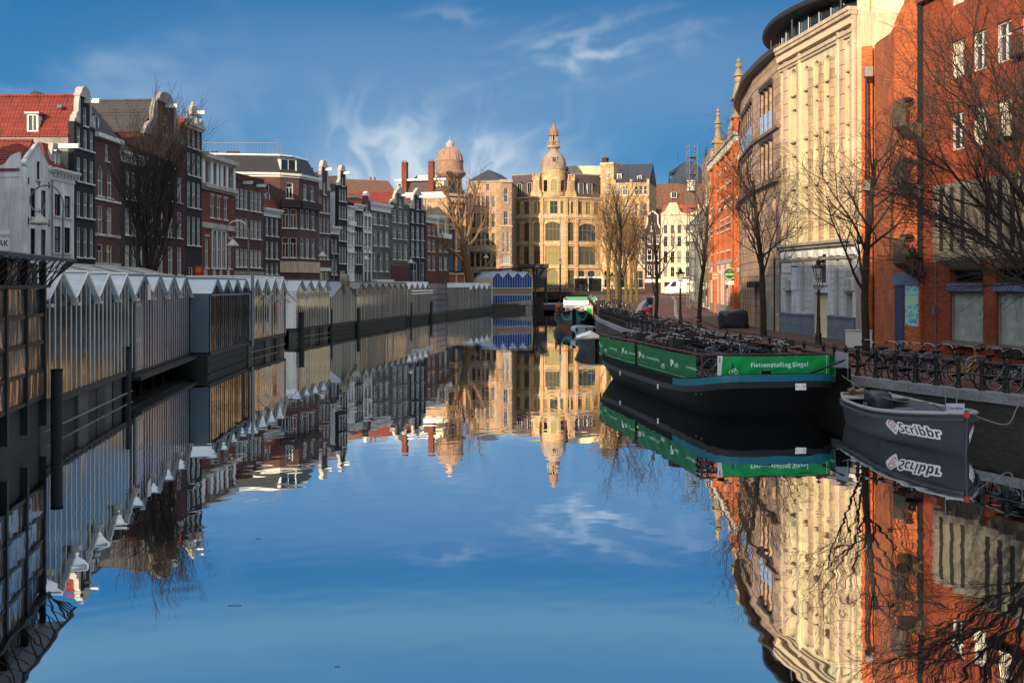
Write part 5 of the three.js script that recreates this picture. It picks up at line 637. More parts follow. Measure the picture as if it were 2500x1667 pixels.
  const sg = thing('hanging_sign', 'square white hanging sign with three small letters on the cream building', 'sign', [16.6, 5.0, 57.9], 0); const t = canvasTex(128, 128, (x, w, h) => { x.fillStyle = '#cfcfd2'; x.fillRect(0, 0, w, h); x.fillStyle = '#33333a'; x.font = 'bold 15px serif'; x.textAlign = 'center'; x.fillText('E T K', 64, 70); });
  put('sign_box', new G().rbox(0.62, 0.62, 0.16, 0.02, -0.75, 0, 0).geo(), plain('#3a3a3e', 0.5), sg); put('sign_face', new THREE.PlaneGeometry(0.57, 0.57).translate(-0.75, 0, 0.085), std({ map: t, roughness: 0.5 }), sg); put('bracket', new G().bx(-0.46, -0.1, 0.05, 0.12, -0.03, 0.03).geo(), M.iron, sg);
  // rooftop pavilion with an oval roof
  const R = building('roof_pavilion', 'glazed rooftop pavilion under a dark oval overhanging roof above the cream building', V2(22.9, 65.5), 18, 'building'), E = (rx, rd, a) => [Math.cos(a) * rx, Math.sin(a) * rd], og = new THREE.Shape(); og.absellipse(0, 0, 5.8, 9.4, 0, Math.PI * 2); put('roof', new THREE.ExtrudeGeometry(og, { depth: 0.22, bevelEnabled: true, bevelSize: 0.25, bevelThickness: 0.12, bevelSegments: 2, curveSegments: 40 }).rotateX(-Math.PI / 2).translate(0, 21.0, 0), plain('#2a2b30', 0.45, 0.2), R.g);
  put('roof_dome', new G().lathe([[5.6, 0], [4.5, 0.5], [3, 0.95], [0, 1.2]], 0, 0, 0, 36).geo().scale(1, 1, 1.6).translate(0, 21.3, 0), M.zinc, R.g); const drum = new G(), mul = new G(); for (let i = 0; i < 44; i++) { const [a, b] = E(4.9, 8.2, i / 44 * 6.2832), [c, d] = E(4.9, 8.2, (i + 1) / 44 * 6.2832); put('pane', new G().quad([a, 17.4, -b], [a, 20.95, -b], [c, 20.95, -d], [c, 17.4, -d]).geo(), i % 3 ? PANES[2] : pane('#3c4a50', 0.05), R.g); put('mullion', new G().cyl(0.06, 0.06, 3.3, a * 1.01, 17.4, -b * 1.01, 6).geo(), M.gal, R.g); if (i % 4 === 0) put('column', new G().cyl(0.1, 0.1, 3.4, a * 1.12, 17.3, -b * 1.1, 8).geo(), M.iron, R.g); }
}
{
  // beige natural stone building following the bend, with a broad dark eave
  const B = building('beige_building', 'beige stone building with bands of dark framed windows and a sweeping dark eave', V2(16.4, 68), 1.1), P = [V2(19.0, 83.5), V2(17.5, 76.3), V2(16.45, 68.2), V2(16.2, 60.52)], f0 = { fm: M.bronze, st: 'cross', deep: 0.3, panes: [pane('#9c8c5e', 0.1, 1.6), pane('#4c4632', 0.08), pane('#b59d66', 0.12, 1.5)], curt: 0, sill: false }, bal = plain('#a9b9cc', 0.12);
  const F = []; for (let i = 0; i < 3; i++) {
    const near = i === 2, r3 = near ? [0.38, 0.54, 0.70] : [0.12, 0.27, 0.42, 0.58, 0.73, 0.88], w = near ? 1.0 : 0.95, lo = near ? [0.14, 0.46, 0.8] : [0.2, 0.5, 0.8];
    const f = facade(B, P[i], P[i + 1], 1.1, { H: 18.3, mat: M.taupe, rows: [[13.9, 16.9, r3, w, f0], [10.7, 13.4, r3, w, f0], [7.0, 9.5, lo, 0.9, { ...f0, st: 'plain' }], [1.3, 4.6, near ? [0.12, 0.3] : [0.2, 0.4, 0.6, 0.8], 0.9, { ...f0, st: 'plain', deep: 0.38 }]] }); F.push(f);
    bands(B, f, [[9.2, 9.5, 0.35], [12.45, 12.65, 0.2]], plaster('#8d7464'), 'band'); put('wall', new G().bx(0.02, f.W - 0.02, 0, 17.1, -9, -0.41).geo(), M.taupe, B.g, f.m);
    for (const rx of r3) { const x = rx * f.W; put('balustrade_panel', new G().bx(x - w / 2, x + w / 2, 12.7, 13.9, 0.03, 0.06).geo(), bal, B.g, f.m); put('shutter', new G().bx(x - w / 2 - 0.06, x + w / 2 + 0.06, 15.5, 15.8, 0, 0.16).bx(x - w / 2 - 0.03, x - w / 2 + 0.01, 12.7, 15.6, 0, 0.06).bx(x + w / 2 - 0.01, x + w / 2 + 0.03, 12.7, 15.6, 0, 0.06).bx(x - w / 2 - 0.06, x + w / 2 + 0.06, 12.1, 12.3, 0, 0.12).bx(x - w / 2 - 0.03, x - w / 2 + 0.01, 9.6, 12.1, 0, 0.05).bx(x + w / 2 - 0.01, x + w / 2 + 0.03, 9.6, 12.1, 0, 0.05).geo(), M.bronze, B.g, f.m); }
    // cladding slabs of the plain areas
    const nx = Math.round(f.W / 1.15), cw = f.W / nx; for (let k = 0; k < nx; k++) for (const [y, h] of [[3.55, 0.9], [4.47, 0.9], [5.39, 0.5], [16.0, 0.62], [16.63, 0.55]]) { if (y < 4 && (near ? [0.12, 0.3] : [0.2, 0.4, 0.6, 0.8]).some((r) => Math.abs(r * f.W - (k + 0.5) * cw) < cw)) continue; put('stone_slab', new G().bx(k * cw + 0.008, (k + 1) * cw - 0.008, y, y + h, -0.01, 0.03).geo(), (k * 7 + Math.round(y)) % 3 ? M.taupe : M.tan, B.g, f.m); }
    if (near) { for (let k = 4; k < nx; k++) for (let j = 0; j < 3; j++) put('stone_slab', new G().bx(k * cw + 0.008, (k + 1) * cw - 0.008, 0.05 + j * 1.16, 1.19 + j * 1.16, -0.01, 0.035).geo(), (k + j) % 3 ? M.stoneG : M.tan, B.g, f.m); for (const rx of [0.12, 0.3]) put('canopy_box', new G().bx(rx * f.W - 0.6, rx * f.W + 0.6, 2.75, 3.15, 0, 0.5).geo(), M.dark, B.g, f.m); put('drain_pipe', new G().bar([f.W - 1.1, 0, 0.08], [f.W - 1.1, 4.6, 0.08], 0.05).geo(), M.bronze, B.g, f.m); }
  }
  const outer = [[19.3, 84.4], [18.5, 82], [17.45, 78.5], [16.55, 72.8], [16.1, 70], [15.95, 67], [15.85, 64.2], [15.9, 61.6], [16.0, 60.45]], inner = [[22, 84], [22, 60.4]], sh = new THREE.Shape(new THREE.SplineCurve(outer.map(([x, d]) => new THREE.Vector2(x - 16.4, d - 68))).getPoints(40).concat([...inner].reverse().map(([x, d]) => new THREE.Vector2(x - 16.4, d - 68)))); put('eave', new THREE.ExtrudeGeometry(sh, { depth: 0.3, bevelEnabled: true, bevelSize: 0.06, bevelThickness: 0.06, bevelSegments: 2 }).rotateX(-Math.PI / 2).translate(0, 18.2, 0), plain('#3d2f28', 0.5), B.g);
  // white name boxes over the doors are left plain; round beer sign and board on the next house
  const t = canvasTex(256, 256, (x) => { x.fillStyle = '#cfd2cc'; x.beginPath(); x.arc(128, 128, 127, 0, 7); x.fill(); x.fillStyle = '#0c6a2c'; x.beginPath(); x.arc(128, 128, 116, 0, 7); x.fill(); x.fillStyle = '#d42a20'; x.beginPath(); for (let i = 0; i < 10; i++) { const a = -Math.PI / 2 + i * Math.PI / 5, r = i % 2 ? 18 : 44; x.lineTo(128 + r * Math.cos(a), 78 + r * Math.sin(a)); } x.fill(); x.fillStyle = '#f4f4ee'; x.font = 'bold 44px sans-serif'; x.textAlign = 'center'; x.fillText('Heineken', 128, 160); });
  const s = thing('round_sign', 'round green beer sign with a red star hanging over the street', 'sign', [18.35, 5.0, 84.4]); put('disc', new G().add(new THREE.CylinderGeometry(0.5, 0.5, 0.14, 32), m4(0, 0, 0, Math.PI / 2, 0, 0)).geo(), M.gal, s); put('sign_face', new THREE.CircleGeometry(0.49, 32).translate(0, 0, 0.075), std({ map: t, roughness: 0.4 }), s); put('sign_plate', new G().bx(-0.4, 0.42, -0.95, -0.62, -0.05, 0.05).geo(), M.white, s); put('bracket', new G().bx(0.4, 0.9, -0.03, 0.03, -0.03, 0.03).geo(), M.iron, s);
  const b = thing('board_sign', 'small pink and brown board sign left of the round beer sign', 'sign', [17.75, 4.8, 88]); put('board', new G().bx(-0.45, 0.45, -0.35, 0.35, -0.05, 0.05).geo(), plain('#e07a5a', 0.6), b); put('board_panel', new G().bx(-0.45, -0.15, -0.33, 0.33, 0.05, 0.06).geo(), plain('#6e5326', 0.6), b); put('board_stripe', new G().bx(-0.1, 0.4, 0.1, 0.18, 0.05, 0.062).bx(-0.1, 0.4, -0.18, -0.1, 0.05, 0.062).geo(), M.white, b);
}
{
  // red and white striped brick building with pinnacles
  const B = building('striped_building', 'orange red brick building with white stone bands and tall stone pinnacles', V2(20.8, 105), 1.1), p = V2(20.9, 105.2), q = V2(19.0, 83.7), n = 15, xs = Array.from({ length: n }, (_, i) => (i + 0.5) / n), wn = { fm: M.white, deep: 0.25, panes: PANES };
  const f = facade(B, p, q, 1.1, { H: 16.8, mat: M.bOrange, rows: [[13.4, 15.8, xs, 0.6, wn], [10.2, 12.2, xs, 0.62, wn], [7.2, 9.2, xs, 0.62, wn], [2.0, 5.0, xs, 0.7, { ...wn, st: 'plain' }]] });
  for (const y of [4.1, 6.0, 7.9, 9.0, 10.8, 12.1, 14.9]) bands(B, f, [[y, y + 0.16, 0.05]], M.white, 'stone_band'); bands(B, f, [[4.9, 5.25, 0.18], [8.4, 8.6, 0.14], [15.0, 15.25, 0.3], [15.5, 15.75, 0.5]], M.stoneW); bracketRow(B, f, 15.2, 0.6, 0.4, 30, M.stoneW, 0.14);
  for (let i = 0; i <= n; i++) { const x = i / n * f.W; put('pilaster', new G().bx(x - 0.13, x + 0.13, 1.1, i % 3 ? 4.9 : 15, 0, 0.16).geo(), i % 3 ? M.stoneW : M.bOrange, B.g, f.m); if (i % 3 === 0) [4, 9.9, 13.4].forEach((y) => put('stone_block', new G().bx(x - 0.17, x + 0.17, y, y + 0.4, 0, 0.2).geo(), M.stoneW, B.g, f.m)); } bands(B, f, [[0, 1.1, 0.12]], M.stoneG, 'plinth');
  body(B, f, 1.1, 15.7, 12, M.bOrange, { type: 'slope', h: 4.6, mat: M.orangeTile });
  for (const [x, top, k] of [[f.W - 1.1, 22.2, 1.25], [5.5, 20.6, 1.0]]) { put('gable_tower', new G().bx(x - 0.5 * k, x + 0.5 * k, 0, top - 5.2, -0.6, 0.35).geo(), M.bOrange, B.g, f.m); put('pinnacle', new G().bx(x - 0.62 * k, x + 0.62 * k, top - 5.2, top - 4.9, -0.75, 0.5).bx(x - 0.42 * k, x + 0.42 * k, top - 4.9, top - 3.6, -0.55, 0.3).bx(x - 0.62 * k, x + 0.62 * k, top - 3.6, top - 3.35, -0.75, 0.5).cyl(0.45 * k, 0.18 * k, 1.4, x, top - 3.35, -0.12, 8).sph(0.3 * k, x, top - 1.9, -0.12).cyl(0.36 * k, 0.1, 0.8, x, top - 1.6, -0.12, 8).sph(0.22 * k, x, top - 0.7, -0.12).sph(0.16 * k, x, top - 0.3, -0.12).cyl(0.06, 0.02, 0.5, x, top - 0.3, -0.12, 6).geo(), plaster('#a88f6c'), B.g, f.m); }
  put('gable_front', new G().ext([[-2.6, 15.7], [2.2, 15.7], [2.2, 16.6], [1.4, 17.2], [-1.8, 17.2], [-2.6, 16.5]], 0.5, f.W - 3.4, 0, -0.3).geo(), M.stone, B.g, f.m);
  let C = building('narrow_house', 'narrow ochre building behind the scaffold, left of the striped brick building', V2(21.8, 112), 1.2, 'house'), g = facade(C, V2(22.6, 119), V2(20.95, 105.4), 1.2, { H: 18.4, mat: M.sandD, rows: [[13, 15, c3, 1], [9.5, 11.6, c3, 1], [6, 8, c3, 1], [1.6, 4.4, c3, 1.6]] }); body(C, g, 1.2, 17, 9, M.sandD, { type: 'mansard', h: 2.2, mat: M.slateBr, inset: 2 }); put('shop_awning', new G().box(2.4, 0.1, 1, 8, 2.4, 0.5, 0.4, 0, 0).geo(), M.white, C.g, g.m);
  C = building('canal_house', 'pale houses further up the right bank behind the scaffold', V2(24.6, 134), 2, 'house'); g = facade(C, V2(26.6, 150), V2(22.8, 119.4), 1.5, { H: 13, mat: M.stoneW, rows: [[8.5, 10.5, [0.1, 0.3, 0.5, 0.7, 0.9], 1], [5, 7, [0.1, 0.3, 0.5, 0.7, 0.9], 1]] }); body(C, g, 1.5, 11.5, 9, M.stoneW, { type: 'slope', h: 3, mat: M.redTileD });
  // scaffold
  const S = thing('scaffold_tower', 'slim grey scaffold tower with wooden decks left of the striped brick building', 'scaffold', [20.3, 1.3, 112]), sg = new G(); for (const [x, z] of [[-0.45, 0], [0.45, 0], [-0.45, -1.4], [0.45, -1.4]]) sg.bar([x, 0, z], [x, 18.6, z], 0.06, 6); for (let k = 1; k < 10; k++) { for (const [a, b] of [[[-0.45, 0], [0.45, 0]], [[-0.45, -1.4], [-0.45, 0]], [[0.45, -1.4], [0.45, 0]]]) for (const e of [0, 1]) sg.bar([a[0], k * 1.9 + e, a[1]], [b[0], k * 1.9 + e, b[1]], 0.045, 5); sg.bar([-0.45, k * 1.9 - 1.9, 0], [0.45, k * 1.9, 0], 0.04, 5); put('scaffold_deck', new G().bx(-0.46, 0.46, k * 1.9 - 0.06, k * 1.9, -1.4, 0).geo(), wood('#7d6a50'), S); if (k % 3 === 1) put('safety_sheet', new G().bx(-0.42, 0.42, k * 1.9 + 0.1, k * 1.9 + 1.3, -1.36, -1.32).geo(), M.white, S); } sg.build('scaffold_frame', plain('#5d6063', 0.5, 0.4), S);
}
{
  // brick apartment building at the right edge
  const B = building('brick_apartments', 'orange brick apartment building with stepped faces, concrete bays and shop windows', V2(17.4, 42.7), 1.1), ob = M.bOrange, ob2 = brick('#b4552f');  // main front brick darkened, tree shadow put into its colour
  const fa = facade(B, V2(17.87, 51.15), V2(18.36, 50.95), 1.1, { H: 16.2, mat: ob });
  const fb = facade(B, V2(18.12, 50.0), V2(17.0, 44.5), 1.1, { H: 15.7, mat: ob, pts: (W) => [[0, 0], [W, 0], [W, 14.4], [W * 0.75, 14.35], [0, 14.9]] });
  const fc = facade(B, V2(17.0, 44.5), V2(17.42, 42.72), 1.1, { H: 20, mat: ob, pts: (W) => [[0, 0], [W, 0], [W, 20], [W * 0.95, 16.3], [0, 14.5]] });
  put('wall', new G().bx(0, 1.2, 0, 15.05, -3, -0.41).geo(), ob, B.g, fa.m); put('wall', new G().bx(0, fb.W, 0, 14.2, -6, -0.41).geo(), ob, B.g, fb.m); put('coping', new G().bar([0, 14.95, -0.15], [fb.W * 0.75, 14.4, -0.15], 0.1, 4).bar([fb.W * 0.75, 14.4, -0.15], [fb.W, 14.45, -0.15], 0.1, 4).geo(), M.concreteD, B.g, fb.m); put('coping', new G().bar([0, 14.55, -0.1], [fc.W * 0.95, 16.35, -0.1], 0.09, 4).geo(), M.concreteD, B.g, fc.m);
  put('drain_pipe', new G().bar([-0.3, 0.3, 0.35], [-0.3, 13.8, 0.35], 0.06, 8).geo(), M.iron, B.g, fb.m); for (const y of [13.6, 7.9]) put('rain_head', new G().bx(-0.55, -0.12, y - 0.22, y + 0.28, 0.05, 0.45).geo(), M.stoneG, B.g, fb.m); put('wall', new G().bx(-2.6, 0, 0, 14.6, -6, -0.3).geo(), ob, B.g, fb.m);
  // door and poster in face c
  put('door', new G().bx(0.1, 0.75, 0.0, 2.9, -0.02, 0.04).geo(), plain('#353f5c', 0.5), B.g, fc.m); put('door_lintel', new G().bx(0.02, fc.W, 2.92, 3.45, -0.02, 0.08).geo(), plain('#5d6b86', 0.5), B.g, fc.m); put('door_handle', new G().bar([0.68, 1.1, 0.09], [0.68, 1.35, 0.09], 0.02).geo(), M.gal, B.g, fc.m);
  const po = canvasTex(256, 512, (x, w, h) => { x.fillStyle = '#8fd0cf'; x.fillRect(0, 0, w, h); const R = rng(4); x.fillStyle = '#16202c'; for (let i = 0; i < 60; i++) { const a = R() * w, b = R() * h; x.save(); x.translate(a, b); x.rotate(0.3); x.fillRect(-5, -11, 10, 22); x.restore(); } x.fillStyle = '#8fd0cf'; x.fillRect(46, 92, 210, 140); x.fillStyle = '#c9c93a'; x.font = 'bold 64px sans-serif'; x.save(); x.translate(52, 215); x.scale(1, 1.7); x.fillText('WHTO', 0, 0); x.restore(); x.fillStyle = '#2a6a8c'; x.font = 'bold 26px sans-serif'; x.fillText('OTTU', 180, 262); x.fillText('40-01', 178, 292); x.fillRect(70, 430, 130, 9); x.fillRect(70, 450, 160, 14); x.fillRect(215, 350, 12, 110); x.fillRect(70, 380, 40, 8); });
  const pg = new G().add(new THREE.PlaneGeometry(0.92, 1.75), m4(1.28, 2.02, 0.012)); put('poster', pg.geo(true), std({ map: po, roughness: 0.5 }), B.g, fc.m);
  // main front with windows, long dark slot at its left edge
  const p = V2(17.55, 42.72), q = V2(20.2, 25.55), fd0 = frameOf(p, q, B.o, 1.1), L = fd0.W, col = [2.48, 3.92, 5.39, 6.85, 8.3, 9.8, 11.3, 12.8].map((x) => x / L), wn = { fm: M.white, st: 'cross', deep: 0.2, panes: [pane('#c9c2ae', 0.1, 1.6), pane('#2b3038'), pane('#e0d4b8', 0.12, 1.6), pane('#3d4248')], curt: 0, sill: false };
  const shops = [3.05, 6.05, 9.6, 13.2].map((x) => x / L);
  const fd = facade(B, p, q, 1.1, { H: 19.5, mat: ob2, rows: [[12.35, 13.87, col, 0.92, wn], [9.45, 10.95, col, 0.92, wn], [15.3, 16.8, col, 0.92, wn], [1.75, 3.75, shops, 2.2, { st: 'none', fm: M.stoneG, deep: 0.2, panes: [phy({ color: '#bcc3b9', map: re(T.patch, 3.1, 2.3), roughness: 0.07, ior: 1.6 })], curt: 0, sm: M.concreteD }], [4.12, 4.62, shops, 2.2, { st: 'none', fm: M.dark, deep: 0.35, panes: [M.black], curt: 0, sill: false }]] });
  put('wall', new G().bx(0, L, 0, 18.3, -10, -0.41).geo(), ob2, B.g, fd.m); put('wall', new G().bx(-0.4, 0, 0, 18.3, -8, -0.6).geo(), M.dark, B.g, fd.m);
  for (const rx of shops) { const x = rx * L; put('shop_lintel', new G().bx(x - 1.15, x + 1.15, 2.68, 2.98, -0.05, 0.12).geo(), plain('#5d6b86', 0.5), B.g, fd.m); put('window_ledge', new G().bx(x - 1.25, x + 1.25, 0.5, 0.64, -0.05, 0.3).geo(), M.concrete, B.g, fd.m);
    // projecting concrete bay of fins above the shop window
    put('concrete_bay', new G().ext([[0, 4.5], [0, 6.95], [0.5, 6.95], [0.5, 4.0], [0.05, 3.55], [0, 3.55]].map(([z, y]) => [-z, y]), 2.3, 0, 0, 0, 0, Math.PI / 2, 0).geo().translate(x - 1.15, 0, 0), M.concrete, B.g, fd.m); for (let k = 0; k < 3; k++) { put('bay_window', new G().bx(x - 1.0 + k * 0.72, x - 0.5 + k * 0.72, 4.3, 6.8, 0.5, 0.53).geo(), PANES[k], B.g, fd.m); } for (let k = 0; k < 4; k++) put('concrete_fin', new G().bx(x - 1.14 + k * 0.72, x - 0.98 + k * 0.72, 3.9, 6.95, 0.48, 0.72).geo(), M.concrete, B.g, fd.m); }
  put('upper_volume', new G().bx(-0.05, 1.85, 14.9, 19, 0, 0.3).geo(), brick('#8a5a44'), B.g, fd.m);
  for (const [y, k] of [[8.45, 2], [8.45, 3], [11.3, 3]]) { const x = col[k] * L, rg = new G(); for (let i = 0; i < 10; i++) rg.bar([x - 0.55 + i * 0.122, y - 0.05, 0.3], [x - 0.55 + i * 0.122, y + 0.85, 0.3], 0.015, 4); rg.bar([x - 0.57, y + 0.85, 0.3], [x + 0.57, y + 0.85, 0.3], 0.025, 4).bx(x - 0.6, x + 0.6, y - 0.15, y - 0.05, 0, 0.34); put('balcony_railing', rg.geo(), M.iron, B.g, fd.m); }
  for (const y of [9.7, 7.1, 3.85]) { put('balcony', new G().ext([[0, -0.55], [0.85, 0], [0.85, 1.1], [0.78, 1.1], [0.78, 0.1], [0, 0.1]].map(([z, t]) => [-z, t]), 0.8, 0, 0, 0, 0, Math.PI / 2, 0).geo().translate(1.15, y, 0), plaster('#6e5c4c'), B.g, fc.m); put('balcony_planting', new G().sph(0.3, 1.5, y + 1.15, 0.4, 1.1, 0.4, 0.9, 8).geo(), M.moss, B.g, fc.m); }
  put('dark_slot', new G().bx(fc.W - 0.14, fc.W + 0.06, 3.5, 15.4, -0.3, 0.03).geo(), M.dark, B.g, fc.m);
  put('conduit', new G().bar([1.0, 0, 0.04], [1.0, 3.9, 0.04], 0.025).bx(0.9, 1.1, 1.7, 2.05, 0, 0.14).geo(), M.gal, B.g, fd.m);
  // cream party wall behind
  const C = building('party_wall', 'tall blank cream wall rising behind the orange brick building', V2(19, 55), 1.1), g = facade(C, V2(18.75, 54.3), V2(25, 51.8), 1.1, { H: 25, mat: M.creamWall }); put('wall', new G().bx(0, g.W, 0, 23.8, -10, -0.41).geo(), M.creamWall, C.g, g.m); put('rust_streak', new G().bx(0.62, 0.72, 14.6, 23.8, 0, 0.004).geo(), plaster('#d9a650'), C.g, g.m);
}
let globalThis_rail;
// ---------- boats ----------
// bike barge: its long side faces the canal, its near end carries the big banner
const GRN = '#0a7f45';
function bannerTex(kind) {
  return canvasTex(1024, kind === 'end' ? 190 : 256, (x, w, h) => {
    x.fillStyle = kind === 'end' ? '#04923f' : '#066536'; x.fillRect(0, 0, w, h); x.strokeStyle = '#d8e6da'; x.lineWidth = 3;
    const bike = (cx, cy, s) => { x.strokeStyle = '#e8efe8'; x.lineWidth = 4 * s; for (const k of [-24, 24]) { x.beginPath(); x.arc(cx + k * s, cy, 16 * s, 0, 7); x.stroke(); } x.beginPath(); x.moveTo(cx - 24 * s, cy); x.lineTo(cx - 8 * s, cy - 26 * s); x.lineTo(cx + 18 * s, cy - 26 * s); x.lineTo(cx, cy); x.lineTo(cx - 24 * s, cy); x.moveTo(cx, cy); x.lineTo(cx - 12 * s, cy - 34 * s); x.moveTo(cx + 24 * s, cy); x.lineTo(cx + 16 * s, cy - 36 * s); x.lineTo(cx + 24 * s, cy - 38 * s); x.stroke(); };
    const rider = (cx, cy, s) => { x.fillStyle = '#10251a'; x.beginPath(); x.arc(cx, cy - 66 * s, 10 * s, 0, 7); x.fill(); x.fillRect(cx - 11 * s, cy - 54 * s, 22 * s, 40 * s); x.fillRect(cx - 9 * s, cy - 16 * s, 8 * s, 34 * s); x.fillRect(cx + 2 * s, cy - 16 * s, 8 * s, 34 * s); bike(cx + 10 * s, cy, s); };
    if (kind === 'end') {
      x.fillStyle = '#d9dad6'; x.beginPath(); x.moveTo(0, 0); x.lineTo(46, 0); x.lineTo(34, h); x.lineTo(0, h); x.fill(); x.strokeStyle = '#c03a2a'; x.lineWidth = 7; for (const k of [0, 1, 2]) { x.beginPath(); x.moveTo(14, 12 + k * 16); x.lineTo(26, 24 + k * 16); x.moveTo(26, 12 + k * 16); x.lineTo(14, 24 + k * 16); x.stroke(); }
      rider(135, 136, 1.0); x.fillStyle = '#e6efe6'; x.font = 'bold 52px sans-serif'; x.fillText('Fietsenstalling Singel', 300, 94); x.strokeStyle = '#d8e6da'; x.lineWidth = 4; x.beginPath(); x.moveTo(46, 164); x.lineTo(985, 164); x.arcTo(1000, 164, 1000, 150, 14); x.lineTo(1000, 0); x.stroke();
    } else {
      const P = (cx) => { x.fillStyle = '#dfe8df'; x.font = 'bold 96px sans-serif'; x.fillText('P', cx, 150); bike(cx + 96, 132, 0.85); };
      rider(kind === 'a' ? 200 : 470, 175, 1.0); P(kind === 'a' ? 700 : 620); P(kind === 'a' ? -40 : 20); x.fillStyle = '#dfe8df'; x.font = '34px sans-serif'; x.fillText(kind === 'a' ? 'Fietsenstalling' : 'Fietsenstalling', kind === 'a' ? 330 : 200, 132); x.fillText('Amsterdam', 860, 132); x.beginPath(); x.moveTo(0, 226); x.lineTo(1024, 226); x.stroke();
    }
  });
}
function barge(name, label, near, far, halfW, o) {
  const g = thing(name, label, 'barge', [near.x, 0, near.d]), L = Math.hypot(far.x - near.x, far.d - near.d), m = m4(0, 0, 0, 0, Math.atan2(-(far.x - near.x), far.d - near.d), 0);   // local: x across, -z along towards the far end
  const P = (n, gg, mat, par = g, keep) => put(n, gg.geo(keep), mat, par, par === g ? m : undefined);
  const N = 64, plan = (t, hw, inset) => { const u = t * 2 * Math.PI, c = Math.cos(u), s = Math.sin(u), e = o.sharp ?? 0.32; return [Math.sign(c) * Math.pow(Math.abs(c), e) * (hw - inset), -L / 2 + Math.sign(s) * Math.pow(Math.abs(s), o.blunt ?? 0.42) * (L / 2 - inset)]; };
  const sheer = (z) => o.h + (o.rise ?? 0.4) * (Math.exp(-Math.abs(z) / 1.3) + Math.exp(-Math.abs(z + L) / 1.3)), ring = (y, inset, fy = 0) => Array.from({ length: N }, (_, i) => { const [x, z] = plan(i / N, halfW, inset); return [x, fy ? sheer(z) + y : y, z]; });
  const skin = (a, b) => { const q = new G(); for (let i = 0; i < N; i++) { const j = (i + 1) % N; q.quad(a[j], a[i], b[i], b[j]); } return q; };
  const lo = ring(-0.5, 0.75), w0 = ring(0.25, 0.32), mid = ring(-0.42, 0.03, 1), t1 = ring(-0.24, 0.0, 1), t2 = ring(0, 0.02, 1), inn = ring(0, 0.16, 1), deck = ring(-0.35, 0.17, 1);
  const hull = skin(lo, w0); hull.a.push(...skin(w0, mid).a); P('hull', hull, o.hull ?? phy({ color: '#0a090a', map: T.patch, roughness: 0.75, specularIntensity: 0.25 })); if (o.paint) P('waterline_paint', skin(ring(-0.1, 0.45), ring(0.36, 0.275)), o.paint); P('rub_rail', skin(mid, t1), o.railM ?? plain('#121016', 0.7)); P('gunwale', (() => { const q = skin(t1, t2); q.a.push(...skin(t2, inn).a, ...skin(inn, deck).a); return q; })(), o.rim ?? M.black);
  const dk = new G(); for (let i = 0; i < N; i++) { const j = (i + 1) % N; dk.tri([deck[j], deck[i], [0, o.h - 0.35, -L / 2]]); } P('deck', dk, plain('#4a484a', 0.8));
  return { g, m, L, P, plan, sheer, deckY: o.h - 0.35, hw: halfW };
}
const bikeSpots = [];
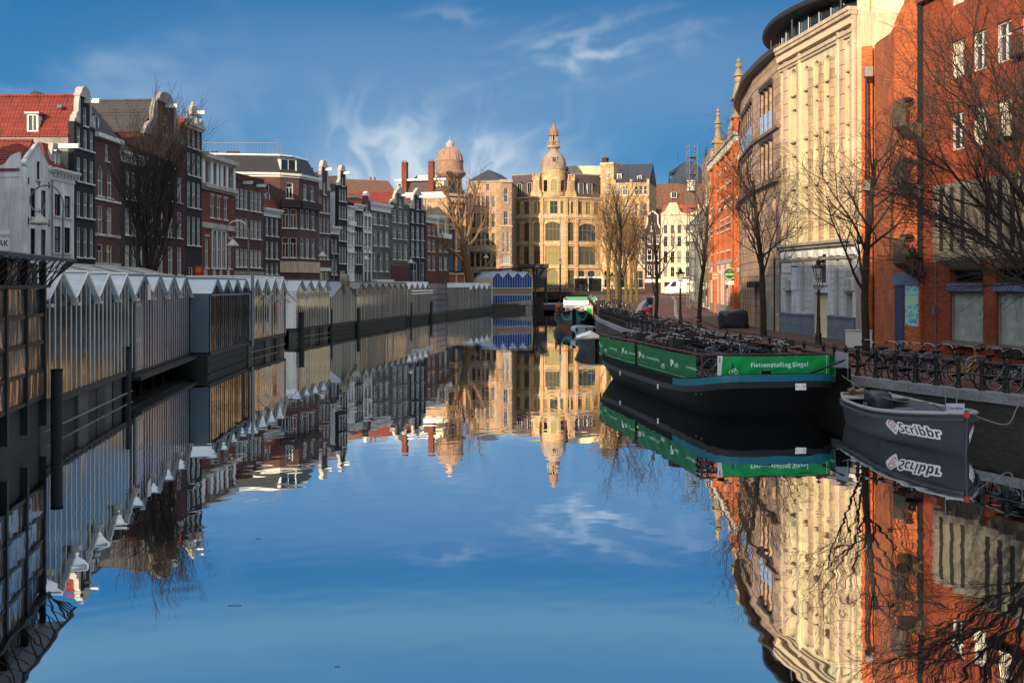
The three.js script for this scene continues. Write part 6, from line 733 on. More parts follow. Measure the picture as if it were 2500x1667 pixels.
{
  const near = V2(7.95, 30.0), far = V2(5.9, 44.6), B = barge('bike_barge', 'long black barge with green banners serving as a floating bicycle park', near, far, 2.45, { h: 1.0, rise: 0.36 });
  const standM = plain('#3c4044', 0.5, 0.4), teal = plain('#0c5a6b', 0.45), rust = plain('#4a2018', 0.7), { P, L } = B;
  // teal strake round the near end
  const tq = new G(), pts = []; for (let i = 0; i <= 24; i++) { const [x, z] = B.plan(0.055 + 0.39 * i / 24, 2.45, -0.012); pts.push([x, B.sheer(z), z]); } for (let i = 0; i < 24; i++) { const a = pts[i], b = pts[i + 1]; tq.quad([a[0], a[1] - 0.235, a[2]], [a[0], a[1] - 0.02, a[2]], [b[0], b[1] - 0.02, b[2]], [b[0], b[1] - 0.235, b[2]]); } P('teal_strake', tq, teal);
  const railY = 1.87, postG = new G(); const rail = (a, b) => P('rail', new G().bar([a[0], railY, a[1]], [b[0], railY, b[1]], 0.04, 6).bar([a[0], railY - 0.45, a[1]], [b[0], railY - 0.45, b[1]], 0.025, 5), rust);
  P('cycle_deck', new G().bx(-2.15, 2.1, B.deckY - 0.02, B.deckY + 0.42, -L + 1.1, -1.1), plain('#3d3b3d', 0.8));
  const c = [[-2.05, -0.85], [2.05, -0.85], [2.2, -L + 0.9], [-2.2, -L + 0.9]]; for (let i = 0; i < 4; i++) { rail(c[i], c[(i + 1) % 4]); const a = c[i], b = c[(i + 1) % 4], n = i % 2 ? 7 : 3; for (let k = 0; k < n; k++) { const x = lerp(a[0], b[0], k / n), z = lerp(a[1], b[1], k / n); P('rail_post', new G().bar([x, B.deckY, z], [x, railY + 0.02, z], 0.035, 6), rust); } }
  const cloth = (a, b, y0, y1, tx, seed, out = 0.05) => { const pg = new THREE.PlaneGeometry(1, 1, 40, 8), p = pg.attributes.position, R = rng(seed), k = [R() * 6, R() * 6, R() * 6], dx = b[0] - a[0], dz = b[1] - a[1], l = Math.hypot(dx, dz), nx = dz / l, nz = -dx / l; for (let i = 0; i < p.count; i++) { const u = p.getX(i) + 0.5, v = p.getY(i) + 0.5, w = (Math.sin(u * 14 + k[0] + v * 3) * 0.5 + Math.sin(u * 33 + k[1] - v * 6) * 0.3 + Math.sin(u * 61 + v * 9 + k[2]) * 0.15) * 0.022 * (0.4 + Math.sin(v * Math.PI)); p.setXYZ(i, a[0] + dx * u - nx * (out + w), y0 + (y1 - y0) * v - 0.03 * Math.sin(u * Math.PI) * v, a[1] + dz * u - nz * (out + w)); } pg.computeVertexNormals(); return P('banner', new G().add(pg), std({ map: tx, roughness: 0.35, side: THREE.DoubleSide }), B.g, true); };
  cloth([-1.6, -0.8], [2.0, -0.8], 1.16, 1.85, bannerTex('end'), 3, 0.07).userData.label = 'green banner lettered Fietsenstalling Singel';
  cloth([-2.22, -7.6], [-2.15, -1.0], 0.98, 1.83, bannerTex('b'), 5, 0.02); cloth([-2.25, -L + 0.9], [-2.25, -7.9], 0.98, 1.83, bannerTex('a'), 6, 0.02);
  cloth([2.25, -3.4], [2.25, -0.9], 1.1, 1.83, bannerTex('b'), 9, -0.02); cloth([2.25, -8.2], [2.25, -5.6], 1.1, 1.83, bannerTex('a'), 10, -0.02); P('white_panel', new G().bx(2.2, 2.24, 1.15, 1.9, -L + 1.2, -8.4), M.white);
  // bow fittings: winch, spar, tyre-like hose, hull plates
  P('end_panel', new G().bx(2.18, 2.22, 1.2, 1.95, -0.7, 0.1), plain('#8c9299', 0.4)); P('hose', new G().tor(0.34, 0.03, 2.26, 1.55, -0.3, 0, Math.PI / 2, 0), M.rubber); P('spar', new G().bar([1.2, 1.28, -0.5], [2.1, 1.75, 0.1], 0.035, 6), M.rubber); P('bollard', new G().bx(1.95, 2.3, 1.0, 1.5, -0.2, 0.1), M.black); P('bollard', new G().bx(-0.35, -0.12, 1.2, 1.42, -0.35, -0.15), M.black);
  const st = canvasTex(128, 80, (x, w, h) => { x.fillStyle = '#d8d6d2'; x.fillRect(0, 0, w, h); x.fillStyle = '#c02f1e'; x.font = 'italic bold 30px sans-serif'; x.fillText('B', 6, 52); x.font = 'italic 16px sans-serif'; x.fillText('oomsma', 26, 50); x.strokeStyle = '#c02f1e'; x.lineWidth = 6; x.beginPath(); x.moveTo(88, 14); x.lineTo(120, 40); x.lineTo(88, 66); x.moveTo(80, 30); x.lineTo(96, 30); x.stroke(); });
  P('hull_plate', new G().add(new THREE.PlaneGeometry(0.34, 0.2), m4(0.72, 0.96, 0.06, -0.15, 0, 0)), std({ map: st, roughness: 0.5 }), B.g, true); for (const z of [-4.3, -9.5]) P('hull_mark', new G().bx(-2.42, -2.44, 0.5, 0.66, z - 0.06, z + 0.06), M.white);
  // cycle stands across the deck
  for (let i = 0; i < 24; i++) for (const s of [0, 1]) { const z = -1.3 - i * 0.53, x = s ? 0.95 : -1.15; P('cycle_stand', new G().at(m4(0, 0.42, 0)).path([[x - 0.4, B.deckY, z], [x - 0.4, B.deckY + 0.62, z], [x - 0.25, B.deckY + 0.75, z], [x + 0.25, B.deckY + 0.75, z], [x + 0.4, B.deckY + 0.62, z], [x + 0.4, B.deckY, z]], 0.022, 5, 14), standM); if (!(s === 0 && i > 14 && i % 3)) bikeSpots.push([new THREE.Vector3(x + (s ? 0.1 : 0), B.deckY + 0.44, z + 0.12).applyMatrix4(B.m).add(new THREE.Vector3(near.x, 0, -near.d)), B.m, i * 2 + s]); }
}
{
  // the barges moored further up
  const hull = plain('#0b1416', 0.4), B = barge('bike_barge', 'dark barge with teal bow plates and a red brown waterline moored at the bend', V2(5.75, 92.6), V2(7.3, 117), 2.1, { h: 1.15, rise: 0.45, hull, paint: plain('#5a1f16', 0.6), blunt: 0.75, sharp: 0.5 }), { P, L } = B, rust = plain('#8a3a24', 0.7);
  P('stem', new G().bx(-0.16, 0.16, -0.4, 1.85, -0.15, 0.12), M.black); for (const s of [-1, 1]) P('bow_plate', new G().quad(...[[s * 0.2, 0.78, 0.0], [s * 0.2, 1.55, 0.02], [s * 1.25, 1.42, -0.42], [s * 0.95, 0.78, -0.3]].map(([x, y, z]) => [x, y, z + 0.02])), plain('#0f6a68', 0.4));
  const rl = new G(); for (const s of [-1, 1]) { for (let k = 0; k < 12; k++) rl.bar([s * 1.75, 0.9, -1 - k * 1.95], [s * 1.75, 2.1, -1 - k * 1.95], 0.03, 4); for (const y of [1.55, 2.1]) rl.bar([s * 1.75, y, -1], [s * 1.75, y, -L + 1], 0.03, 4); } rl.bar([-1.75, 2.1, -1], [1.75, 2.1, -1], 0.03, 4); P('rail', rl, rust); for (let k = 0; k < 4; k++) P('white_panel', new G().bx(1.7, 1.74, 1.1, 2.05, -5.9 - k * 4, -2.1 - k * 4), M.white); P('white_panel', new G().bx(-0.9, 1.7, 1.1, 2.0, -8.05, -8), M.white); P('banner', new G().bx(1.2, 1.75, 1.1, 1.9, -3.05, -3), plain('#17a550', 0.4));
  for (let i = 0; i < 10; i++) bikeSpots.push([new THREE.Vector3(-0.9 + (i % 2) * 1.5, B.deckY, -1.8 - i * 0.8).applyMatrix4(B.m).add(new THREE.Vector3(5.75, 0, -92.6)), B.m, i, 'far']);
  const C = barge('bike_barge', 'cream and green sided barge behind the dark barge with teal bow plates', V2(8.2, 120), V2(10.4, 150), 2.2, { h: 1.2, hull: plain('#20221f', 0.5), blunt: 0.7, sharp: 0.5 }); for (const s of [-1, 1]) C.P('white_panel', new G().bx(s * 2, s * 2.04, 1.2, 2.4, -28, -1.5), s > 0 ? M.white : plain('#d9d2b8', 0.5)); C.P('white_panel', new G().bx(-2, 2, 1.2, 2.2, -1.5, -1.46), M.white); for (const z of [-9, -16]) C.P('green_strip', new G().bx(-2, 2, 2.15, 2.45, z, z + 0.1), plain('#2f8a66', 0.5));
}
// a small open hull lofted from stations
function hullMesh(st, n = 10) {                        // st: [z, half beam at the top, height of the top, keel depth, half beam at the water]
  const out = [], side = (s, k) => { const [z, b, h, kd, w] = st[k], p = []; for (let i = 0; i <= n; i++) { const t = i / n, y = lerp(-kd, h, t), x = b * Math.pow(t, Math.min(1.6, Math.max(0.12, Math.log(Math.max(0.004, w) / Math.max(b, 0.005)) / Math.log(0.35)))); p.push([s * x, y, z]); } return p; };
  for (const s of [-1, 1]) for (let k = 0; k < st.length - 1; k++) { const a = side(s, k), b = side(s, k + 1); for (let i = 0; i < n; i++) s < 0 ? out.push(a[i], a[i + 1], b[i + 1], a[i], b[i + 1], b[i]) : out.push(a[i], b[i], b[i + 1], a[i], b[i + 1], a[i + 1]); }
  return out;
}
{
  // open tender with a motor cover, lettered on both bows
  const bow = [10.62, 23.35], stern = [10.42, 29.5], g = thing('open_boat', 'grey open motor boat with white Scribbr lettering on its bow', 'boat', [stern[0], 0, stern[1]]), m = m4(0, 0, 0, 0, Math.atan2(bow[0] - stern[0], stern[1] - bow[1]), 0), P = (n, gg, mat, keep) => put(n, gg.geo(keep), mat, g, m), L = 6.1;
  const B = (t) => t < 0.12 ? lerp(0.72, 0.98, t / 0.12) : t < 0.55 ? lerp(0.98, 1.14, Math.sin((t - 0.12) / 0.43 * Math.PI / 2)) : 1.14 * Math.pow(1 - Math.pow((t - 0.55) / 0.45, 2.1), 0.8) + 0.02, Hh = (t) => 0.74 + 0.27 * Math.pow(Math.max(0, (t - 0.35) / 0.65), 1.7) + 0.06 * Math.pow(Math.max(0, 0.2 - t) / 0.2, 2), Wb = (t) => B(t) * (0.84 - 0.28 * Math.pow(t, 3)), st = (k, e = 0) => { const t = k / 28; return [t * L, B(t) - e, Hh(t), 0.3 - 0.1 * t, Math.max(0.012, Wb(t) - e)]; };
  const hx = (t, y) => { const k = (y + 0.3 - 0.1 * t) / (Hh(t) + 0.3 - 0.1 * t); return B(t) * Math.pow(k, Math.min(1.6, Math.max(0.12, Math.log(Wb(t) / B(t)) / Math.log(0.35)))); };
  const grey = std({ color: '#3a3b41', map: T.patch, roughness: 0.55 }), pale = plain('#8f8d8c', 0.5), inside = plain('#62656d', 0.55); P('hull', new G().tri(hullMesh(Array.from({ length: 29 }, (_, k) => st(k)), 12)), grey);
  P('hull_lining', new G().tri(hullMesh(Array.from({ length: 29 }, (_, k) => { const s = st(k, 0.07); return [s[0], Math.max(0.01, s[1]), s[2] - 0.01, 0.1, Math.max(0.01, s[4])]; }), 8)), inside);
  P('transom', new G().ext([[-0.72, 0.84], [0.72, 0.84], [0.58, 0.2], [0.2, -0.3], [-0.2, -0.3], [-0.58, 0.2]], 0.06, 0, 0, 0), grey);
  for (const s of [-1, 1]) P('gunwale', new G().path(Array.from({ length: 15 }, (_, k) => { const t = k / 14; return [s * (B(t) - 0.03), Hh(t), t * L]; }), 0.045, 6, 40), pale); P('gunwale', new G().bar([-0.74, 0.82, 0.02], [0.74, 0.82, 0.02], 0.045, 6), pale);
  P('fender_strip', new G().path(Array.from({ length: 15 }, (_, k) => { const t = k / 14; return [-(B(t) - 0.0), Hh(t) - 0.16, t * L]; }), 0.05, 6, 40).path(Array.from({ length: 15 }, (_, k) => { const t = k / 14; return [B(t), Hh(t) - 0.16, t * L]; }), 0.05, 6, 40), plain('#34353c', 0.6));
  P('stem_post', new G().path([[0, -0.25, L - 0.02], [0, 0.5, L + 0.03], [0, 1.06, L + 0.05]], 0.03, 6, 12), plain('#4a4d53', 0.4, 0.5)); P('bow_badge', new G().box(0.1, 0.13, 0.1, 0, 0.98, L + 0.03), plain('#b3222a', 0.4)); P('stern_deck', new G().ext([[-0.7, 0], [0.7, 0], [0.95, 0.85], [-0.95, 0.85]], 0.04, 0, 0.79, 0, Math.PI / 2, 0, 0), pale); P('floor', new G().bx(-0.55, 0.55, 0.1, 0.14, 0.4, 3.6), inside); for (const z of [1.4, 3.4]) P('thwart', new G().bx(-0.85, 0.85, 0.5, 0.55, z - 0.18, z + 0.18), inside); P('cleat', new G().bx(-0.1, 0.1, 0.9, 0.94, 5.7, 5.78).bar([-1.05, 0.76, 2.6], [-1.05, 0.88, 2.6], 0.02).bar([-1.05, 0.76, 2.75], [-1.05, 0.88, 2.75], 0.02).bx(1.0, 1.1, 0.76, 0.9, 3.4, 3.6), M.gal);
  for (const [a, b] of [[0.2, 0.26], [0.36, 0.42], [0.52, 0.585], [0.76, 0.83]]) for (const s of [-1]) P('rubbing_pad', new G().quad(...[[a, 0.6], [a, 0.66], [b, 0.66], [b, 0.6]].map(([t, y]) => [s * (hx(t, y) + 0.01), y, t * L])), plain('#2d2e35', 0.7));
  // lettering wrapped on the hull
  const dt = canvasTex(640, 200, (x, w, h) => { x.clearRect(0, 0, w, h); x.lineJoin = 'round'; x.font = 'bold 118px sans-serif'; x.strokeStyle = '#d9d7d6'; x.lineWidth = 34; x.strokeText('Scribbr', 170, 138); const d = (r) => { x.beginPath(); x.moveTo(84, 100 - r); x.lineTo(84 + r, 92); x.lineTo(84, 92 + r); x.lineTo(84 - r, 92); x.closePath(); }; x.fillStyle = '#d9d7d6'; d(74); x.stroke(); x.fill(); x.fillStyle = '#121218'; x.fillText('Scribbr', 170, 138); x.strokeStyle = '#b52b36'; x.lineWidth = 9; x.beginPath(); x.moveTo(84, 34); x.lineTo(134, 78); x.lineTo(92, 116); x.lineTo(40, 76); x.closePath(); x.moveTo(60, 106); x.lineTo(60, 120); x.lineTo(94, 150); x.lineTo(122, 124); x.moveTo(66, 82); x.lineTo(104, 88); x.stroke(); });
  for (const s of [-1, 1]) { const pg = new THREE.PlaneGeometry(1, 1, 24, 6), p = pg.attributes.position, [ta, tb] = [0.655, 0.955]; for (let i = 0; i < p.count; i++) { const u = p.getX(i) + 0.5, v = p.getY(i) + 0.5, t = s < 0 ? lerp(ta, tb, u) : lerp(0.985, 0.7, u), y = 0.2 + v * 0.5; p.setXYZ(i, s * (hx(t, y) + 0.012), y, t * L); } pg.computeVertexNormals(); put('lettering', pg, std({ map: dt, transparent: true, alphaTest: 0.5, roughness: 0.5, side: THREE.DoubleSide }), g, m); }
  // engine cover, flag sign, ducks
  const k = thing('motor_cover', 'black cover pulled over the motor of the grey open boat', 'cover', [10.4, 0.3, 28.4]), cg = new THREE.SphereGeometry(0.5, 24, 16), cp = cg.attributes.position; for (let i = 0; i < cp.count; i++) { let x = cp.getX(i), y = cp.getY(i), z = cp.getZ(i); const e = Math.sin(Math.atan2(z, x) * 5 + y * 9) * 0.02; x = Math.sign(x) * Math.pow(Math.abs(x) / 0.5, 0.55) * (0.34 + e); z = Math.sign(z) * Math.pow(Math.abs(z) / 0.5, 0.6) * (0.42 + e); y = Math.sign(y) * Math.pow(Math.abs(y) / 0.5, 0.6) * 0.36; cp.setXYZ(i, x, y + 0.36, z); } cg.computeVertexNormals(); put('cover', cg, M.tarp, k);
  const ft = canvasTex(256, 128, (x, w, h) => { x.fillStyle = '#b9b8c2'; x.fillRect(0, 0, w, h); x.fillStyle = '#22222c'; x.font = 'bold 52px sans-serif'; x.fillText('Scribbr', 60, 84); x.strokeStyle = '#b52b36'; x.lineWidth = 6; x.strokeRect(18, 46, 26, 34); });
  const fs = thing('flag_sign', 'small white Scribbr flag standing at the boat bow', 'flag', [10.6, 0.84, 24.0]); put('flag_pole', new G().bar([-0.2, -0.2, 0], [-0.2, 0.72, 0], 0.012).geo(), M.gal, fs); const fp = new THREE.PlaneGeometry(0.44, 0.22, 10, 1); { const p = fp.attributes.position; for (let i = 0; i < p.count; i++) p.setZ(i, Math.sin(p.getX(i) * 9) * 0.02); fp.computeVertexNormals(); } put('flag', fp.translate(0.03, 0.22, 0), std({ map: ft, roughness: 0.6, side: THREE.DoubleSide }), fs);
  // mallards: bodies meshed from a smooth distance field
  function duck(label, x, y, d, turn, hen) {
    const root = thing('duck', label, 'duck', [x, y, d], turn), R = 30, mc = new MarchingCubes(R, new THREE.MeshBasicMaterial(), false, false, 30000), S = 0.34, caps = [[[0, 0.13, -0.13], [0, 0.14, 0.06], 0.05, 0.085], [[0, 0.14, 0.06], [0, 0.15, 0.12], 0.085, 0.06], [[0, 0.17, 0.12], [0, 0.26, 0.15], 0.032, 0.028], [[0, 0.275, 0.15], [0, 0.272, 0.18], 0.038, 0.033], [[0, 0.265, 0.19], [0, 0.258, 0.235], 0.018, 0.014], [[0, 0.13, -0.13], [0, 0.145, -0.22], 0.04, 0.012], [[0.03, 0.07, 0.01], [0.03, 0.0, 0.015], 0.014, 0.01], [[-0.03, 0.07, 0.01], [-0.03, 0.0, 0.015], 0.014, 0.01], [[0.03, 0.006, 0.015], [0.03, 0.004, 0.05], 0.008, 0.014], [[-0.03, 0.006, 0.015], [-0.03, 0.004, 0.05], 0.008, 0.014]];
    for (let k = 0; k < R; k++) for (let j = 0; j < R; j++) for (let i = 0; i < R; i++) { const q = [i, j, k].map((v) => (v - R / 2) / (R / 2) * S / 1.1); q[1] += 0.14; let D = 1; for (const [a, b, ra, rb] of caps) { const ab = b.map((v, n) => v - a[n]), aq = q.map((v, n) => v - a[n]), h = Math.max(0, Math.min(1, (aq[0] * ab[0] + aq[1] * ab[1] + aq[2] * ab[2]) / (ab[0] ** 2 + ab[1] ** 2 + ab[2] ** 2))), e = Math.hypot(...aq.map((v, n) => v - ab[n] * h)) - lerp(ra, rb, h), kk = 0.02, hh = Math.max(kk - Math.abs(D - e), 0) / kk; D = Math.min(D, e) - hh * hh * kk * 0.25; } mc.field[k * R * R + j * R + i] = -D; }
    mc.isolation = 0; mc.update(); const n = mc.count, pos = mc.positionArray.slice(0, n * 3), nor = mc.normalArray.slice(0, n * 3), col = new Float32Array(n * 3); for (let i = 0; i < n; i++) { for (let c = 0; c < 3; c++) pos[i * 3 + c] *= S / 1.1; pos[i * 3 + 1] += 0.14; const y = pos[i * 3 + 1], z = pos[i * 3 + 2]; const c = z > 0.198 ? [0.45, 0.3, 0.06] : y > 0.225 ? (hen ? [0.12, 0.08, 0.05] : [0.02, 0.09, 0.05]) : y < 0.07 ? [0.5, 0.16, 0.04] : z > 0.07 ? [0.1, 0.05, 0.03] : hen ? [0.13, 0.085, 0.05] : z < -0.15 ? [0.03, 0.03, 0.03] : [0.2, 0.18, 0.16]; col.set(c, i * 3); }
    const bg = new THREE.BufferGeometry(); bg.setAttribute('position', new THREE.BufferAttribute(pos, 3)); bg.setAttribute('normal', new THREE.BufferAttribute(nor, 3)); bg.setAttribute('color', new THREE.BufferAttribute(col, 3)); put('body', bg, std({ vertexColors: true, roughness: 0.8 }), root); for (const s of [-1, 1]) put('wing', new G().sph(0.08, s * 0.07, 0.15, -0.03, 0.35, 0.6, 1.5, 10).geo(), plain(hen ? '#5a4632' : '#6d6660', 0.8), root); for (const s of [-1, 1]) put('eye', new G().sph(0.006, s * 0.033, 0.285, 0.165, 1, 1, 1, 6).geo(), M.black, root);
    return root;
  }
  duck('brown duck standing at the left corner of the boat stern', 9.95, 0.79, 29.3, 2.4, true); duck('grey drake with a dark head on the boat stern, right of the brown duck', 10.1, 0.79, 29.0, 2.0, false);
  // ropes
  const rope = (label, pts, r = 0.016) => tag(new G().path(pts.map(([x, y, d]) => [x, y, -d]), r, 5, 30).build('mooring_rope', M.rope), label, 'rope');
  rope('long pale mooring rope from the barge end down to the grey boat', [[9.9, 1.35, 30.4], [10.2, 1.0, 29.2], [10.5, 0.85, 27.4], [10.9, 0.95, 26.2]]); rope('short dark mooring rope from the quay edge to the middle of the grey boat', [[12.15, 1.18, 27.2], [12.0, 0.9, 27.0], [11.9, 0.5, 26.8], [11.2, 0.85, 26.6]], 0.022); rope('thin mooring rope from the quay edge to the bow of the grey boat', [[12.9, 1.18, 25.3], [12.6, 0.9, 25.0], [12.2, 0.6, 24.6], [10.7, 1.0, 23.6]]);
}
function smallBoat(label, x, d, turn, L, b, h, mat, cover) {
  const g = thing('small_boat', label, 'boat', [x, 0, d], turn), B = (t) => b * Math.pow(Math.sin(Math.PI * (0.16 + 0.84 * (1 - t))), 0.55) * (t > 0.98 ? 0.1 : 1), st = Array.from({ length: 15 }, (_, k) => { const t = k / 14; return [t * L, Math.max(0.02, B(t)), h + 0.2 * t * t, 0.2, Math.max(0.01, B(t) * 0.75)]; });
  put('hull', new G().tri(hullMesh(st, 6)).geo(), mat, g); put('gunwale', new G().path([...st.map((s) => [s[1], s[2], s[0]]), ...[...st].reverse().map((s) => [-s[1], s[2], s[0]])], 0.05, 5, 60, true).geo(), M.stoneG, g);
  const nx = 10, nz = 14, cg = new G(), cy = (t, u) => h + 0.2 * t * t + cover.h * Math.pow(Math.max(0, 1 - Math.abs(u)), cover.p ?? 0.7) * Math.sin(Math.PI * Math.min(1, t * 1.05 + 0.03)) + 0.02 * Math.sin(t * 30 + u * 5), pt = (i, k) => { const t = k / nz, u = i / nx * 2 - 1; return [u * Math.max(0.02, B(t)) * 0.97, cy(t, u), t * L]; }; for (let k = 0; k < nz; k++) for (let i = 0; i < nx; i++) cg.quad(pt(i, k), pt(i, k + 1), pt(i + 1, k + 1), pt(i + 1, k)); put('boat_cover', cg.geo(), cover.mat, g);
  if (cover.tube) put('inflated_tube', new G().path(st.slice(0, 14).map((s) => [-s[1], h, s[0]]), 0.2, 8, 30).path(st.slice(0, 14).map((s) => [s[1], h, s[0]]), 0.2, 8, 30).geo(), plain('#8d95a0', 0.5), g);
  return g;
}
smallBoat('grey inflatable boat under a grey cover behind the tarpaulin boat', 5.55, 82, 0.05, 4.2, 0.8, 0.55, plain('#70767e', 0.5), { h: 0.25, mat: plain('#565d68', 0.6), tube: true });
smallBoat('small dark boat half covered with white and tan tarpaulins beyond the bike barge', 4.8, 65.2, 0.06, 4.8, 1.0, 0.6, plain('#1d1f22', 0.5), { h: 0.45, p: 1, mat: plain('#b3a894', 0.7) });
smallBoat('low grey boat tucked beside the far corner of the bike barge', 5.9, 60.5, 0.1, 3.6, 0.75, 0.5, plain('#5a5c60', 0.5), { h: 0.05, mat: M.dark });
tag(new G().quad([4.05, 0.82, -63.6], [4.95, 1.14, -63.5], [4.85, 0.98, -61.8], [4.0, 0.74, -61.7]).quad([4.95, 1.14, -63.5], [5.5, 0.86, -63.3], [5.3, 0.8, -61.9], [4.85, 0.98, -61.8]).build('tarpaulin', plain('#d9d6d6', 0.6)), 'white tarpaulin sheet draped over the small dark boat', 'tarpaulin');

// ---------- bicycles ----------
function bicycle(label, o) {
  const g = thing('bicycle', label, 'bicycle'), R = 0.335, fm = o.frame, c = 0.53, w = (x) => { const wheel = put('wheel', new G().tor(R - 0.02, 0.014, 0, 0, 0, 0, 0, 0, 5, 26).geo(), o.rim ?? M.gal, g, m4(x, R, 0)); put('hub', new G().add(new THREE.CylinderGeometry(0.025, 0.025, 0.07, 8), m4(0, 0, 0, Math.PI / 2, 0, 0)).geo(), M.gal, wheel); put('tyre', new G().tor(R, 0.02, 0, 0, 0, 0, 0, 0, 6, 26).geo(), M.rubber, wheel); const sp = new G(); for (let i = 0; i < 12; i++) { const a = i * Math.PI / 6; sp.bar([0.02 * Math.cos(a + 1), 0.02 * Math.sin(a + 1), i % 2 ? 0.02 : -0.02], [(R - 0.02) * Math.cos(a), (R - 0.02) * Math.sin(a), 0], 0.0025, 3); } put('spokes', sp.geo(), M.gal, wheel); };
  w(-c); w(c);
  const bb = [-0.06, 0.3, 0], seat = [-0.22, 0.82, 0], head = [0.36, 0.82, 0], headB = [0.4, 0.62, 0], f = new G().bar(bb, seat, 0.017, 6).bar(bb, headB, 0.019, 6).bar(headB, [0.33, 0.98, 0], 0.019, 6);
  if (o.lady) f.path([[-0.12, 0.5, 0], [0.1, 0.52, 0], [0.38, 0.72, 0]], 0.016, 6, 10); else f.bar([-0.2, 0.76, 0], [0.37, 0.76, 0], 0.016, 6);
  for (const z of [-0.045, 0.045]) f.bar([-c, R, z], bb, 0.009, 4).bar([-c, R, z], [-0.2, 0.76, z * 0.3], 0.008, 4).bar([c, R, z], [0.41, 0.62, z * 0.7], 0.011, 5); f.build('frame', fm, g);
  new G().path([[0.14, 1.06, -0.3], [0.26, 1.1, -0.26], [0.35, 1.08, -0.08], [0.33, 1.02, 0], [0.35, 1.08, 0.08], [0.26, 1.1, 0.26], [0.14, 1.06, 0.3]], 0.012, 5, 20).build('handlebar', M.chrome, g); for (const z of [-0.3, 0.3]) new G().bar([0.2, 1.083, z * 0.97], [0.09, 1.045, z], 0.017, 6).build('grip', o.grip ?? M.black, g);
  const s = new G().sph(0.13, -0.25, 0.93, 0, 1, 0.35, 0.75, 10).sph(0.07, -0.1, 0.935, 0, 1.4, 0.35, 0.5, 8).bar([-0.22, 0.8, 0], [-0.24, 0.92, 0], 0.013); s.build('saddle', o.saddle ?? M.black, g);
  new G().tor(R + 0.035, 0.014, -c, R, 0, 0, 0, 0.4, 4, 14, 2.5).tor(R + 0.035, 0.014, c, R, 0, 0, 0, 0.9, 4, 14, 1.9).build('mudguard', o.guard ?? M.black, g); const rk = new G(); for (const z of [-0.06, 0.06]) rk.bar([-0.26, 0.72, z], [-0.78, 0.74, z], 0.008, 4).bar([-0.6, 0.73, z], [-c, R, z], 0.006, 4); for (const x of [-0.4, -0.55, -0.7]) rk.bar([x, 0.73, -0.06], [x, 0.73, 0.06], 0.006, 4); rk.build('carrier', M.black, g);
  new G().tor(0.09, 0.008, -0.06, 0.3, 0.05, 0, 0, 0, 4, 16).bar([-0.06, 0.3, 0.07], [0.05, 0.17, 0.08], 0.008).bar([-0.06, 0.3, -0.07], [-0.17, 0.43, -0.08], 0.008).bx(0.02, 0.08, 0.16, 0.18, 0.06, 0.15).bx(-0.2, -0.14, 0.42, 0.44, -0.15, -0.06).bx(-0.5, -0.02, 0.29, 0.36, 0.045, 0.052).build('crank', M.black, g); new G().cyl(0.035, 0.03, 0.06, 0.42, 0.86, 0, 10).build('lamp_housing', M.chrome, g);
  if (o.crate) new G().bx(0.42, 0.78, 0.8, 0.82, -0.22, 0.22).bx(0.42, 0.44, 0.82, 1.08, -0.22, 0.22).bx(0.76, 0.78, 0.82, 1.08, -0.22, 0.22).bx(0.42, 0.78, 0.82, 1.08, -0.22, -0.2).bx(0.42, 0.78, 0.82, 1.08, 0.2, 0.22).build('front_crate', o.crate, g);
  return g;
}
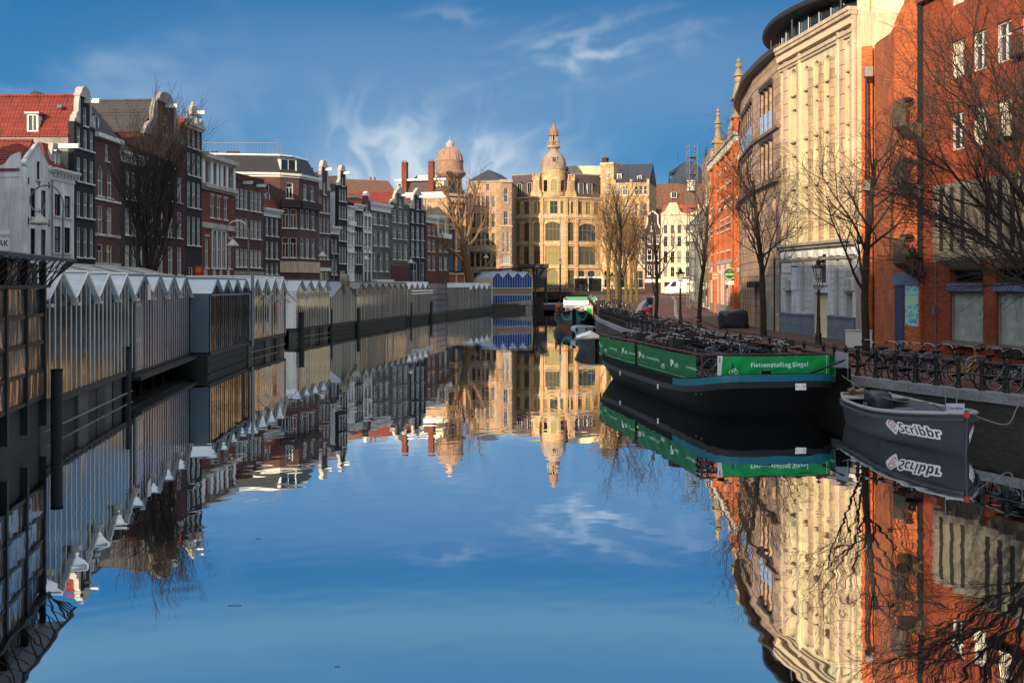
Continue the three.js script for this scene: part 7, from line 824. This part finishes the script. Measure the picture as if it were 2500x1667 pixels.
{
  const R = rng(21), kinds = [{ frame: M.black }, { frame: plain('#2a2f36', 0.35), lady: true, rim: M.chrome }, { frame: plain('#3a3f48', 0.3), saddle: plain('#5a3d26', 0.6) }, { frame: plain('#8b9096', 0.3, 0.4), lady: true, rim: M.chrome }, { frame: plain('#7a2620', 0.4), saddle: plain('#4a3524', 0.6) }, { frame: M.black, lady: true, crate: plain('#2a2420', 0.8) }, { frame: plain('#274a7a', 0.35), rim: M.chrome }];
  const place = (b, v, m, yaw, lean) => { b.position.set(v.x, v.y, v.z); b.rotation.set(0, 0, 0); b.quaternion.setFromRotationMatrix(new THREE.Matrix4().multiplyMatrices(m ?? new THREE.Matrix4(), m4(0, 0, 0, lean, yaw, 0))); };
  // single bicycles along the right quay railing
  const base = bicycle('black city bicycle leaning third from the barge along the right quay railing', kinds[0]);
  const one = [['yellow framed bicycle behind the quay railing', { frame: plain('#c98a1e', 0.35), lady: true }, 13.05, 28.9], ['turquoise bicycle with a white saddle behind the railing near the scooter', { frame: plain('#4fb3a0', 0.35), lady: true, saddle: plain('#d8d4cc', 0.6), rim: M.chrome }, 14.25, 26.6], ['bicycle with blue tyred rims among the black ones near the barge end', { frame: plain('#2a4f86', 0.35), rim: plain('#2a5f9a', 0.4) }, 12.2, 30.6]];
  const ang = (d) => Math.atan2(along(EDGE_R, d + 1) - along(EDGE_R, d - 1), 2) * 0;
  place(base, new THREE.Vector3(11.75, 1.115, -31.3), null, 0.3, 0.1);
  for (const [l, o, x, d] of one) place(bicycle(l, o), new THREE.Vector3(x, 1.115, -d), null, 0.25 + R() * 0.2, 0.12);
  const quay = [['dark bicycle with raised chrome handlebars nearest the barge end', 11.3, 32.2, 0], ['black bicycle with red grips behind the second railing post from the barge', 12.0, 31.0, 4], ['black step-through bicycle left of the yellow one', 12.75, 29.7, 1], ['black bicycle with a front crate right of the yellow one', 13.5, 28.0, 5], ['grey step-through bicycle between the yellow and turquoise bicycles', 13.75, 27.6, 3], ['black bicycle in front of the turquoise one', 13.95, 27.0, 0], ['dark blue bicycle overlapping the yellow one', 12.5, 30.2, 6]];
  for (const [l, x, d, k] of quay) place(bicycle(l, { ...kinds[k], grip: k === 4 ? plain('#8a2020', 0.5) : M.black }), new THREE.Vector3(x, 1.115, -d), null, 0.1 + R() * 0.5, 0.05 + R() * 0.15);
  // the crowd on the barge and in the racks further up
  const protos = kinds.map((k, i) => { const b = bicycle('dark city bicycle among the closely parked ones on the bike barge with green banners', k); b.userData.group = 'bicycles parked on the near bike barge'; return b; }); let used0 = new Set();
  const use = (k) => { if (!used0.has(k)) { used0.add(k); return protos[k]; } const r = protos[k].clone(); r.name = numbered('bicycle'); scene.add(r); r.userData = { ...protos[k].userData }; return r; };
  for (const [v, m, i, far] of bikeSpots) { const b = use(Math.floor(R() * 7)); if (far) { b.userData.label = 'bicycle on the far barge with teal bow plates'; b.userData.group = 'bicycles on the far barge'; } place(b, new THREE.Vector3(v.x + (R() - 0.5) * 0.3, v.y, v.z + (R() - 0.5) * 0.1), m, (R() < 0.5 ? 0 : Math.PI) + (R() - 0.5) * 0.25, (R() - 0.5) * 0.25); }
  for (let i = 0; i < 44; i++) { const d = 52 + i * 1.35 + R() * 0.5, b = use(Math.floor(R() * 7)), x = along(EDGE_R, d) + 1.0 + R() * 0.5; b.userData.label = 'bicycle in the long rack row behind the railing at the canal bend'; b.userData.group = 'bicycles in the racks at the canal bend'; place(b, new THREE.Vector3(x, prof(d) + 0.015, -d), null, (R() < 0.5 ? 0 : Math.PI) + 0.2 + R() * 0.4, (R() - 0.5) * 0.2); }
  for (let i = 0; i < 16; i++) { const d = 100 + i * 2.6 + R(), b = use(Math.floor(R() * 7)), x = along(EDGE_R, d) + 2.8 + R() * 0.8; b.userData.label = 'bicycle parked between the golden trees and the curving kerb'; b.userData.group = 'bicycles by the golden trees'; place(b, new THREE.Vector3(x, prof(d) + 0.015, -d), null, 1 + R() * 1.4, (R() - 0.5) * 0.2); }
  for (let i = 0; i < 7; i++) { const b = use(i % 7); b.userData.label = 'bicycle leaning on the railing of the far bridge'; b.userData.group = 'bicycles on the far bridge'; place(b, new THREE.Vector3(6.6 + i * 0.9, 2.96, -167.6), null, R() * 0.3, 0.05); }
  const x = thing('seat_cover', 'bright red seat cover on a bicycle in the rack row at the bend', 'bag', [10.0, 2.0, 74.5]); new G().sph(0.4, 0, 0, 0, 1, 1, 0.6, 14).build('cover', plain('#b0122e', 0.6), x);
}

// ---------- railing, stands, lamps ----------
{
  const railIron = plain('#3a3d40', 0.4, 0.5), pts = []; for (let d = 19.5; d < 160; ) { const x = along(EDGE_R, d) + 0.3, x2 = along(EDGE_R, d + 0.5) + 0.3, s = Math.hypot(x2 - x, 0.5); pts.push([x, d]); d += (d < 33 ? 0.78 : d < 100 ? 1.5 : 2.8) * 0.5 / s; }
  const post = (label) => { const g = thing('railing_post', label, 'railing post', [0, 0, 0], 0, 'turned iron posts of the quay railing'); g.userData.q = new G().lathe([[0.17, 0], [0.17, 0.08], [0.11, 0.12], [0.1, 0.3], [0.13, 0.34], [0.085, 0.42], [0.075, 0.62], [0.115, 0.7], [0.1, 0.78], [0.075, 0.9], [0.13, 0.98], [0.13, 1.03], [0.07, 1.07], [0.075, 1.12], [0, 1.17]], 0, 0, 0, 12).geo().scale(0.55, 0.8, 0.55); put('post', g.userData.q, M.iron, g); delete g.userData.q; return g; };
  const p0 = post('dark green black turned iron post of the railing along the right quay'), yOf = (d) => Math.max(1.17, prof(d) + 0.06);
  pts.forEach(([x, d], i) => { const g = i ? copy(p0, [x, yOf(d), d], 0) : p0; g.position.set(x, yOf(d), -d); });
  for (let i = 0; i < pts.length - 1; i++) { const [a, b] = [pts[i], pts[i + 1]]; const nearer = a[1] < 60; const g = i % 6 === 0 ? (globalThis_rail = thing('railing_rail', nearer ? 'double iron quay railing ' + ['beside the scooter and out of frame', 'behind the grey boat bow', 'behind the grey boat stern', 'beside the bike barge end', 'alongside the middle of the bike barge', 'alongside the far half of the bike barge', 'past the far end of the bike barge'][Math.min(6, i / 6)] : 'double iron rail along the quay at the canal bend, section ' + ['by the small boats', 'by the dark barge', 'by the golden trees', 'near the far bridge'][Math.min(3, Math.floor((i - 20) / 12))], 'railing')) : globalThis_rail; for (const y of [0.42, 0.76]) new G().bar([a[0], yOf(a[1]) + y, -a[1]], [b[0], yOf(b[1]) + y, -b[1]], 0.026, 6).build('rail', railIron, g); }
  const stand = (label) => { const g = thing('cycle_stand', label, 'bicycle stand', [0, 0, 0], 0, 'steel cycle stands along the quay'); new G().path([[-0.42, 0, 0], [-0.42, 0.72, 0], [-0.3, 0.84, 0], [0.3, 0.84, 0], [0.42, 0.72, 0], [0.42, 0, 0]], 0.026, 6, 20).build('hoop', M.gal, g); return g; }; const s0 = stand('bare steel hoop bicycle stand behind the right quay railing'); [[12.6, 30.0], [13.3, 28.5], [14.1, 26.9], [11.9, 31.4], ...Array.from({ length: 14 }, (_, i) => [along(EDGE_R, 56 + i * 2.4) + 1.1, 56 + i * 2.4])].forEach(([x, d], i) => { const g = i ? copy(s0, [x, 1.1, d], 0.25) : s0; g.position.set(x, 1.1, -d); g.rotation.y = 0.25; });
}

function crownLantern(g, y, s = 1) {
  const c4 = (r0, r1, h, yy) => new THREE.CylinderGeometry(r1, r0, h, 6, 1, true).translate(0, yy + h / 2, 0), at = m4(0, y, 0, 0, 0, 0, s), P = (n, gg, mat) => put(n, gg.geo(), mat, g, at);
  P('lantern_glass', new G().add(c4(0.13, 0.27, 0.5, 0.06)), phy({ color: '#ffffff', transmission: 1, roughness: 0.05, thickness: 0, ior: 1.45 })); const fr = new G(); for (let i = 0; i < 6; i++) { const a = i * Math.PI / 3; fr.bar([Math.sin(a) * 0.13, 0.06, Math.cos(a) * 0.13], [Math.sin(a) * 0.27, 0.56, Math.cos(a) * 0.27], 0.014, 4); } fr.cyl(0.15, 0.14, 0.05, 0, 0.02, 0, 6).add(new THREE.TorusGeometry(0.275, 0.022, 5, 6), m4(0, 0.565, 0, Math.PI / 2, 0, Math.PI / 6)); P('lantern_frame', fr, M.iron);
  const rf = new G().add(new THREE.CylinderGeometry(0.12, 0.3, 0.16, 6), m4(0, 0.66, 0)).lathe([[0.1, 0.74], [0.13, 0.8], [0.11, 0.88], [0.03, 0.92], [0.05, 0.95], [0.02, 0.99], [0, 1.06]], 0, 0, 0, 10); for (let i = 0; i < 12; i++) { const a = i * Math.PI / 6; rf.add(new THREE.ConeGeometry(0.035, i % 2 ? 0.1 : 0.16, 4), m4(Math.sin(a) * 0.3, 0.66, Math.cos(a) * 0.3, Math.cos(a) * 0.4, 0, -Math.sin(a) * 0.4)); } P('lantern_crown', rf, M.iron); P('lantern_burner', new G().cyl(0.025, 0.02, 0.16, 0, 0.06, 0, 8).sph(0.035, 0, 0.24, 0), M.gal);
}
function lampPost(label, x, d) {
  const g = thing('street_lamp', label, 'street lamp', [x, prof(d), d], 0.3, 'crown topped lamp posts'); new G().lathe([[0.2, 0], [0.2, 0.12], [0.15, 0.18], [0.14, 0.55], [0.17, 0.6], [0.1, 0.72], [0.08, 1.3], [0.1, 1.34], [0.075, 1.4], [0.062, 2.5], [0.09, 2.56], [0.07, 2.62], [0.05, 2.7]], 0, 0, 0, 14).build('post', plain('#2a1512', 0.5), g);
  const h = new G(); for (let i = 0; i < 4; i++) { const a = i * Math.PI / 2 + 0.4, q = (r, y) => [Math.cos(a) * r, y, Math.sin(a) * r]; h.path([q(0.03, 2.68), q(0.19, 2.84), q(0.2, 2.98), q(0.09, 3.1), q(0.14, 3.2)], 0.016, 5, 16); } h.build('lantern_bracket', M.iron, g); crownLantern(g, 3.16); return g;
}
lampPost('tall black crown topped lamp post in front of the cream rusticated ground floor', 14.4, 47); lampPost('crown topped lamp post standing before the white van in the bend of the street', 11.95, 71); lampPost('distant crown topped lamp post among the golden trees', 10.3, 103);
{
  const g = thing('wall_lantern', 'old crown topped lantern on a scrolled bracket on the orange brick wall', 'wall lamp', [17.05, 4.35, 42.6]); crownLantern(g, 0.1, 1.25); new G().bar([0, 0.05, 0], [0.95, 0.05, 0.1], 0.04, 6).tor(0.14, 0.02, 0.65, 0.2, 0.05, 0, 0, 0, 5, 16).path([[0.1, 0, 0], [0.4, -0.2, 0.04], [0.85, -0.35, 0.1]], 0.025, 5).bar([0.93, -0.5, 0.1], [0.93, 0.35, 0.1], 0.05).build('bracket', M.iron, g);
  // shepherd's-crook lamps of the market street
  const lamps = [[-22, 49, 8.9, 'by the white corner house'], [-19.5, 74, 8.8, 'before the wide brown brick house'], [-18, 101, 8.8, 'before the low house between the neck gables'], [-15.5, 114, 8.8, 'before the grey brown house with arched windows'], [-12, 130, 8.8, 'before the blue black neck-gabled house'], [-3.1, 164, 10.4, 'before the older stone building']];
  for (const [x, d, h, w] of lamps) { const l = thing('crook_lamp', 'pale crook shaped lamp with bell shade ' + w, 'street lamp', [x, 1.1, d], 0, 'crook lamps of the market street'), t = h - 1.1, pm = plain('#63676a', 0.5); new G().cyl(0.07, 0.05, t - 1.6, 0, 0, 0, 8).path([[0, t - 1.6, 0], [-0.02, t - 0.7, 0], [-0.5, t - 0.05, 0], [-1.2, t - 0.1, 0], [-1.6, t - 0.6, 0], [-1.45, t - 1.2, 0], [-1.0, t - 1.25, 0], [-0.9, t - 0.9, 0]], 0.04, 6, 40).build('crook_post', pm, l); new G().path([[0, 2.6, 0], [-0.1, 3.3, 0], [-0.6, 3.7, 0], [-1.0, 3.3, 0]], 0.03, 6, 20).build('lower_arm', pm, l); new G().lathe([[0.05, 0.5], [0.12, 0.45], [0.42, 0.1], [0.44, 0], [0.36, -0.02]], -1.15, t - 1.9, 0, 14).bar([-1.15, t - 1.4, 0], [-1.15, t - 1.15, 0], 0.03).build('lamp_shade', M.stoneW, l); new G().sph(0.28, -1.0, 3.0, 0, 1, 0.75, 1).build('lamp_globe', M.stoneW, l); }
}

// ---------- things on the street ----------
{
  // covered cargo bike
  const g = thing('covered_cargo', 'bulky object under a wrinkled black tarpaulin on the pavement before the beige building', 'covered vehicle', [14.6, 1.1, 66]), b = new THREE.SphereGeometry(1, 40, 24), p = b.attributes.position, n = createNoise3D(rng(5)); for (let i = 0; i < p.count; i++) { let x = p.getX(i), y = p.getY(i), z = p.getZ(i); const q = (v, e) => Math.sign(v) * Math.pow(Math.abs(v), e), w = n(x * 3, y * 1.2, z * 3) * 0.05; x = q(x, 0.4) * (0.92 + w); z = q(z, 0.45) * (0.75 + w); y = Math.max(-0.62, q(y, 0.4) * (0.66 + w * 0.7 + 0.05 * Math.sin(x * 4))); p.setXYZ(i, x * 0.98, y + 0.62, z); } b.computeVertexNormals(); put('tarpaulin', b, M.tarp, g); for (const x of [-0.6, 0.65]) put('wheel', new G().tor(0.2, 0.05, x, 0.22, 0.72, 0, 0, 0, 6, 16).geo(), M.rubber, g);
  // white planter box with glass on it
  const w = thing('white_box', 'low white storage box on the pavement beside the cream ground floor', 'box', [15.8, 1.1, 45.6], -0.25); put('box', new G().rbox(1.1, 0.82, 0.7, 0.02, 0, 0.41, 0).geo(), plain('#c9c8c6', 0.5), w); put('box_lid', new G().rbox(1.16, 0.05, 0.76, 0.015, 0, 0.845, 0).geo(), M.stoneW, w);
  // delivery van seen from behind, turning away
  const v = thing('delivery_van', 'white delivery van turning at the far end of the street', 'van', [28.3, 2.35, 165], -0.12), wm = plain('#dcd8d2', 0.35); const sh = new THREE.Shape([[2.9, 0.35], [2.95, 2.2], [2.7, 2.6], [-1.3, 2.65], [-1.75, 2.5], [-2.5, 1.55], [-3.0, 1.3], [-3.05, 0.4]].map((a) => new THREE.Vector2(...a))); put('body', new THREE.ExtrudeGeometry(sh, { depth: 1.8, bevelEnabled: true, bevelSize: 0.08, bevelThickness: 0.1, bevelSegments: 2 }).translate(0, 0, -0.9), wm, v); put('window', new G().ext([[-1.3, 1.45], [-1.25, 2.3], [-1.7, 2.3], [-2.3, 1.5]], 0.02, 0, 0, 1.0).geo(), PANES[0], v); put('windscreen', new G().quad([-1.82, 2.42, 0.85], [-1.82, 2.42, -0.85], [-2.52, 1.58, -0.85], [-2.52, 1.58, 0.85]).geo(), PANES[0], v); for (const x of [-2.1, 1.75]) { const wh = put('wheel', new G().add(new THREE.CylinderGeometry(0.36, 0.36, 0.24, 20), m4(x, 0.36, 0.86, Math.PI / 2, 0, 0)).geo(), M.rubber, v); put('hub', new G().add(new THREE.CylinderGeometry(0.2, 0.2, 0.02, 14), m4(x, 0.36, 0.99, Math.PI / 2, 0, 0)).geo(), M.gal, wh); } put('sill_trim', new G().bx(-1.6, 1.3, 0.42, 0.56, 0.98, 1.03).bx(2.95, 3.05, 0.3, 0.55, -0.9, 0.9).geo(), M.dark, v); put('tail_lamp', new G().bx(2.96, 3.02, 0.9, 1.4, 0.7, 0.85).geo(), plain('#8a1512', 0.4), v); put('number_plate', new G().bx(2.1, 2.6, 0.65, 0.77, 1.0, 1.02).geo(), plain('#d9a520', 0.5), v); put('door_seam', new G().bx(0.28, 0.3, 0.6, 2.4, 1.0, 1.005).bx(-1.0, -0.98, 0.6, 2.4, 1.0, 1.005).geo(), M.stoneG, v);
  // scooter behind the railing with tall windshield
  const s = thing('motor_scooter', 'dark motor scooter with a tall clear windshield behind the railing at the right edge', 'scooter', [15.05, 1.1, 26.4], 0.25), body = plain('#22242e', 0.3); for (const x of [-0.62, 0.66]) { const wh = put('wheel', new G().tor(0.2, 0.06, x, 0.25, 0, 0, 0, 0, 8, 22).geo(), M.rubber, s); put('rim', new G().add(new THREE.CylinderGeometry(0.15, 0.15, 0.1, 14), m4(x, 0.25, 0, Math.PI / 2, 0, 0)).geo(), M.gal, wh); }
  put('leg_shield', new G().ext([[-0.62, 0.42], [-0.5, 0.38], [-0.3, 0.95], [-0.3, 1.05], [-0.4, 1.08]], 0.42, 0, 0, -0.21).ext([[-0.88, 0.32], [-0.62, 0.62], [-0.38, 0.55], [-0.42, 0.3]], 0.16, 0, 0, -0.08).geo(), body, s); put('floorboard', new G().rbox(0.5, 0.12, 0.36, 0.03, -0.15, 0.3, 0).geo(), M.gal, s); put('rear_body', new G().ext([[0.05, 0.3], [0.2, 0.72], [0.95, 0.68], [1.0, 0.5], [0.8, 0.35], [0.5, 0.42], [0.3, 0.3]], 0.34, 0, 0, -0.17).geo(), body, s); put('saddle', new G().rbox(0.72, 0.14, 0.3, 0.05, 0.55, 0.78, 0).geo(), M.black, s); put('handlebar', new G().path([[-0.28, 1.12, -0.34], [-0.36, 1.12, -0.1], [-0.36, 1.12, 0.1], [-0.28, 1.12, 0.34]], 0.025, 6).rbox(0.2, 0.16, 0.22, 0.04, -0.38, 1.1, 0).geo(), body, s); put('headlamp', new G().sph(0.09, -0.47, 1.11, 0, 0.5, 1, 1).geo(), M.chrome, s); const ws = new THREE.PlaneGeometry(0.62, 0.72, 10, 6); { const p2 = ws.attributes.position; for (let i = 0; i < p2.count; i++) { const x = p2.getX(i), y = p2.getY(i); p2.setXYZ(i, -0.5 + 0.25 * (y + 0.36) + x * x * 0.9, 1.52 + y, x * (1 - 0.25 * Math.max(0, y + 0.1))); } ws.computeVertexNormals(); } put('windshield', ws, phy({ color: '#ccd6da', transmission: 0.55, roughness: 0.25, thickness: 0, side: THREE.DoubleSide }), s); put('mirror', new G().bar([-0.34, 1.15, 0.3], [-0.3, 1.4, 0.42], 0.012).sph(0.07, -0.3, 1.43, 0.42, 0.4, 1, 1).geo(), M.chrome, s);
  // tall sign pole by the far bridge, parking machine, blue pannier
  const p2 = thing('sign_pole', 'tall grey pole with a small round sign board near the far bridge', 'pole', [8.0, 1.0, 166]); new G().cyl(0.17, 0.15, 7.6, 0, 0, 0, 10).build('pole_base', M.iron, p2); new G().cyl(0.1, 0.06, 7, 0, 7.6, 0, 8).build('pole', M.gal, p2); new G().box(0.6, 1.1, 0.06, 0, 7.0, 0.2).build('sign_board', M.stoneG, p2); new G().cyl(0.2, 0.2, 0.03, 0, 0, 0, 16).at(null); put('sign_symbol', new THREE.CircleGeometry(0.2, 20).translate(0, 7.2, 0.236), plain('#24478a', 0.5), p2);
  const pm = thing('parking_machine', 'dark parking machine with a white face beside the leaning tree at the bend', 'parking machine', [10.6, 1.1, 77]); new G().rbox(0.4, 1.5, 0.35, 0.06, 0, 0.85, 0).rbox(0.46, 0.5, 0.4, 0.1, 0, 1.75, 0).build('cabinet', plain('#23283a', 0.4), pm); new G().box(0.26, 0.16, 0.02, 0, 1.3, 0.19).build('screen_panel', M.white, pm);
  const fb = thing('blue_fender', 'bright blue pointed child seat on a bicycle at the bend', 'child seat', [9.7, 1.95, 76]); new G().ext([[0, 0], [0.35, 0.05], [0.6, 0.75], [0.5, 0.78], [0.2, 0.35]], 0.25, 0, 0, 0).build('seat_shell', plain('#1b6fb0', 0.4), fb);
  const rs = thing('street_sign', 'red information sign on a post at the foot of the dark ornate house', 'sign', [-23.5, 1.1, 75]); new G().cyl(0.05, 0.05, 3.2, 0, 0, 0, 8).build('sign_post', M.gal, rs); new G().box(0.55, 0.72, 0.1, 0, 4.0, 0).build('sign_board', plain('#a5271a', 0.5), rs); new G().cyl(0.03, 0.03, 0.8, 0, 3, 0, 6).box(0.38, 0.4, 0.02, 0, 4.05, 0.06).build('sign_print', plain('#d8563a', 0.5), rs);
  const um = thing('parasol', 'red parasol top showing above the shed roofs by the brown brick house', 'parasol', [-21.8, 1.1, 52]); new G().add(new THREE.ConeGeometry(0.9, 0.45, 8), m4(0, 3.75, 0)).build('canopy', plain('#a3151a', 0.6), um); new G().cyl(0.03, 0.03, 3.6, 0, 0, 0, 6).build('pole', M.gal, um);
  for (const [x, d, s] of [[-3.55, 12.5, 0.17], [-4.05, 15.8, 0.08], [-1.86, 10.5, 0.05]]) tag(new G().path([[x, 0.004, -d], [x + s * 0.5, 0.006, -d - 0.01], [x + s, 0.004, -d]], 0.003, 4, 8).build('floating_twig', M.twig), { 0.17: 'thin twig floating at the left of the open water', 0.08: 'small twig floating further out on the water', 0.05: 'tiny dark scrap floating at the bottom of the picture' }[s], 'twig');
}

// ---------- trees ----------
class Twigs {
  constructor() { this.p = []; this.n = []; }
  seg(a, b, ra, rb, k) { const d = b.clone().sub(a).normalize(), u = new THREE.Vector3(Math.abs(d.y) > 0.9 ? 1 : 0, Math.abs(d.y) > 0.9 ? 0 : 1, 0).cross(d).normalize(), w = d.clone().cross(u); const P = [], Q = [], N = []; for (let i = 0; i < k; i++) { const t = i / k * 6.2832, n = u.clone().multiplyScalar(Math.cos(t)).addScaledVector(w, Math.sin(t)); N.push(n); P.push(a.clone().addScaledVector(n, ra)); Q.push(b.clone().addScaledVector(n, rb)); } for (let i = 0; i < k; i++) { const j = (i + 1) % k; for (const [v, n] of [[P[i], N[i]], [P[j], N[j]], [Q[j], N[j]], [P[i], N[i]], [Q[j], N[j]], [Q[i], N[i]]]) { this.p.push(v.x, v.y, v.z); this.n.push(n.x, n.y, n.z); } } }
  geo() { const g = new THREE.BufferGeometry(); g.setAttribute('position', new THREE.BufferAttribute(new Float32Array(this.p), 3)); g.setAttribute('normal', new THREE.BufferAttribute(new Float32Array(this.n), 3)); return metricUV(g); }
}
function tree(label, x, d, y, o) {
  const g = thing('bare_tree', label, 'tree', [x, y, d], 0), R = rng(o.seed), trunk = new Twigs(), crown = new Twigs(), v3 = (a) => new THREE.Vector3(...a), up = new THREE.Vector3(0, 1, 0);
  function branch(T, a, dir, len, r, lv) {
    const n = Math.max(3, Math.round(len / (lv > 1 ? 0.3 : 0.5))), k = lv === 0 ? 9 : lv === 1 ? 6 : lv === 2 ? 4 : 3, pts = [a.clone()], ds = []; let dd = dir.clone(), rr = r;
    for (let i = 0; i < n; i++) { dd.add(new THREE.Vector3(R() - 0.5, R() - 0.5, R() - 0.5).multiplyScalar((o.wob ?? 0.28) * (lv ? 1 : 0.4))).addScaledVector(up, (o.up ?? 0.08) * (lv ? 1 : 0.5)).normalize(); const b = pts[i].clone().addScaledVector(dd, len / n), r2 = Math.max(o.min ?? 0.006, r * (1 - (lv === 0 ? 0.5 : 0.8) * (i + 1) / n)); T.seg(pts[i], b, rr, r2, k); rr = r2; pts.push(b); ds.push(dd.clone()); }
    if (lv >= o.depth) return;
    const kids = o.kids[Math.min(lv, o.kids.length - 1)], start = lv === 0 ? (o.from ?? 0.45) : 0.15;
    for (let c = 0; c < kids; c++) { const t = start + (1 - start) * (c + R() * 0.9) / kids, i = Math.min(n - 1, Math.floor(t * n)), perp = new THREE.Vector3(R() - 0.5, R() - 0.5, R() - 0.5).cross(ds[i]).normalize(), s = (o.spread ?? 0.8) * (0.7 + R() * 0.6), cd = ds[i].clone().multiplyScalar(Math.cos(s)).addScaledVector(perp, Math.sin(s)).normalize(); branch(crown, pts[i].clone().lerp(pts[i + 1], R()), cd, len * (lv === 0 ? (o.limb ?? 0.6) : 0.62) * (1.15 - 0.5 * t) * (0.75 + R() * 0.5), Math.max(o.min ?? 0.006, r * (lv === 0 ? 0.42 : 0.5) * (1.1 - 0.5 * t)), lv + 1); }
  }
  if (o.limbs) { const tp = o.trunk.map(v3); for (let i = 0; i < tp.length - 1; i++) trunk.seg(tp[i], tp[i + 1], lerp(o.r, o.r * 0.6, i / (tp.length - 1)), lerp(o.r, o.r * 0.6, (i + 1) / (tp.length - 1)), 12); for (const [a, dir, len, r] of o.limbs) branch(crown, v3(a), v3(dir).normalize(), len, r, 1); }
  else branch(trunk, new THREE.Vector3(0, -0.1, 0), v3(o.lean ?? [0, 1, 0]).normalize(), o.h, o.r, 0);
  put('trunk', trunk.geo(), o.bark ?? M.bark, g); put('crown', crown.geo(), o.twig ?? M.twig, g); return g;
}
tree('young bare tree in front of the orange brick wall right of the lamp post', 14.5, 41, 1.1, { seed: 3, h: 8.2, r: 0.17, depth: 4, kids: [11, 6, 5, 3], from: 0.33, spread: 0.75, up: 0.05, limb: 0.5 });
tree('young bare tree in front of the beige building left of the lamp post', 14.1, 56, 1.1, { seed: 8, h: 9.0, r: 0.19, depth: 4, kids: [12, 6, 5, 3], from: 0.32, spread: 0.72, up: 0.05, limb: 0.52 });
tree('slim bare tree beside the scaffold tower at the bend', 13.3, 71, 1.1, { seed: 12, h: 8.6, r: 0.17, depth: 4, kids: [10, 5, 4, 3], from: 0.3, spread: 0.6, up: 0.07, limb: 0.45 });
tree('slim leaning bare tree before the cream corner house', 10.2, 71, 1.1, { seed: 15, h: 7.6, r: 0.15, depth: 3, kids: [9, 5, 4], from: 0.25, spread: 0.7, up: 0.05, limb: 0.5, lean: [0.06, 1, 0] });
tree('darker bare tree at the left of the golden trees', 9.7, 90, 1.1, { seed: 19, h: 9.5, r: 0.2, depth: 4, kids: [10, 6, 4, 3], from: 0.3, spread: 0.55, up: 0.08, limb: 0.5 });
[[10.3, 106, 31, 'first golden twigged tree from the left at the bend'], [11.9, 113, 33, 'golden twigged tree behind the darker bare tree'], [14.3, 125, 35, 'golden twigged tree in the middle of the row before the stone block'], [15.6, 131, 37, 'golden twigged tree second from the right of its row'], [17.2, 137, 39, 'rightmost golden twigged tree by the curving kerb']].forEach(([x, d, seed, l]) => tree(l, x, d, prof(d), { seed, h: 10, r: 0.24, depth: 4, kids: [11, 6, 4, 3], from: 0.3, spread: 0.5, up: 0.1, limb: 0.45, bark: M.barkG, twig: M.twigG, min: 0.009 }));
tree('large dark bare tree with a dense crown before the canal houses at left', -22.4, 62, 1.1, { seed: 5, r: 0.4, depth: 4, kids: [9, 9, 7, 4], spread: 0.48, up: 0.08, wob: 0.2, min: 0.008, trunk: [[0, -0.1, 0], [0.05, 1.6, 0], [0, 3.2, 0]], limbs: [[[0, 2.6, 0], [-0.22, 1, 0.2], 7.0, 0.11], [[0, 3, 0], [0.02, 1, 0.1], 8.3, 0.15], [[0, 3, 0], [0.24, 1, -0.1], 8.0, 0.13], [[0, 2.8, 0], [-0.1, 1, -0.3], 7.8, 0.11], [[0, 2.2, 0], [0.34, 1, 0.2], 7, 0.1], [[0, 2, 0], [-0.42, 1, 0.1], 6.4, 0.1], [[0, 3, 0], [0.14, 1, 0.3], 8.0, 0.12]] });
tree('thick pollarded tree leaning left with sawn limbs before the domed building', -5.9, 146, 1.1, { seed: 23, r: 0.75, depth: 4, kids: [6, 6, 5, 3], spread: 0.6, up: 0.05, wob: 0.3, min: 0.014, bark: std({ color: '#6b4f30', map: T.bark, bumpMap: T.bark, bumpScale: 0.03, roughness: 0.95 }), twig: plain('#6b5238', 0.9), trunk: [[0, -0.1, 0], [-0.2, 3, 0], [-0.7, 6, 0], [-1.3, 9, 0]], limbs: [[[-0.8, 6.3, 0], [-1, 1.0, 0], 5.6, 0.36], [[-1.3, 9, 0], [-0.15, 1, 0], 9, 0.42], [[-1.2, 8.8, 0], [0.5, 1, 0.1], 9, 0.3], [[-1.1, 8.2, 0], [1, 0.85, 0], 7, 0.26], [[-0.4, 4.6, 0], [1, 0.25, 0], 5, 0.16], [[-1.2, 8.6, 0], [-0.4, 1, 0.3], 7.5, 0.28]] });
tree('large dark bare tree reaching in from the right edge with fine budded twigs', 15.2, 27.2, 1.1, { seed: 7, r: 0.3, depth: 4, kids: [9, 10, 8, 5], spread: 0.55, up: 0.04, wob: 0.24, min: 0.005, trunk: [[0, -0.1, 0], [0, 1.6, 0], [-0.05, 3.1, 0]], limbs: [[[0, 2.6, 0], [-0.95, 0.75, -0.1], 4.6, 0.08], [[0, 2.9, 0], [-0.62, 1, 0.1], 5.8, 0.1], [[0, 3, 0], [-0.3, 1, -0.1], 6.6, 0.1], [[0, 3, 0], [0.05, 1, 0.1], 7.0, 0.12], [[0, 2.4, 0], [-1, 0.45, 0.25], 3.8, 0.06], [[0, 2.9, 0], [0.6, 1, 0], 6, 0.1], [[0, 2.8, 0], [-0.8, 1, -0.5], 5.2, 0.08], [[0, 2.8, 0], [-0.55, 1, 0.5], 5.2, 0.08]] });
renderer.render(scene, camera);
